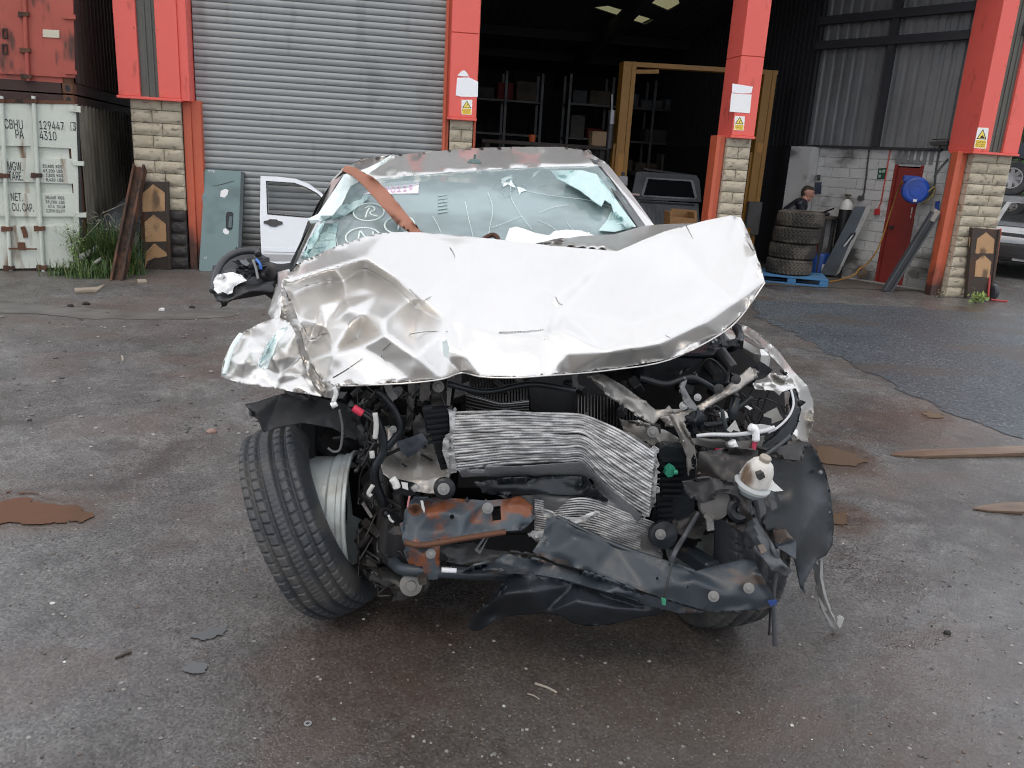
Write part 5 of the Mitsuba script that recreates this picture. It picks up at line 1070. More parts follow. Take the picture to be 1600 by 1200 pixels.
for (x0_, y0_, x1_, y1_, sx, n_) in ((935, 285, 992, 350, 14, 70), (540, 300, 486, 396, 12, 50), (792, 284, 812, 300, 14, 26), (556, 280, 520, 320, 16, 30)):
    for _ in range(n_):
        t = r_.random(); x, y = x0_ + (x1_ - x0_) * t + r_.normal(0, sx), y0_ + (y1_ - y0_) * t + r_.normal(0, sx * .6); a = r_.random() * 6.28; q = [(x, y)]
        for _ in range(3): a += r_.normal(0, .6); x, y = x + 5 * math.cos(a), y + 4 * math.sin(a); q.append((x, y))
        P_in = Polygon(gl)
        if all(P_in.contains(Point(*z)) for z in q): cz.append(mark(q, .0008, .0125, False))
tp_('crazing', cat(cz), 'clean', True, (.30, .40, .40), stuff=True)
star = [(783, 280), (792, 276), (801, 272), (800, 284), (806, 293), (800, 292), (794, 288), (786, 292), (784, 286)]
tp_('shatter_star', plate(star, lambda a, b: gY(a, b) - .007, .003, [[(786, 285), (796, 279), (797, 285)]]), 'frosted'); tp_('shatter_star', plate([(808, 292), (818, 294), (822, 298), (814, 300), (812, 305)], lambda a, b: gY(a, b) - .007, .003), 'frosted'); tp_('shatter_star', plate([(834, 270), (845, 266), (838, 272), (832, 279)], lambda a, b: gY(a, b) - .007, .003), 'frosted')
tp_('scratched_film', cat([plate([(556 + 128, 305 + i * 5.2), (699, 303 + i * 5.2), (699, 304.8 + i * 5.2), (684, 307 + i * 5.2)], lambda a, b: gY(a, b) - .006, .001) for i in range(6)]), 'clean', color=(.28, .36, .36), stuff=True)
mr = tp_('rear_view_mirror', plate([(730, 291), (757, 290), (761, 296), (760, 318), (755, 323), (732, 324), (728, 318), (727, 296)], lambda a, b: gY(a, b) + .10, .03), 'satin', color=(.03, .035, .04)); part(mr, 'stalk', cyl(at(743, 291, gY(743, 291) + .1), at(742, 270, gY(742, 270) + .03), .01), 'satin', 40, (.03, .03, .03))
def bx3(x0, x1, y0, y1, z0, z1, b=.02): return box(x0, x1, y0, y1, z0, z1, b)
tp_('dashboard', panel([(480, 412), (600, 398), (740, 392), (880, 378), (1000, 358), (1000, 380), (880, 402), (700, 420), (500, 430)], [(480, 412, 3.75), (740, 392, 3.9), (1000, 358, 3.75), (1000, 380, 3.5), (700, 420, 3.45), (500, 430, 3.5)], 12, .02, .01), 'satin', 40, (.03, .032, .034))
tp_('airbag', panel([(788, 392), (790, 372), (796, 357), (806, 354), (820, 358), (836, 364), (858, 368), (866, 361), (885, 359), (908, 360), (930, 368), (900, 392), (830, 398)], [(788, 392, 3.36), (800, 355, 3.50), (820, 370, 3.40), (858, 368, 3.47), (885, 358, 3.50), (930, 370, 3.47), (880, 380, 3.40), (830, 398, 3.34)], 4, .01, .02, .05, 1, 2), 'clean', 40, (.82, .82, .80))
for x in (.12, .85):
    s = tp_('seat', cat([bx3(x - .22, x + .22, 4.55, 4.72, .75, 1.22, .06), bx3(x - .22, x + .22, 4.15, 4.6, .68, .8, .05)]), 'satin', 40, (.035, .037, .04)); part(s, 'headrest', bx3(x - .12, x + .12, 4.62, 4.72, 1.25, 1.40, .04), 'satin', 40, (.035, .037, .04))
tp_('steering_wheel', frame(lathe([(.165, 0), (.175, .012), (.187, 0), (.175, -.012), (.165, 0)], 32), A([.10, 3.98, 1.05]), A([1, 0, 0]), unit(A([0, .5, .85])), unit(A([0, -.85, .5]))), 'satin', 40, (.02, .02, .02))
tp_('rear_cab_wall', box(-.12, 1.15, 5.35, 5.4, .5, 1.42), 'satin', color=(.10, .11, .115))
tp_('cab_side', cat([bx3(-.40, -.32, 3.45, 5.4, .40, 1.02, .03), bx3(1.36, 1.43, 3.3, 5.4, .40, 1.06, .03), bx3(-.40, 1.43, 5.41, 7.0, .42, .95, .04)]), 'truck_paint', 30)
tp_('cab_floor', box(-.3, 1.35, 3.4, 5.4, .34, .39), 'black_rubber')
for x in (-.28, 1.30): tp_('rear_wheel', cat([lathe([(.12, -.1), (.33, -.1), (.35, -.07), (.35, .07), (.33, .1), (.12, .1), (.12, -.1)], 28, 'x').apply_translation([x, 5.9, .35])]), 'tyre_rubber', 40)
an = at(741, 256, 4.12); tp_('aerial_base', cat([lathe([(0, 0), (.035, 0), (.034, .008), (.022, .022), (0, .026)], 24).apply_translation(an), cyl(an + A([0, 0, .02]), an + A([.002, 0, .045]), .006)]), 'satin', 40, (.10, .16, .15))
solo('webbing_strap', 'flat brown webbing strap laid diagonally across the cracked windscreen', 'strap', panel([(534, 266), (540, 258.5), (556, 262), (580, 276), (602, 294), (632, 330), (660, 365), (646, 366), (620, 350), (598, 324), (572, 294), (550, 274)], [(534, 266, 4.0), (540, 258, 4.05), (556, 262, 3.98), (602, 294, 3.84), (572, 294, 3.84), (632, 330, 3.63), (598, 324, 3.66), (660, 365, 3.4), (646, 366, 3.4)], 4, .004, .01, .05, 2, 6), 'matte', True, (.29, .125, .08))
solo('webbing_end', 'frayed brown loop of webbing lying at the base of the windscreen', 'strap', tube([at(752, 376, 3.22), at(762, 370, 3.24), at(770, 367, 3.26), at(777, 371, 3.22), at(779, 377, 3.2)], .010, 6), 'matte', True, (.10, .04, .025))
# bonnet and fenders ---------------------------------------------------
BC = [(522, 602, 2.43), (580, 600, 2.37), (640, 597, 2.345), (690, 591, 2.36), (720, 581, 2.41), (750, 587, 2.345), (800, 589, 2.325), (860, 585, 2.335), (890, 583, 2.375), (960, 576, 2.39), (1045, 561, 2.42), (1125, 521, 2.50), (1160, 490, 2.57), (1195, 440, 2.63),
      (512, 598, 2.45), (545, 568, 2.43), (600, 562, 2.40), (650, 556, 2.385), (690, 548, 2.40), (700, 562, 2.40), (725, 556, 2.37), (775, 552, 2.365), (840, 553, 2.37), (853, 540, 2.40), (885, 552, 2.345), (950, 550, 2.335), (1030, 538, 2.36), (1100, 505, 2.44), (1150, 470, 2.53),
      (760, 520, 2.395), (880, 515, 2.405), (1000, 505, 2.42), (1080, 475, 2.49),
      (690, 521, 2.43), (600, 521, 2.45), (560, 540, 2.47), (520, 552, 2.47), (480, 532, 2.62), (475, 565, 2.55), (490, 585, 2.52),
      (700, 450, 2.665), (706, 420, 2.76), (712, 385, 2.88), (718, 440, 2.71), (713, 465, 2.62), (722, 452, 2.655), (696, 500, 2.50), (706, 497, 2.50), (850, 450, 2.655), (870, 478, 2.58), (868, 468, 2.575), (879, 486, 2.565), (848, 526, 2.42), (858, 522, 2.40), (1000, 450, 2.64), (1100, 430, 2.67), (1130, 400, 2.72), (1175, 400, 2.70),
      (1157, 340, 2.88), (1142, 337, 2.93), (1100, 345, 2.97), (1040, 361, 2.99), (1075, 352, 2.95), (1082, 372, 2.89), (965, 392, 2.91), (865, 384, 2.94), (760, 372, 2.97), (660, 363, 3.0), (600, 363, 3.0), (560, 374, 2.98), (520, 388, 2.95), (470, 410, 2.88), (440, 441, 2.72), (448, 452, 2.73), (458, 468, 2.72),
      (520, 419, 2.775), (518, 437, 2.81), (478, 432, 2.75), (480, 446, 2.775), (570, 405, 2.825), (572, 419, 2.85), (545, 481, 2.60), (536, 470, 2.67), (500, 475, 2.675), (492, 505, 2.57), (470, 500, 2.63), (508, 510, 2.60), (500, 528, 2.62), (560, 528, 2.60), (545, 510, 2.56), (600, 500, 2.51), (572, 490, 2.58), (658, 468, 2.60), (650, 478, 2.635), (620, 438, 2.715), (640, 470, 2.635), (590, 460, 2.685), (610, 440, 2.77), (535, 440, 2.77)]
bo = [(440, 441), (470, 409), (520, 387), (560, 373), (590, 364.5), (620, 362.5), (660, 363), (760, 372), (865, 384), (965, 392.5), (1000, 377), (1040, 361), (1075, 352), (1100, 345), (1142, 336.5), (1158, 340), (1170, 365), (1185, 408), (1195, 440), (1178, 468), (1160, 490), (1125, 521), (1085, 546), (1045, 561), (960, 576), (880, 584), (800, 589), (750, 587), (722, 580), (690, 591), (640, 597), (580, 600), (522, 603), (505, 590), (490, 568), (478, 548), (472, 525), (465, 495), (455, 468)]
_B = A(BC); _M = lambda q: np.c_[np.ones(len(q)), q[:, 0], q[:, 1], q[:, 0] ** 2, q[:, 1] ** 2, q[:, 0] * q[:, 1]]
_b = _B[:, 2] - _M(_B) @ np.linalg.lstsq(_M(_B), _B[:, 2], rcond=None)[0]; _in = (_B[:, 0] > 450) & (_B[:, 0] < 900) & (_B[:, 1] > 402) & (_B[:, 1] < 560)
_B[_in, 2] += np.clip(_b[_in] * np.where(_B[_in, 0] < 680, 1.0, -.35), -.055, .055)
tp_('bonnet', panel(bo, _B, 4.2, .003, .012, .02, 1, 1), 'truck_paint', True)
tp_('bonnet', panel([(830, 383), (870, 374), (905, 369), (960, 366), (1005, 353), (1040, 350), (1085, 349), (1142, 337), (1100, 347), (1040, 363), (1000, 379), (965, 394), (865, 386)], [(830, 383, 3.15), (960, 366, 3.35), (1005, 353, 3.45), (1085, 349, 3.2), (1142, 337, 2.98), (1040, 363, 3.05), (965, 394, 2.98), (930, 378, 3.12), (985, 368, 3.22), (865, 386, 3.0), (905, 369, 3.3)], 4, .003, .03, .02, 1, 8), 'truck_paint', True, label='folded rear corner of the bonnet')
tp_('bonnet_hem', tube([at(x, y + 1.5, Y - .002) for x, y, Y in [(522, 602, 2.43), (580, 600, 2.37), (640, 597, 2.345), (690, 591, 2.36), (722, 581, 2.41), (750, 587, 2.345), (800, 589, 2.325), (860, 585, 2.335), (890, 583, 2.375), (960, 576, 2.39), (1045, 561, 2.42), (1125, 521, 2.50), (1160, 490, 2.57), (1195, 440, 2.63)]], .0028, 6, 4), 'truck_paint', True)
fc_ = [(345, 589, 2.50), (352, 560, 2.54), (372, 525, 2.66), (400, 508, 2.72), (432, 497, 2.76), (452, 503, 2.70), (462, 522, 2.62), (470, 560, 2.60), (480, 586, 2.55), (502, 619, 2.50), (430, 607, 2.49), (380, 599, 2.50), (392, 528, 2.61), (415, 520, 2.66), (408, 545, 2.55), (425, 560, 2.48), (405, 570, 2.52), (440, 585, 2.50), (440, 540, 2.58), (430, 528, 2.64), (446, 555, 2.54), (455, 575, 2.56), (378, 565, 2.49), (385, 548, 2.53), (365, 575, 2.51)]
tp_('fender', panel([(345, 589), (350, 562), (360, 540), (372, 525), (400, 508), (420, 500), (434, 496), (452, 503), (462, 522), (468, 552), (482, 588), (503, 620), (470, 614), (430, 607), (380, 600)], fc_, 3.4, .003, .022, .028, 1, 4), 'truck_paint', True, label='crumpled front fender above the burst tyre')
tp_('fender', panel([(434, 425), (452, 420), (459, 441), (450, 460), (440, 480), (436, 500), (424, 498), (418, 490), (426, 466), (434, 446)], [(434, 425, 3.1), (452, 420, 3.05), (459, 441, 2.85), (436, 500, 2.75), (418, 490, 2.85), (438, 462, 2.78)], 4, .003, .015, .06, 1, 5), 'truck_paint', True, label='folded strip of fender under the door mirror')
tp_('torn_paint_edge', tube([at(x, y, Y - .006) for x, y, Y in [(350, 585, 2.5), (362, 545, 2.56), (376, 523, 2.64)]], .008, 6), 'frosted', True)
tp_('torn_paint_edge', panel([(404, 572), (412, 545), (424, 528), (436, 515), (452, 508), (446, 520), (432, 536), (424, 556), (418, 575), (410, 578)], [(404, 572, 2.47), (436, 515, 2.6), (452, 508, 2.62), (424, 556, 2.45), (432, 536, 2.53), (418, 575, 2.46)], 3, .003, .02, .1, 0, 3), 'frosted', 40)
tp_('torn_paint_edge', plate([(691, 534), (698, 530), (703, 545), (700, 560), (693, 556)], 2.36, .004), 'frosted')
tp_('fender', panel([(1140, 512), (1150, 507), (1168, 510), (1190, 524), (1216, 548), (1240, 580), (1262, 603), (1271, 628), (1270, 660), (1263, 691), (1246, 688), (1238, 676), (1250, 645), (1247, 612), (1225, 578), (1195, 546), (1166, 524)], [(1140, 512, 3.3), (1190, 524, 3.05), (1168, 510, 3.2), (1216, 548, 2.85), (1240, 580, 2.66), (1262, 603, 2.62), (1271, 628, 2.72), (1263, 691, 2.62), (1246, 688, 2.46), (1250, 645, 2.48), (1247, 612, 2.46), (1225, 578, 2.6), (1195, 546, 2.82), (1258, 640, 2.50)], 4, .003, .012, .04, 2, 6), 'truck_paint', True, label='surviving front fender on the right')
tp_('body_side', cat([bx3(1.43, 1.50, 2.95, 5.4, .42, .92, .02)]), 'truck_paint', 30)
tp_('fender', panel([(440, 442), (455, 470), (465, 497), (473, 530), (482, 562), (506, 603), (512, 622), (482, 606), (462, 545), (446, 505), (438, 478)], [(440, 442, 2.80), (465, 497, 2.70), (482, 562, 2.62), (512, 622, 2.54), (446, 505, 2.76), (462, 545, 2.66), (470, 520, 2.64)], 3, .003, .02, .05, 0, 8), 'truck_paint', 40, label='fold of fender tucked under the bonnet edge')
tp_('fender', panel([(472, 535), (500, 572), (532, 602), (524, 624), (500, 618), (478, 585)], [(472, 535, 2.66), (500, 572, 2.60), (532, 602, 2.50), (524, 624, 2.52), (500, 618, 2.55), (478, 585, 2.60)], 3, .003, .012, .06, 0, 2), 'truck_paint', 40)
bS = surf(_B)
for q in ([(868, 464), (872, 472), (879, 477)], [(703, 387), (708, 394), (711, 402)], [(640, 452), (650, 462), (657, 470)], [(1040, 524), (1047, 528)], [(986, 546), (992, 549)], [(598, 548), (608, 538), (622, 528)], [(640, 522), (668, 518), (700, 518)], [(780, 519), (815, 518), (850, 515)], [(595, 556), (604, 566)], [(662, 470), (674, 463)], [(1072, 352), (1078, 364), (1083, 373)], [(486, 530), (498, 524), (512, 520)], [(850, 530), (853, 540), (856, 548)], [(520, 590), (545, 575), (566, 560)]):
    tp_('scratch', tube([at(x, y, bS(x, y) - .0045) for x, y in q], [.0014, .0006], 5, 5), 'satin', True, (.12, .11, .10))
# door mirror ------------------------------------------------------------
mk = tp_('door_mirror', panel([(331, 455), (336, 428), (346, 408), (358, 398), (378, 392), (398, 391), (407, 396), (412, 408), (428, 420), (431, 440), (428, 458), (400, 463), (370, 468), (352, 472), (336, 466)], [(331, 455, 3.2), (336, 428, 3.3), (358, 398, 3.36), (398, 391, 3.38), (412, 408, 3.3), (431, 440, 3.3), (428, 458, 3.22), (352, 472, 3.12), (370, 445, 3.14), (380, 420, 3.30), (400, 425, 3.33), (345, 440, 3.16), (400, 455, 3.14)], 4, .03, .015, .06, 1, 3), 'satin', 40, (.022, .023, .026))
part(mk, 'rim', tube([at(333, 455, 3.12), at(338, 428, 3.2), at(350, 407, 3.25), at(372, 394, 3.28), at(398, 392, 3.3), at(404, 398, 3.28)], .014, 8), 'satin', True, (.04, .042, .047))
part(mk, 'lower_shell', panel([(336, 462), (352, 458), (366, 452), (372, 446), (400, 444), (418, 440), (430, 438), (428, 458), (400, 463), (370, 468), (352, 472), (338, 467)], [(336, 462, 3.1), (372, 446, 3.12), (430, 438, 3.2), (428, 458, 3.16), (352, 472, 3.06), (390, 455, 3.07)], 4, .01, .005, .05, 1, 3), 'satin', True, (.022, .022, .024))
part(mk, 'torn_backing', panel([(333, 440), (339, 430), (350, 427), (364, 425), (376, 430), (386, 438), (374, 443), (366, 448), (362, 458), (356, 460), (348, 456), (340, 459), (335, 452)], [(333, 440, 3.13), (364, 425, 3.16), (386, 438, 3.14), (356, 460, 3.06), (352, 442, 3.07), (340, 459, 3.09)], 3, .004, .012, .1, 0, 3), 'clean', 40, (.80, .80, .79), label='torn white backing')
r_ = np.random.default_rng(5)
part(mk, 'broken_inner', cat([bar(at(362 + 55 * r_.random(), 405 + 28 * r_.random(), 3.2), at(362 + 55 * r_.random(), 405 + 30 * r_.random(), 3.16), .01 + .02 * r_.random(), .006) for _ in range(22)]), 'satin', False, (.03, .031, .034), stuff=True)
part(mk, 'bracket', plate([(374, 407), (384, 406), (390, 412), (386, 416), (379, 413)], 3.12, .004), 'satin', color=(.20, .21, .23)); part(mk, 'arm', tube([at(395, 406, 3.12), at(400, 420, 3.11), at(403, 436, 3.1)], .005, 6), 'satin', True, (.25, .25, .25))
part(mk, 'blue_wire', tube([at(400, 405, 3.11), at(406, 412, 3.1), at(408, 421, 3.1)], .005, 6), 'clean', True, (.05, .16, .5))
part(mk, 'mount', tube([at(418, 425, 3.22), at(436, 428, 3.3), at(458, 425, 3.45)], .04, 8), 'satin', True, (.02, .02, .022))
# engine bay --------------------------------------------------------------
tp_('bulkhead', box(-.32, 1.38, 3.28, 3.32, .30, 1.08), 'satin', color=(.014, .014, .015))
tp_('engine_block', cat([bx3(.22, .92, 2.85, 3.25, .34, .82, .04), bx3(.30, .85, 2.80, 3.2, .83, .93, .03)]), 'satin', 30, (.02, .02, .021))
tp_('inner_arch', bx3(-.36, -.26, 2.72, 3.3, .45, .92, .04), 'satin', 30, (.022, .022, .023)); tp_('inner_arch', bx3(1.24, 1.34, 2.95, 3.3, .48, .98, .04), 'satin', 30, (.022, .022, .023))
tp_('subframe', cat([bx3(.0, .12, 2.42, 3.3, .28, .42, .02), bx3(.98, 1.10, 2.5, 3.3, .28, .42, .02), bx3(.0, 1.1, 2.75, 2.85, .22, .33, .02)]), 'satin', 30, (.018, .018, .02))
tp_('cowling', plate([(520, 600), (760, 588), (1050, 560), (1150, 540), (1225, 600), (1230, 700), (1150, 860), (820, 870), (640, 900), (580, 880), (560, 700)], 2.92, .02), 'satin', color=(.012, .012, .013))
r_ = np.random.default_rng(21); cl, wr_ = [], []
for (x0_, x1_, y0_, y1_, n_) in ((560, 705, 605, 880, 46), (1050, 1165, 560, 850, 46), (720, 1000, 595, 640, 14), (840, 1100, 770, 870, 14)):
    for _ in range(n_):
        p = at(x0_ + (x1_ - x0_) * r_.random(), y0_ + (y1_ - y0_) * r_.random(), 2.58 + .28 * r_.random()); d = unit(r_.normal(0, 1, 3))
        if r_.random() < .5: cl.append(bar(p, p + d * (.04 + .08 * r_.random()), .02 + .05 * r_.random(), .01 + .03 * r_.random(), unit(r_.normal(0, 1, 3)), .004))
        else: cl.append(cyl(p, p + d * (.03 + .06 * r_.random()), .008 + .02 * r_.random(), 12))
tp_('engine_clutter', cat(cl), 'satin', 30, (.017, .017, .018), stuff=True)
cl2 = []
for (x0_, x1_, y0_, y1_, n_) in ((565, 700, 610, 870, 16), (1060, 1165, 570, 840, 16)):
    for _ in range(n_):
        p = at(x0_ + (x1_ - x0_) * r_.random(), y0_ + (y1_ - y0_) * r_.random(), 2.50 + .2 * r_.random()); d = unit(r_.normal(0, 1, 3)); cl2.append(bar(p, p + d * (.02 + .06 * r_.random()), .008 + .02 * r_.random(), .004 + .012 * r_.random(), unit(r_.normal(0, 1, 3)), .002))
tp_('engine_fittings', cat(cl2), 'metal', 30, (.13, .125, .12), stuff=True)
for (x0_, x1_, y0_, y1_, n_, Yc) in ((560, 700, 600, 900, 34, 2.46), (1080, 1230, 560, 830, 40, 2.42), (1140, 1215, 790, 990, 5, 2.2), (590, 640, 780, 930, 8, 2.4)):
    for _ in range(n_):
        x, y = x0_ + (x1_ - x0_) * r_.random(), y0_ + (y1_ - y0_) * r_.random(); pts = [at(x, y, Yc + .1 * r_.random())]
        for _ in range(3): x, y = np.clip(x + r_.normal(0, 22), x0_, x1_), np.clip(y + r_.normal(6, 24), y0_, y1_); pts.append(at(x, y, Yc + .14 * r_.random()))
        wr_.append(tube(pts, .0022 + .0035 * r_.random() ** 2, 6, 5))
tp_('wiring', cat(wr_), 'satin', True, (.018, .018, .02), stuff=True)
for pts, r0, col, Y0 in ([[(530, 640), (535, 668), (532, 700), (522, 706), (512, 700)], .004, (.09, .09, .09), 2.42], [[(521, 605), (525, 615), (521, 628)], .007, (.6, .6, .58), 2.40], [[(518, 634), (526, 630)], .010, (.7, .7, .68), 2.40],
        [[(586, 645), (588, 665), (586, 685)], .008, (.45, .45, .43), 2.38], [[(581, 705), (582, 715)], .008, (.45, .45, .43), 2.38], [[(552, 637), (566, 646)], .012, (.55, .03, .07), 2.40], [[(566, 646), (580, 655), (592, 665)], .005, (.02, .02, .02), 2.4],
        [[(583, 758), (576, 770), (580, 775)], .007, (.42, .42, .4), 2.38], [[(640, 775), (638, 785), (637, 793)], .003, (.5, .2, .2), 2.34], [[(607, 805), (610, 812), (615, 816)], .004, (.55, .55, .53), 2.4],
        [[(1128, 640), (1132, 660), (1140, 685), (1138, 690)], .007, (.03, .035, .04), 2.36], [[(1143, 690), (1149, 704), (1148, 712)], .014, (.70, .72, .72), 2.34], [[(1172, 667), (1180, 672), (1181, 688)], .013, (.78, .78, .78), 2.33], [[(1180, 688), (1178, 698), (1177, 706)], .008, (.40, .04, .08), 2.33],
        [[(1122, 700), (1124, 708)], .014, (.35, .015, .05), 2.42], [[(1182, 720), (1200, 708), (1222, 692), (1236, 680)], .007, (.05, .055, .06), 2.32], [[(1206, 706), (1213, 703), (1220, 700)], .005, (.5, .7, .25), 2.36], [[(1206, 710), (1214, 707), (1221, 701)], .004, (.62, .7, .62), 2.35], [[(1096, 715), (1099, 730), (1108, 737)], .003, (.5, .45, .43), 2.40], [[(1108, 740), (1122, 736)], .003, (.55, .52, .5), 2.40]):
    tp_('wire', tube([at(x, y, Y0) for x, y in pts], r0, 8), 'clean', True, col)
for q, Y0, c_ in (([(637, 590), (649, 588), (646, 640), (642, 672), (634, 670), (638, 630)], 2.50, (.085, .08, .075)), ([(699, 582), (714, 580), (707, 600), (703, 634), (698, 634)], 2.46, (.11, .105, .10)), ([(599, 600), (612, 597), (614, 610), (622, 620), (612, 628), (603, 612)], 2.46, (.16, .155, .15)), ([(657, 598), (672, 597), (672, 618), (667, 625), (656, 626)], 2.48, (.09, .085, .08)), ([(674, 594), (703, 592), (704, 636), (674, 638)], 2.49, (.012, .012, .013)), ([(620, 690), (640, 684), (660, 676), (669, 690), (652, 706), (638, 716), (626, 704)], 2.44, (.022, .027, .036)), ([(644, 660), (656, 645), (664, 660), (668, 690), (652, 690), (646, 676)], 2.45, (.012, .012, .013)), ([(805, 590), (815, 588), (818, 600), (812, 602)], 2.5, (.10, .10, .10)), ([(893, 584), (902, 583), (903, 605), (897, 612)], 2.5, (.08, .08, .08))):
    tp_('mounting_strip', panel(q, [(a_, b_, Y0 + .012 * ((a_ + b_) % 7) / 7) for a_, b_ in q], 3, .005, .004, .1, 1), 'satin', 40, c_)
bolt(685, 604, 2.47, .022)
for q, r0 in (([(565, 640), (590, 660), (600, 700), (585, 740), (600, 790)], .014), ([(590, 610), (615, 640), (625, 670), (605, 700)], .012), ([(600, 800), (625, 820), (640, 860), (620, 890)], .012), ([(1095, 700), (1110, 740), (1090, 770)], .012), ([(1000, 590), (1040, 600), (1080, 590), (1120, 610)], .010), ([(1175, 620), (1150, 640), (1130, 660), (1100, 665)], .010), ([(700, 600), (760, 612), (830, 600), (900, 610)], .010), ([(1215, 690), (1200, 710), (1190, 740)], .009)):
    tp_('hose', tube([at(x, y, 2.46 if x < 900 else 2.42) for x, y in q], r0, 10), 'black_plastic', True)
# radiator pack ------------------------------------------------------------
fin = [at(735 + 4.6 * i, 594 + .1 * i, 2.66) for i in range(20)]
tp_('radiator_fins', cat([bar(at(735 + 4.6 * i, 590, 2.66), at(735 + 4.6 * i, 627 + 4 * math.sin(i / 19 * 3.1), 2.62), .006, .02) for i in range(20)]), 'metal', False, (.10, .10, .10), stuff=True)
for j in range(5): tp_('radiator_slat', tube([at(728, 617 + 5.5 * j, 2.60), at(755, 624 + 5 * j, 2.58), at(785, 631 + 3.6 * j, 2.57), at(826, 627 + 4 * j, 2.58)], .004 if j else .006, 6), 'metal', True, (.16, .16, .16) if j else (.4, .4, .4))
tp_('radiator_core', plate([(825, 585), (930, 578), (1010, 660), (1000, 700), (900, 655), (830, 640)], 2.66, .03), 'satin', color=(.03, .03, .032))
tp_('radiator_core_fins', cat([bar(at(903 + 5 * i, 612 + 1.0 * i, 2.63), at(903 + 5 * i, 650 + 2.6 * i, 2.60), .003, .01) for i in range(19)]), 'metal', False, (.11, .105, .10), stuff=True)
for j in range(3): tp_('radiator_slat', tube([at(930, 655 + 6 * j, 2.52), at(955, 668 + 6 * j, 2.51), at(990, 678 + 6 * j, 2.50), at(1002, 680 + 6 * j, 2.50)], .004, 6), 'metal', True, (.2, .2, .2))
ic = tp_('intercooler', panel([(708, 650), (912, 650), (1020, 712), (1008, 800), (912, 720), (708, 735)], [(708, 650, 2.46), (912, 650, 2.44), (1020, 712, 2.34), (1008, 800, 2.34), (912, 720, 2.42), (708, 735, 2.45)], 12, .03), 'satin', False, (.07, .07, .07))
N = 21
ra_ = np.random.default_rng(2)
for i in range(N):
    t = i / (N - 1); pts = []
    w1, w2 = ra_.normal(0, .9, 12), ra_.normal(0, .003, 12)
    for j, s in enumerate(np.linspace(0, 1, 12)):
        if s < .64:
            q = s / .64; x = 707 + (912 - 707) * q; ya = 645 + 4 * q - 3 * math.sin(q * 3.1); yb = 734 - 14 * q - 8 * math.sin(q * 3.14) * 0 - 9 * math.sin(q * 3.1) * .5; Y = 2.43 - .02 * q
        else:
            q = (s - .64) / .36; x = 912 + (1022 - 912) * q - 8 * q * t; ya = 649 + 60 * q - 6 * math.sin(q * 3.1); yb = 722 + 82 * q + 8 * math.sin(q * 3.1); Y = 2.41 - .10 * q
        bulge = math.sin(t * 3.14) * .02
        pts.append(at(x, ya + (yb - ya) * t + w1[j] * (.6 if 0 < j < 11 else 0), Y - bulge + w2[j]))
    m = tube(pts, .0044 + .0012 * ra_.random(), 6, 6)
    part(ic, 'cooling_tube', m, 'alloy_fin', True)
wv = []
for i in range(N - 1):
    t = (i + .5) / (N - 1)
    for j in range(52):
        q = (j + .5 * (j % 2)) / 52; x = 709 + 200 * q; ya, yb = 645 + 4 * q - 3 * math.sin(q * 3.1), 734 - 14 * q - 4.5 * math.sin(q * 3.1); y = ya + (yb - ya) * t; wv.append(bar(at(x, y - 2.2, 2.438), at(x + 1.6, y + 2.2, 2.436), .0016, .012))
part(ic, 'fins', cat(wv), 'alloy_fin', stuff=True)
part(ic, 'header_plate', panel([(701, 641), (712, 643), (709, 700), (714, 738), (704, 740), (700, 705), (703, 670)], [(701, 641, 2.42), (712, 643, 2.42), (714, 738, 2.41), (704, 740, 2.41), (706, 690, 2.40)], 3, .02, .004, .1), 'alloy_fin', 40)
part(ic, 'header_plate', panel([(1016, 703), (1026, 700), (1027, 750), (1024, 775), (1014, 808), (1003, 806), (1012, 775), (1018, 740)], [(1016, 703, 2.33), (1026, 700, 2.33), (1014, 808, 2.32), (1003, 806, 2.32), (1020, 750, 2.31)], 3, .02, .004, .1), 'alloy_fin', 40)
part(ic, 'lower_lip', panel([(716, 735), (760, 727), (800, 730), (860, 726), (912, 722), (940, 752), (1002, 806), (996, 816), (950, 790), (908, 745), (860, 742), (800, 748), (755, 744), (722, 746)], [(716, 735, 2.40), (800, 730, 2.38), (912, 722, 2.38), (1002, 806, 2.30), (996, 816, 2.34), (908, 745, 2.44), (800, 748, 2.44), (722, 746, 2.44)], 5, .004, .004, .04), 'satin', True, (.17, .175, .18))
def ribbed(poly, ribs, Y, n0):
    k = tp_(n0, plate(poly, Y, .06), 'black_plastic'); 
    for q in ribs: part(k, 'rib', plate(q, Y - .014, .014), 'black_plastic')
    return k
ribbed([(660, 643), (701, 637), (700, 735), (690, 738), (676, 690), (668, 668)], [[(664 + .9 * i, 648 + 8.6 * i), (700, 644 + 8.6 * i), (700, 648 + 8.6 * i), (664 + .9 * i, 651.5 + 8.6 * i)] for i in range(6)] + [[(690, 703 + 7.5 * i), (699, 702 + 7.5 * i), (699, 706 + 7.5 * i), (690, 707 + 7.5 * i)] for i in range(4)], 2.46, 'end_tank')
rt = ribbed([(1029, 703), (1040, 697), (1078, 702), (1088, 715), (1085, 800), (1062, 812), (1020, 828), (1016, 815), (1026, 780), (1031, 740)], [[(1034, 718 + 9.2 * i), (1070, 719 + 9.2 * i), (1070, 722 + 9.2 * i), (1034, 722 + 9.2 * i)] for i in range(7)] + [[(1027, 786 + 9 * i), (1052, 785 + 9 * i), (1052, 788 + 9 * i), (1027, 790 + 9 * i)] for i in range(4)], 2.38, 'end_tank')
part(rt, 'green_clip', cat([plate([(1041, 733), (1048, 727), (1055, 731), (1057, 738), (1050, 745), (1044, 746), (1039, 741)], 2.345, .02), cyl(at(1052, 738, 2.33), at(1058, 738, 2.33), .008)]), 'clean', False, (.02, .20, .12))
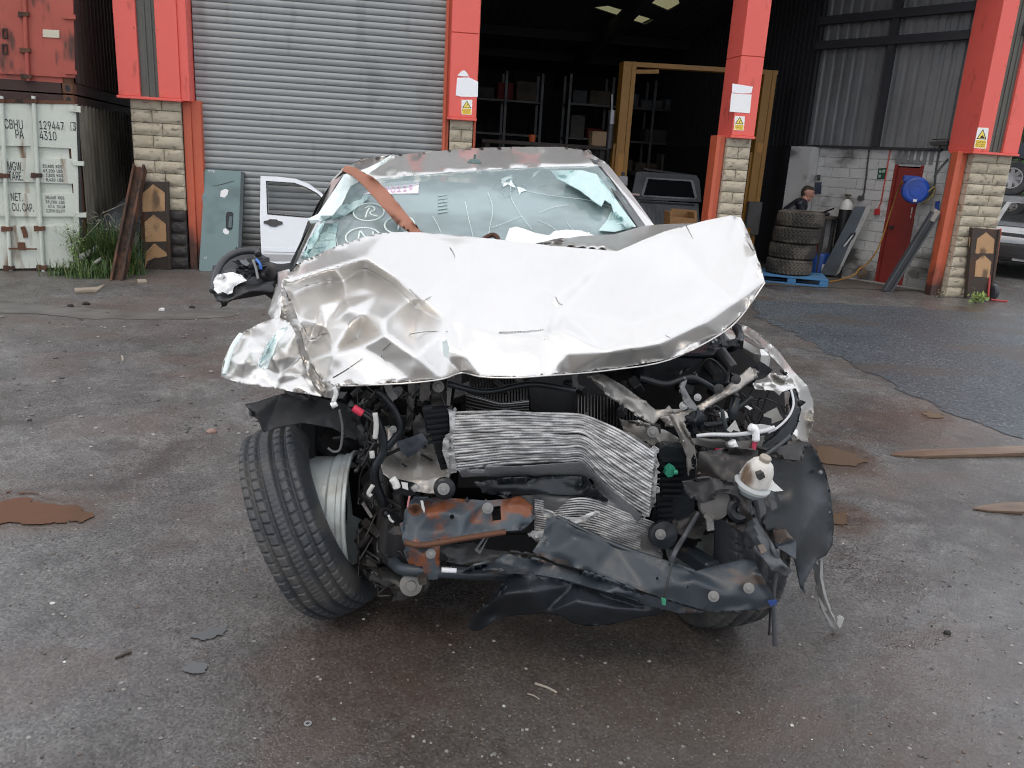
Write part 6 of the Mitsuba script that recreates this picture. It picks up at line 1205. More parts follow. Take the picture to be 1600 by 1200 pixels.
tp_('shroud', panel([(738, 752), (800, 748), (865, 744), (915, 744), (950, 785), (915, 775), (860, 772), (800, 775), (760, 772)], [(738, 752, 2.42), (865, 744, 2.40), (950, 785, 2.36), (860, 772, 2.36), (760, 772, 2.40), (800, 760, 2.37)], 6, .01, .006, .05), 'black_plastic', True)
cd_ = tp_('condenser', panel([(775, 772), (830, 766), (880, 775), (915, 765), (950, 778), (1000, 815), (1032, 845), (1035, 875), (1010, 868), (960, 850), (880, 835), (845, 830), (830, 800)], [(775, 772, 2.42), (830, 766, 2.42), (880, 778, 2.37), (915, 765, 2.42), (950, 778, 2.40), (1032, 845, 2.34), (1035, 875, 2.32), (960, 850, 2.38), (845, 830, 2.40), (920, 805, 2.39)], 6, .015, .01, .05), 'satin', 40, (.10, .10, .10))
for j in range(16):
    t = j / 15; pts = []
    for s in np.linspace(0, 1, 9): 
        x = 835 + 197 * s; y = 776 + 55 * t + 45 * s * s + 9 * math.sin(s * 9 + .5) * (1 - .5 * t) * (1 - s); pts.append(at(x, y, 2.395 - .055 * s + .012 * math.sin(s * 14 + t * 3)))
    part(cd_, 'cooling_tube', tube(pts, .0034, 5, 4), 'alloy_fin', True)
part(cd_, 'bent_bracket', panel([(845, 795), (865, 802), (885, 808), (905, 808), (925, 800), (938, 802), (920, 812), (900, 818), (875, 814), (850, 806)], [(845, 795, 2.35), (885, 808, 2.33), (938, 802, 2.34), (900, 818, 2.31)], 3, .006, .006, .1), 'alloy_fin', 40)
tp_('condenser', panel([(825, 835), (850, 826), (870, 838), (868, 862), (845, 850)], [(825, 835, 2.36), (850, 826, 2.36), (868, 862, 2.33)], 4, .01, .004, .1), 'alloy_fin', 40, label='broken left corner of the condenser core')
# supports ----------------------------------------------------------------
tp_('radiator_support', panel([(918, 586), (942, 584), (975, 603), (1024, 640), (1068, 640), (1070, 650), (1030, 652), (1022, 664), (1010, 658), (965, 628), (935, 605)], [(918, 586, 2.5), (942, 584, 2.52), (1024, 640, 2.46), (1022, 664, 2.43), (965, 628, 2.46), (1068, 645, 2.44), (985, 622, 2.44)], 4, .008, .004, .05, 1), 'bare_metal', True)
tp_('upper_crossmember', panel([(1030, 652), (1070, 642), (1092, 632), (1140, 600), (1172, 573), (1182, 580), (1183, 590), (1150, 612), (1100, 640), (1075, 655), (1060, 668), (1040, 662)], [(1030, 652, 2.44), (1092, 632, 2.42), (1172, 573, 2.45), (1183, 590, 2.42), (1100, 640, 2.40), (1060, 668, 2.40), (1135, 615, 2.40)], 4, .012, .003, .05, 1), 'bare_metal', True)
for x, y, r, c_ in ((1123, 607, .018, (.02, .02, .02)), (1150, 593, .018, (.02, .02, .02)), (1068, 634, .016, (.5, .5, .5)), (1090, 621, .014, (.5, .5, .5))): bolt(x, y, 2.39, r, kind='stud', col=c_)
tp_('latch_arm', panel([(1061, 592), (1068, 588), (1074, 594), (1070, 605), (1078, 620), (1091, 637), (1088, 642), (1078, 640), (1066, 618), (1062, 604)], [(1061, 592, 2.42), (1074, 594, 2.41), (1091, 637, 2.38), (1078, 640, 2.38), (1068, 612, 2.40)], 3, .008, .002, .1), 'satin', True, (.13, .135, .14))
tp_('latch_box', panel([(1068, 650), (1092, 638), (1104, 652), (1098, 668), (1082, 680), (1072, 668)], [(1068, 650, 2.42), (1092, 638, 2.40), (1104, 652, 2.40), (1082, 680, 2.37), (1086, 658, 2.35)], 4, .02, .004, .1), 'black_plastic', 40)
tp_('mount_plate', panel([(968, 655), (1000, 660), (1040, 672), (1070, 690), (1080, 700), (1070, 712), (1040, 700), (1028, 700), (1010, 690), (985, 682)], [(968, 655, 2.5), (1040, 672, 2.46), (1080, 700, 2.44), (1040, 700, 2.42), (985, 682, 2.46), (1015, 668, 2.43)], 4, .008, .006, .05), 'bare_metal', 40)
tp_('headlamp_bracket', panel([(1040, 640), (1046, 634), (1056, 648), (1075, 672), (1086, 700), (1090, 730), (1086, 745), (1075, 745), (1074, 715), (1060, 680)], [(1040, 640, 2.40), (1056, 648, 2.38), (1086, 700, 2.38), (1090, 730, 2.38), (1075, 745, 2.38), (1066, 675, 2.35)], 3.5, .006, .004, .07), 'bare_metal', 40)
bolt(1020, 675, 2.41, .022); tp_('clip_plate', plate([(1012, 660), (1032, 664), (1034, 700), (1014, 694)], 2.44, .01), 'satin', color=(.03, .03, .032))
bt_ = tp_('battery', cat([bx3(*sorted((at(1000, 600, 2.72)[0], at(1140, 590, 2.72)[0])), 2.72, 2.92, at(1070, 602, 2.72)[2], at(1070, 556, 2.72)[2], .01)]), 'black_plastic', 30)
part(bt_, 'blue_cap', cyl(at(1098, 552, 2.75), at(1098, 549, 2.75), .012), 'clean', 40, (.03, .15, .4))
part(bt_, 'lid', box(*sorted((at(1004, 560, 2.71)[0], at(1138, 556, 2.71)[0])), 2.705, 2.90, at(1070, 557, 2.72)[2] + .002, at(1070, 550, 2.72)[2], .004), 'black_plastic')
tp_('hose', tube([at(1150, 512, 2.95), at(1156, 525, 2.85), at(1150, 540, 2.8), at(1130, 545, 2.85), at(1100, 540, 2.9)], .016, 10), 'black_plastic', True)
r_ = np.random.default_rng(8); tp_('terminal_clutter', cat([bar(at(1100 + 60 * r_.random(), 528 + 24 * r_.random(), 2.8), at(1100 + 60 * r_.random(), 528 + 24 * r_.random(), 2.78), .014, .01) for _ in range(16)]), 'metal', False, (.14, .14, .145), stuff=True)
# right lamp opening ------------------------------------------------------
tp_('lamp_bezel', tube([at(1088, 681, 2.36), at(1110, 679, 2.35), at(1150, 679, 2.34), (at(1190, 674, 2.34)), at(1210, 668, 2.34)], [.006, .008], 8), 'satin', True, (.50, .51, .52), label='bright strip below the empty lamp opening')
tp_('lamp_bezel', panel([(1236, 600), (1246, 612), (1252, 640), (1246, 665), (1232, 690), (1208, 702), (1192, 706), (1190, 696), (1212, 680), (1230, 660), (1238, 640), (1234, 618)], [(1236, 600, 2.48), (1252, 640, 2.42), (1232, 690, 2.38), (1192, 706, 2.36), (1190, 696, 2.37), (1230, 660, 2.40), (1234, 618, 2.46)], 4, .02, .004, .05), 'black_plastic', True)
tp_('lamp_chrome', tube([at(1236, 608, 2.44), at(1240, 630, 2.40), at(1233, 650, 2.38), at(1215, 668, 2.36), at(1200, 676, 2.35)], .004, 8), 'satin', True, (.5, .51, .53))
tp_('lamp_panel', panel([(1176, 600), (1196, 580), (1214, 586), (1235, 588), (1244, 606), (1222, 612), (1218, 618), (1208, 610), (1180, 608)], [(1176, 600, 2.45), (1196, 580, 2.50), (1244, 606, 2.46), (1218, 618, 2.42), (1210, 598, 2.42)], 3, .004, .012, .1, 0, 3), 'truck_paint', 40, label='torn bright flange above the lamp opening')
tp_('lamp_panel', plate([(1186, 575), (1194, 568), (1208, 578), (1196, 590), (1182, 604), (1172, 606), (1180, 588)], 2.47, .03), 'black_plastic')
tp_('lamp_fragment', plate([(1191, 650), (1200, 644), (1214, 637), (1218, 646), (1224, 655), (1206, 662), (1206, 654)], 2.46, .004), 'clean', color=(.34, .33, .31)); tp_('lamp_fragment', plate([(1136, 672), (1149, 657), (1157, 675), (1146, 672), (1142, 676)], 2.34, .004), 'clean', color=(.40, .40, .38)); tp_('lamp_fragment', plate([(1172, 665), (1190, 663), (1206, 666), (1190, 672), (1176, 670)], 2.34, .004), 'clean', color=(.42, .42, .42))
tp_('lower_bezel', panel([(1078, 684), (1110, 690), (1160, 690), (1195, 682), (1190, 698), (1160, 700), (1110, 700), (1085, 694)], [(1078, 684, 2.37), (1160, 690, 2.34), (1195, 682, 2.35), (1110, 700, 2.38)], 5, .01, .006, .06), 'satin', 40, (.14, .135, .13))
tp_('connector', cat([plate([(1127, 648), (1136, 645), (1138, 652), (1130, 656)], 2.36, .02), plate([(1165, 636), (1170, 635), (1176, 638), (1172, 641)], 2.40, .01)]), 'clean', False, (.62, .62, .60), stuff=True)
tp_('corrugated_sleeve', tube([at(1143, 655, 2.42), at(1146, 640, 2.42), at(1150, 622, 2.44)], .018, 10), 'black_plastic', True)
# lower front -------------------------------------------------------------
tp_('inner_panel', panel([(588, 700), (592, 682), (610, 678), (630, 688), (655, 700), (668, 672), (690, 680), (697, 720), (703, 738), (700, 760), (680, 772), (650, 768), (620, 755), (598, 738)], [(588, 700, 2.5), (610, 678, 2.58), (655, 700, 2.60), (690, 680, 2.54), (703, 738, 2.44), (680, 772, 2.38), (650, 768, 2.38), (620, 755, 2.40), (598, 738, 2.42), (640, 738, 2.46), (660, 752, 2.40), (630, 725, 2.54), (680, 745, 2.42), (610, 715, 2.55), (650, 745, 2.42)], 4, .004, .012, .05, 1, 2), 'bare_metal', True)
tp_('inner_panel', panel([(590, 672), (606, 666), (612, 676), (622, 690), (618, 700), (604, 690)], [(590, 672, 2.5), (606, 666, 2.48), (622, 690, 2.46), (604, 690, 2.46)], 3, .01, .005, .1), 'bare_metal', 40)
bolt(614, 671, 2.45, .014); tp_('radar_box', plate([(613, 752), (648, 760), (650, 772), (640, 776), (616, 768), (610, 760)], 2.36, .03), 'black_plastic')
tp_('box_label', plate([(627, 753), (637, 755), (638, 766), (629, 763)], 2.357, .002), 'clean', color=(.62, .62, .60)); tp_('connector', tube([at(613, 748, 2.35), at(618, 755, 2.35), at(620, 762, 2.35)], .012, 8), 'clean', True, (.58, .58, .55)); tp_('connector', tube([at(646, 759, 2.34), at(651, 765, 2.34)], .012, 8), 'satin', True, (.25, .25, .24))
nk = tp_('bush', frame(lathe([(.012, 0), (.034, 0), (.034, .02), (.026, .026), (.012, .026), (.012, 0)], 28), at(694, 762, 2.35), A([1, 0, 0]), unit(A([0, .2, 1])), unit(A([0, -1, .2]))), 'black_plastic', 40); bolt(693, 764, 2.325, .022, nk)
rb_ = tp_('rail_bracket', panel([(628, 842), (630, 815), (636, 790), (645, 780), (700, 778), (760, 782), (812, 778), (830, 790), (832, 815), (812, 828), (788, 830), (720, 842), (648, 854), (632, 852)], [(628, 842, 2.34), (636, 790, 2.40), (700, 778, 2.42), (760, 782, 2.40), (830, 790, 2.38), (832, 815, 2.36), (788, 830, 2.32), (720, 842, 2.31), (648, 854, 2.30), (690, 800, 2.36), (690, 832, 2.36), (650, 830, 2.34), (740, 815, 2.37), (715, 805, 2.345), (668, 805, 2.35), (728, 806, 2.345)], 4, .012, .008, .04, 1, 3, holes=[ring_poly(706, 808, 3.5, 4.5, 10, .3), [(768, 792), (782, 790), (783, 812), (769, 814)], ring_poly(766, 800, 1.6, 1.6, 8)]), 'rust_paint', 40)
part(rb_, 'lower_edge', tube([at(632, 848, 2.29), at(660, 852, 2.28), at(720, 842, 2.29), (at(790, 831, 2.30))], .009, 6), 'rust', True); bolt(762, 794, 2.35, .021, rb_); part(rb_, 'wire_clip', plate([(657, 783), (661, 783), (664, 796), (663, 802), (659, 794)], 2.32, .004), 'clean', color=(.5, .5, .48))
part(rb_, 'round_cup', panel(ring_poly(649, 797, 11, 9, 16), [(649, 797, 2.36), (638, 797, 2.33), (660, 797, 2.33), (649, 788, 2.33), (649, 806, 2.33)], 3, .004), 'rust', 40)
lg = tp_('rail_leg', panel([(634, 852), (660, 855), (688, 850), (686, 880), (684, 905), (665, 906), (660, 885), (640, 884), (633, 870)], [(634, 852, 2.34), (688, 850, 2.34), (684, 905, 2.32), (665, 906, 2.32), (640, 884, 2.36), (662, 868, 2.31)], 4, .01, .006, .05), 'rust_paint', 40); bolt(673, 865, 2.29, .018, lg); part(lg, 'tab', cyl(at(660, 900, 2.29), at(662, 910, 2.29), .016), 'metal', 40, (.14, .13, .12))
tp_('anti_roll_bar', tube([at(604, 872, 2.5), at(616, 880, 2.42), at(628, 889, 2.36), at(660, 892, 2.34), at(720, 895, 2.34), at(800, 900, 2.34), at(860, 905, 2.34)], .02, 12), 'beam_paint', True); tp_('bar_label', tube([at(690, 890.5, 2.316), at(713, 891.5, 2.316)], .0085, 8, curve=False), 'clean', True, (.65, .66, .68))
tp_('control_arm', panel([(560, 880), (600, 892), (640, 895), (662, 905), (655, 920), (630, 926), (600, 915), (570, 900)], [(560, 880, 2.55), (640, 895, 2.42), (662, 905, 2.40), (630, 926, 2.36), (600, 905, 2.40)], 5, .04, .01, .05), 'satin', 40, (.03, .03, .03))
tp_('arm_bush', frame(cat([lathe([(0, 0), (.036, 0), (.036, .02), (.024, .024), (0, .024)], 28), lathe([(0, .0245), (.017, .0245), (.015, .036), (0, .037)], 18)]), at(642, 912, 2.36), A([1, 0, 0]), unit(A([0, .3, 1])), unit(A([0, -1, .3]))), 'satin', 40, (.14, .135, .125))
tp_('drive_shaft', cat([tube([at(565, 770, 2.7), at(600, 800, 2.65), at(620, 850, 2.6)], .035, 10), tube([at(595, 700, 2.6), at(600, 780, 2.55), at(592, 860, 2.55)], .022, 10)]), 'satin', True, (.02, .02, .021), stuff=True)
tp_('shock_absorber', cat([cyl(at(612, 790, 2.52), at(600, 872, 2.52), .03), cyl(at(622, 770, 2.5), at(632, 860, 2.48), .018)]), 'satin', 40, (.03, .03, .032), stuff=True)
tp_('bumper_beam', panel([(868, 806), (900, 826), (960, 850), (1035, 876), (1085, 893), (1120, 884), (1163, 874), (1180, 880), (1193, 905), (1205, 925), (1211, 946), (1195, 952), (1105, 955), (1010, 926), (930, 895), (870, 880), (832, 862), (848, 838), (854, 812)], [(868, 806, 2.33), (960, 850, 2.24), (1085, 893, 2.14), (1163, 874, 2.11), (1211, 946, 2.08), (1105, 955, 2.07), (1010, 926, 2.11), (930, 895, 2.18), (832, 862, 2.27), (900, 838, 2.235), (1035, 886, 2.13), (1085, 905, 2.085), (930, 868, 2.20), (1060, 912, 2.09), (1160, 912, 2.075), (1143, 930, 2.06), (870, 862, 2.23)], 4, .006, .002, .05, 3, 4, holes=[ring_poly(853, 846, 1.8, 1.8, 8), ring_poly(1027, 904, 2.2, 2.2, 8), ring_poly(1074, 917, 2, 2, 8)]), 'beam_paint', 40)
for x, y in ((1115, 932), (1170, 919)): bolt(x, y, 2.045 if x < 1150 else 2.06, .019)
tp_('beam_flange', tube([at(870, 808, 2.325), at(960, 851, 2.235), at(1035, 877, 2.17), at(1085, 893, 2.13)], .008, 6), 'beam_paint', True)
tp_('crumpled_beam', panel([(716, 898), (740, 884), (770, 878), (786, 866), (798, 866), (812, 872), (836, 874), (870, 884), (930, 898), (1010, 929), (1060, 944), (1100, 956), (1060, 958), (1010, 946), (940, 922), (880, 905), (830, 896), (790, 892), (750, 896)], [(716, 898, 2.30), (770, 878, 2.30), (798, 866, 2.30), (870, 884, 2.24), (1010, 929, 2.12), (1100, 956, 2.08), (1060, 958, 2.1), (940, 922, 2.15), (830, 896, 2.22), (760, 888, 2.24)], 4, .006, .010, .06, 0, 7), 'beam_paint', 40)
tp_('torn_bracket', panel([(676, 858), (700, 852), (740, 848), (760, 858), (835, 866), (850, 876), (800, 880), (776, 872), (765, 886), (720, 882), (674, 874)], [(676, 858, 2.40), (740, 848, 2.42), (850, 876, 2.34), (720, 882, 2.38), (780, 868, 2.36)], 4, .006, .008, .06, 0, 9), 'satin', 40, (.055, .056, .058))
tp_('cable_guide', plate([(742, 860), (762, 832), (767, 833), (750, 866)], 2.31, .006, [[(746, 858), (761, 838), (763, 839), (750, 861)]]), 'satin', color=(.12, .12, .125))
tp_('undertray', panel([(733, 982), (734, 972), (745, 960), (770, 930), (795, 900), (806, 895), (850, 898), (900, 912), (960, 928), (1010, 944), (1040, 956), (1020, 962), (985, 968), (960, 975), (915, 978), (895, 974), (875, 962), (850, 958), (800, 962), (780, 966), (752, 984), (740, 986)], [(733, 982, 2.26), (745, 960, 2.24), (806, 895, 2.26), (900, 912, 2.22), (1040, 956, 2.14), (960, 975, 2.16), (895, 974, 2.18), (850, 958, 2.20), (800, 962, 2.24), (752, 984, 2.27), (830, 925, 2.16), (900, 940, 2.13), (960, 950, 2.11), (785, 930, 2.19), (770, 960, 2.28), (825, 900, 2.22)], 4, .004, .006, .04, 2, 3), 'black_plastic', True)
tp_('cable_tie', cat([tube([at(1050, 880, 2.08), at(1042, 915, 2.06), at(1038, 938, 2.06)], .003, 6)]), 'satin', True, (.03, .03, .03)); tp_('green_clip', plate([(1034, 936), (1041, 937), (1040, 946), (1035, 945)], 2.05, .008), 'clean', color=(.04, .22, .13))
tp_('arch_shield', panel([(1092, 706), (1150, 700), (1185, 704), (1178, 760), (1172, 800), (1182, 826), (1160, 832), (1130, 812), (1096, 800), (1088, 750)], [(1092, 706, 2.28), (1185, 704, 2.22), (1172, 800, 2.16), (1182, 826, 2.15), (1096, 800, 2.26), (1140, 760, 2.20)], 5, .006, .02, .05, 0, 4), 'satin', 40, (.016, .016, .017))
# right corner -------------------------------------------------------------
lamp = at(1178, 752, 2.18); ll_ = unit(A([.18, -.25, 1])); lu = unit(np.cross([0, 1, 0], ll_)); lv = np.cross(ll_, lu)
lf_ = lambda m: frame(m.apply_scale(.80), lamp, lu, lv, ll_)
S('lamp_white', rusty((.56, .54, .50), (.20, .13, .085), .56, .70, 7.0, 14), .45)
fl_ = tp_('fog_lamp', lf_(lathe([(0, .098), (.026, .098), (.040, .088), (.054, .06), (.062, .01), (.058, .0), (0, .0)], 32)), 'lamp_white', 40, label='bare white fog lamp body')
part(fl_, 'collar', lf_(lathe([(.0, .099), (.021, .099), (.023, .113), (.020, .117), (0, .117)], 24)), 'satin', 40, (.30, .26, .21)); part(fl_, 'ring', lf_(lathe([(.03, -.026), (.068, -.026), (.072, -.012), (.064, -.001), (.03, -.001), (.03, -.026)], 36)), 'satin', 40, (.55, .58, .58)); part(fl_, 'lens', lf_(lathe([(0, -.05), (.05, -.05), (.064, -.027), (0, -.027)], 32)), 'satin', 40, (.30, .36, .38))
part(fl_, 'tab', plate([(1196, 746), (1203, 743), (1210, 754), (1224, 767), (1210, 768), (1198, 764)], 2.15, .004), 'clean', color=(.70, .70, .68)); part(fl_, 'socket', plate([(1184, 741), (1193, 738), (1196, 746), (1187, 751)], 2.11, .02), 'satin', color=(.03, .03, .03))
tp_('fog_bracket', panel([(1065, 752), (1090, 748), (1112, 746), (1140, 752), (1152, 755), (1154, 775), (1140, 772), (1120, 766), (1118, 780), (1100, 785), (1078, 778)], [(1065, 752, 2.24), (1112, 746, 2.20), (1154, 760, 2.16), (1120, 766, 2.16), (1100, 785, 2.18), (1078, 778, 2.22)], 4, .006, .008, .07, 0, 2), 'satin', 40, (.028, .032, .038))
hn = tp_('horn', frame(lathe([(0, .0), (.045, 0), (.05, .01), (.05, .03), (.02, .04), (0, .04)], 32), at(1112, 785, 2.22), A([1, 0, 0]), unit(A([0, .3, 1])), unit(A([0, -1, .3]))), 'satin', 40, (.11, .108, .105)); part(hn, 'clamp', cat([bar(at(1104, 803, 2.18), at(1116, 812, 2.16), .03, .012), bar(at(1108, 806, 2.17), at(1110, 828, 2.17), .022, .01, (0, 1, 0))]), 'metal', color=(.5, .5, .48))
tp_('horn', frame(cat([lathe([(.012, 0), (.038, 0), (.04, .02), (.03, .026), (.012, .02), (.012, 0)], 28), lathe([(0, .0), (.011, 0), (.009, .024), (0, .026)], 14)]), at(1151, 795, 2.20), A([1, 0, 0]), unit(A([0, .3, 1])), unit(A([0, -1, .3]))), 'black_plastic', 40, label='smaller black round horn')
tp_('lower_panel', panel([(1050, 790), (1062, 784), (1090, 800), (1110, 815), (1130, 805), (1142, 812), (1120, 830), (1085, 840), (1060, 832), (1050, 815)], [(1050, 790, 2.42), (1090, 800, 2.40), (1142, 812, 2.40), (1085, 840, 2.34), (1060, 832, 2.36), (1095, 820, 2.44)], 4, .006, .006, .06), 'satin', 40, (.06, .058, .056))
tp_('strut_bracket', panel([(1140, 805), (1155, 800), (1170, 790), (1178, 800), (1195, 835), (1210, 860), (1225, 880), (1240, 893), (1228, 900), (1205, 890), (1195, 875), (1178, 855), (1160, 830)], [(1140, 805, 2.22), (1170, 790, 2.24), (1210, 860, 2.14), (1240, 893, 2.12), (1195, 875, 2.08), (1160, 830, 2.16), (1180, 820, 2.12)], 4, .006, .008, .06), 'satin', 40, (.05, .056, .062))
tp_('foil_scrap', plate([(1184, 853), (1192, 850), (1199, 860), (1190, 866)], 2.08, .003), 'metal', color=(.5, .42, .36))
tp_('chassis_arm', bar(at(1060, 855, 2.45), at(1115, 890, 2.25), .06, .05, b=.008), 'beam_paint')
tp_('hub_bush', frame(lathe([(0, 0), (.045, 0), (.045, .03), (.02, .035), (0, .035)], 28), at(1033, 834, 2.33), A([1, 0, 0]), unit(A([0, .3, 1])), unit(A([0, -1, .3]))), 'black_plastic', 40); bolt(1032, 835, 2.285, .02)
ln = tp_('wheel_arch_liner', panel([(1150, 700), (1190, 704), (1215, 700), (1248, 694), (1262, 692), (1275, 704), (1286, 728), (1297, 765), (1303, 815), (1301, 850), (1291, 868), (1276, 876), (1264, 898), (1256, 912), (1258, 928), (1251, 920), (1244, 885), (1238, 860), (1228, 838), (1212, 826), (1200, 832), (1190, 812), (1170, 770)], [(1150, 700, 2.40), (1215, 700, 2.36), (1262, 692, 2.38), (1297, 765, 2.40), (1303, 815, 2.38), (1291, 868, 2.30), (1258, 928, 2.16), (1244, 885, 2.16), (1212, 826, 2.20), (1170, 770, 2.33), (1250, 770, 2.30), (1265, 820, 2.24), (1230, 750, 2.34), (1235, 800, 2.25), (1222, 790, 2.30), (1280, 790, 2.30)], 4, .004, .001, .04, 30, 6), 'black_plastic', True)
part(ln, 'flap', panel([(1208, 828), (1212, 824), (1224, 822), (1234, 836), (1244, 845), (1244, 874), (1226, 862), (1212, 854)], [(1208, 828, 2.22), (1224, 822, 2.24), (1244, 845, 2.20), (1244, 874, 2.16), (1212, 854, 2.16), (1234, 838, 2.15)], 3, .004, .003, .1), 'beam_paint', 40)
for x, y in ((1282, 738), (1296, 800)): bolt(x, y, 2.36, .008, ln, 'rivet', (.30, .31, .33))
tp_('arch_filler', panel([(1150, 690), (1200, 704), (1250, 688), (1262, 694), (1252, 720), (1215, 716), (1180, 706)], [(1150, 690, 2.36), (1200, 704, 2.32), (1262, 694, 2.36), (1252, 720, 2.31), (1180, 706, 2.34)], 5, .01, .006, .06), 'satin', 40, (.02, .02, .021))
tp_('torn_arch', panel([(383, 631), (400, 628), (440, 615), (500, 622), (540, 632), (560, 650), (575, 690), (560, 690), (520, 668), (470, 660), (430, 668), (413, 676), (408, 660), (393, 648)], [(383, 631, 2.45), (440, 615, 2.6), (540, 632, 2.62), (575, 690, 2.6), (470, 660, 2.52), (413, 676, 2.44), (400, 645, 2.42)], 5, .006, .012, .05, 0, 2), 'satin', 40, (.028, .029, .031), label='torn black arch lining above the burst tyre')
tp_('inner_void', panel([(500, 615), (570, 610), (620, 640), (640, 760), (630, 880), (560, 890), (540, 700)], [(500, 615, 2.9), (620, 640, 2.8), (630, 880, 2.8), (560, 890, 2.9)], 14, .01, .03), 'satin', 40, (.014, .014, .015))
for pts, r0 in (([(1214, 858), (1213, 890), (1208, 930), (1210, 980), (1211, 1008)], .008), ([(1168, 800), (1190, 830), (1206, 855), (1213, 880)], .008), ([(1150, 800), (1170, 825), (1178, 850)], .006), ([(1092, 800), (1068, 840), (1055, 862), (1048, 882)], .008)):
    tp_('hanging_cable', tube([at(x, y, 2.13 if y > 840 else 2.22) for x, y in pts], r0, 8), 'satin', True, (.06, .065, .075))
tp_('blue_tie', plate([(1200, 940), (1214, 938), (1214, 944), (1204, 948)], 2.06, .006), 'clean', color=(.02, .05, .18))
tr_ = solo('trim_strip', 'bent grey wheel arch trim strip hanging to the ground by the right wheel', 'trim strip', panel([(1282, 862), (1288, 866), (1287, 872), (1282, 876), (1281, 900), (1287, 930), (1297, 955), (1306, 972), (1312, 982), (1306, 986), (1296, 976), (1284, 952), (1276, 925), (1272, 900), (1274, 876)], [(1282, 862, 2.44), (1281, 900, 2.42), (1272, 900, 2.45), (1287, 930, 2.40), (1276, 925, 2.43), (1306, 986, 2.40), (1312, 982, 2.39), (1296, 960, 2.40)], 3, .012, .002, .1), 'satin', 40, (.22, .22, .215))
part(tr_, 'end_tab', plate([(1309, 966), (1314, 963), (1319, 966), (1317, 972), (1314, 981), (1307, 980)], 2.395, .01), 'satin', color=(.36, .36, .35))
# wheels ------------------------------------------------------------------
ty2 = tyre(.352, .218, .232, 640, 61, 58, 0, .009)
ax_ = unit(A([.915, .02, .39])); az = unit(A([0, 0, 1.]) - ax_ * ax_[2]); ay = np.cross(az, ax_); tc = at(482, 808, 2.70)
t1 = frame(ty2, tc, ax_, ay, az); V = np.array(t1.vertices); low = V[:, 2].min(); V[:, 2] -= max(0, low - .0) if low > 0 else 0
k_ = np.clip((.16 - V[:, 2]) / .2, 0, 1); V[:, 0] += .05 * k_; V[:, 2] = np.maximum(V[:, 2], .004 + .01 * meshkit.fbm(V * 9, 2, 4) * (V[:, 2] < .03)); t1 = trimesh.Trimesh(V, t1.faces, process=False)
fw = tp_('front_wheel', t1, 'tyre_rubber', True, label='burst tyre splayed off its rim')
ra = unit(A([.985, -.13, .06])); rz_ = unit(A([0, 0, 1.]) - ra * ra[2]); ry_ = np.cross(rz_, ra); rcen = at(517, 800, 2.72)
part(fw, 'rim', frame(lathe([(.19, -.15), (.206, -.15), (.206, -.10), (.196, -.09), (.198, .02), (.207, .03), (.205, .055), (.210, .06), (.210, .074), (.220, .082), (.220, .092), (.213, .094), (.197, .08), (.198, .02), (.198, -.09), (.205, -.15)], 72, 'x'), rcen, ra, ry_, rz_), 'rim_silver', 40)
part(fw, 'hub', frame(cat([lathe([(0, -.14), (.19, -.14), (.19, -.12), (.06, -.10), (.05, .05), (0, .06)], 40, 'x')]), rcen, ra, ry_, rz_), 'satin', 40, (.05, .05, .05)); part(fw, 'brake_disc', frame(lathe([(.05, -.01), (.15, -.01), (.15, .015), (.05, .015), (.05, -.01)], 40, 'x'), rcen, ra, ry_, rz_), 'satin', 40, (.09, .07, .055))
t2 = frame(tyre(.355, .235, .225, 360, 49, 58, 0, .0085), A([1.16, 2.56, .352]), unit(A([.985, .12, .0])), unit(A([-.12, .985, 0])), A([0, 0, 1.])); V = np.array(t2.vertices); V[:, 2] = np.maximum(V[:, 2], .003); t2 = trimesh.Trimesh(V, t2.faces, process=False)
fw2 = tp_('front_wheel', t2, 'tyre_rubber', True); part(fw2, 'rim', frame(lathe([(.0, .03), (.19, .05), (.215, .08), (.224, .09), (.224, -.09), (.21, -.09), (.2, .0), (0, -.01)], 48, 'x'), A([1.16, 2.56, .352]), unit(A([.985, .12, .0])), unit(A([-.12, .985, 0])), A([0, 0, 1.])), 'rim_silver', 40)
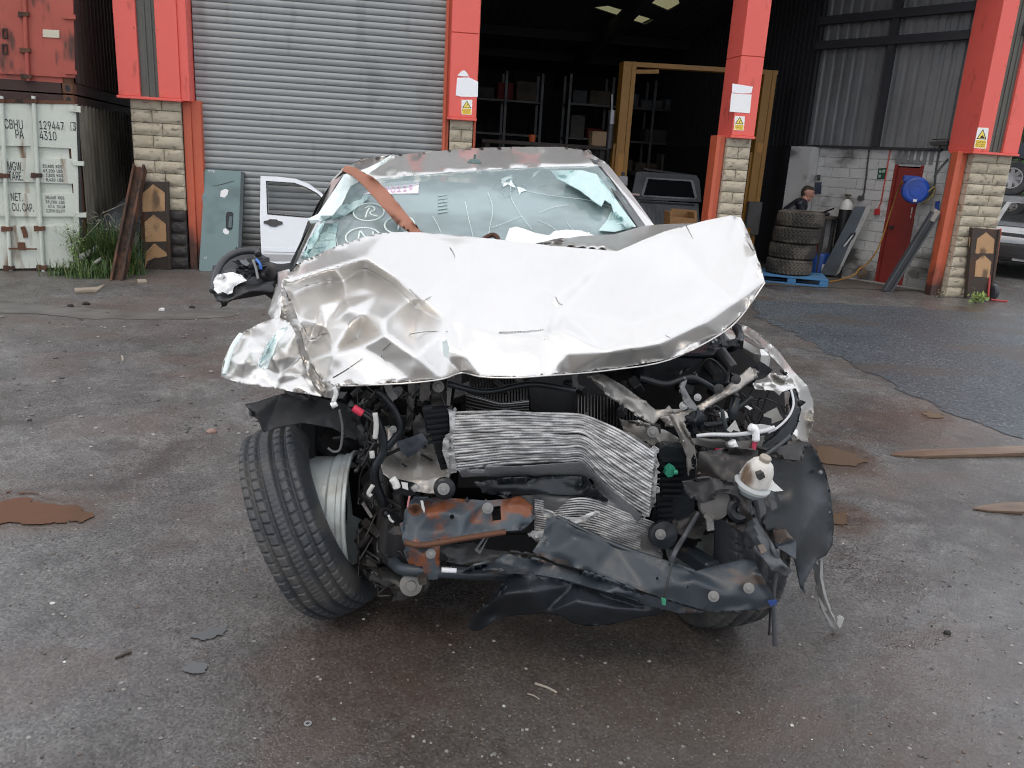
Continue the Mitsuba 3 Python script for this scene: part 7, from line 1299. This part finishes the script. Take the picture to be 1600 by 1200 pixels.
# ---------------------------------------------------------------- loose things on the yard
for i, (lb, q0, q1, w, h) in enumerate((('long tapered rusty forklift fork lying on the tarmac, the farther of two', (1390, 712), (1720, 706), .062, .035), ('long tapered rusty forklift fork lying on the tarmac, the nearer of two', (1520, 797), (1760, 796), .062, .03))):
    a, b = gnd(*q0), gnd(*q1); d = unit(b - a); s = np.cross([0, 0, 1], d); L = np.linalg.norm(b - a)
    pr_ = [(0, 0), (.06, -.028), (.22, -w * .9), (L, -w), (L, w), (.22, w * .9), (.06, .028)]; v, f = tri2d(pr_); tp0 = np.c_[v, np.minimum(.010 + v[:, 0] * .03, h)]; bt0 = np.c_[v, np.full(len(v), .003)]
    m = solid(tp0, f, bt0); solo('forklift_fork', lb, 'forklift fork', frame(m, a, d, s, A([0, 0, 1])), 'fork_brown', False)
S('fork_brown', P_(lambda p, n, uv: X_((.16, .105, .066), (.085, .05, .032), SS(.35, .7, F_(p.x * 3, p.y * 14, p.z * 14, 4)))), .4, specular=.5)
solo('washer', 'small bright steel washer lying on the tarmac in the foreground', 'washer', lathe([(.006, 0), (.011, 0), (.011, .003), (.006, .003), (.006, 0)], 24).apply_translation(gnd(481, 1132) + A([0, 0, .002])), 'metal', 40, (.7, .7, .7))
for lb, p, q, r0 in (('thin pale stick lying on the muddy tarmac before the wreck', (836, 1068), (870, 1082), .004), ('thin bent twig lying beside the pale stick', (824, 1084), (843, 1093), .002), ('pale screw lying on the tarmac left of the truck', (190, 556), (192, 564), .008), ('dark splinter lying on the tarmac at lower left', (180, 1028), (205, 1018), .004)):
    solo('stick', lb, 'stick', tube([gnd(*p, .004), (gnd(*p, .004) + gnd(*q, .004)) / 2 + A([.003, .002, .001]), gnd(*q, .004)], r0, 6), 'matte', True, (.26, .23, .19) if 'pale' in lb else (.06, .05, .04))
for lb, x, y, s, c_ in (('white paper scrap lying near the drain strip on the left', 253, 485, .03, (.6, .6, .58)), ('pinkish scrap lying left of the burst tyre', 331, 676, .03, (.30, .20, .17)), ('small black stone lying at the right edge of the foreground', 1480, 990, .014, (.015, .015, .015)), ('black clod lying left of the drain strip', 135, 476, .035, (.02, .02, .02)), ('black clod lying beside its twin near the container', 110, 479, .03, (.02, .02, .02)), ('black clod lying on the drain strip towards the truck', 300, 481, .03, (.02, .02, .02))):
    m = trimesh.creation.icosphere(2, s); v = m.vertices * (1 + .8 * (meshkit.fbm(m.vertices / s * 1.7 + x, 3, 3)[:, None] - .5)) * A([1, .8, .6]); solo('debris', lb, 'debris', trimesh.Trimesh(v + gnd(x, y) + A([0, 0, s * .2]), m.faces, process=False), 'matte', True, c_)
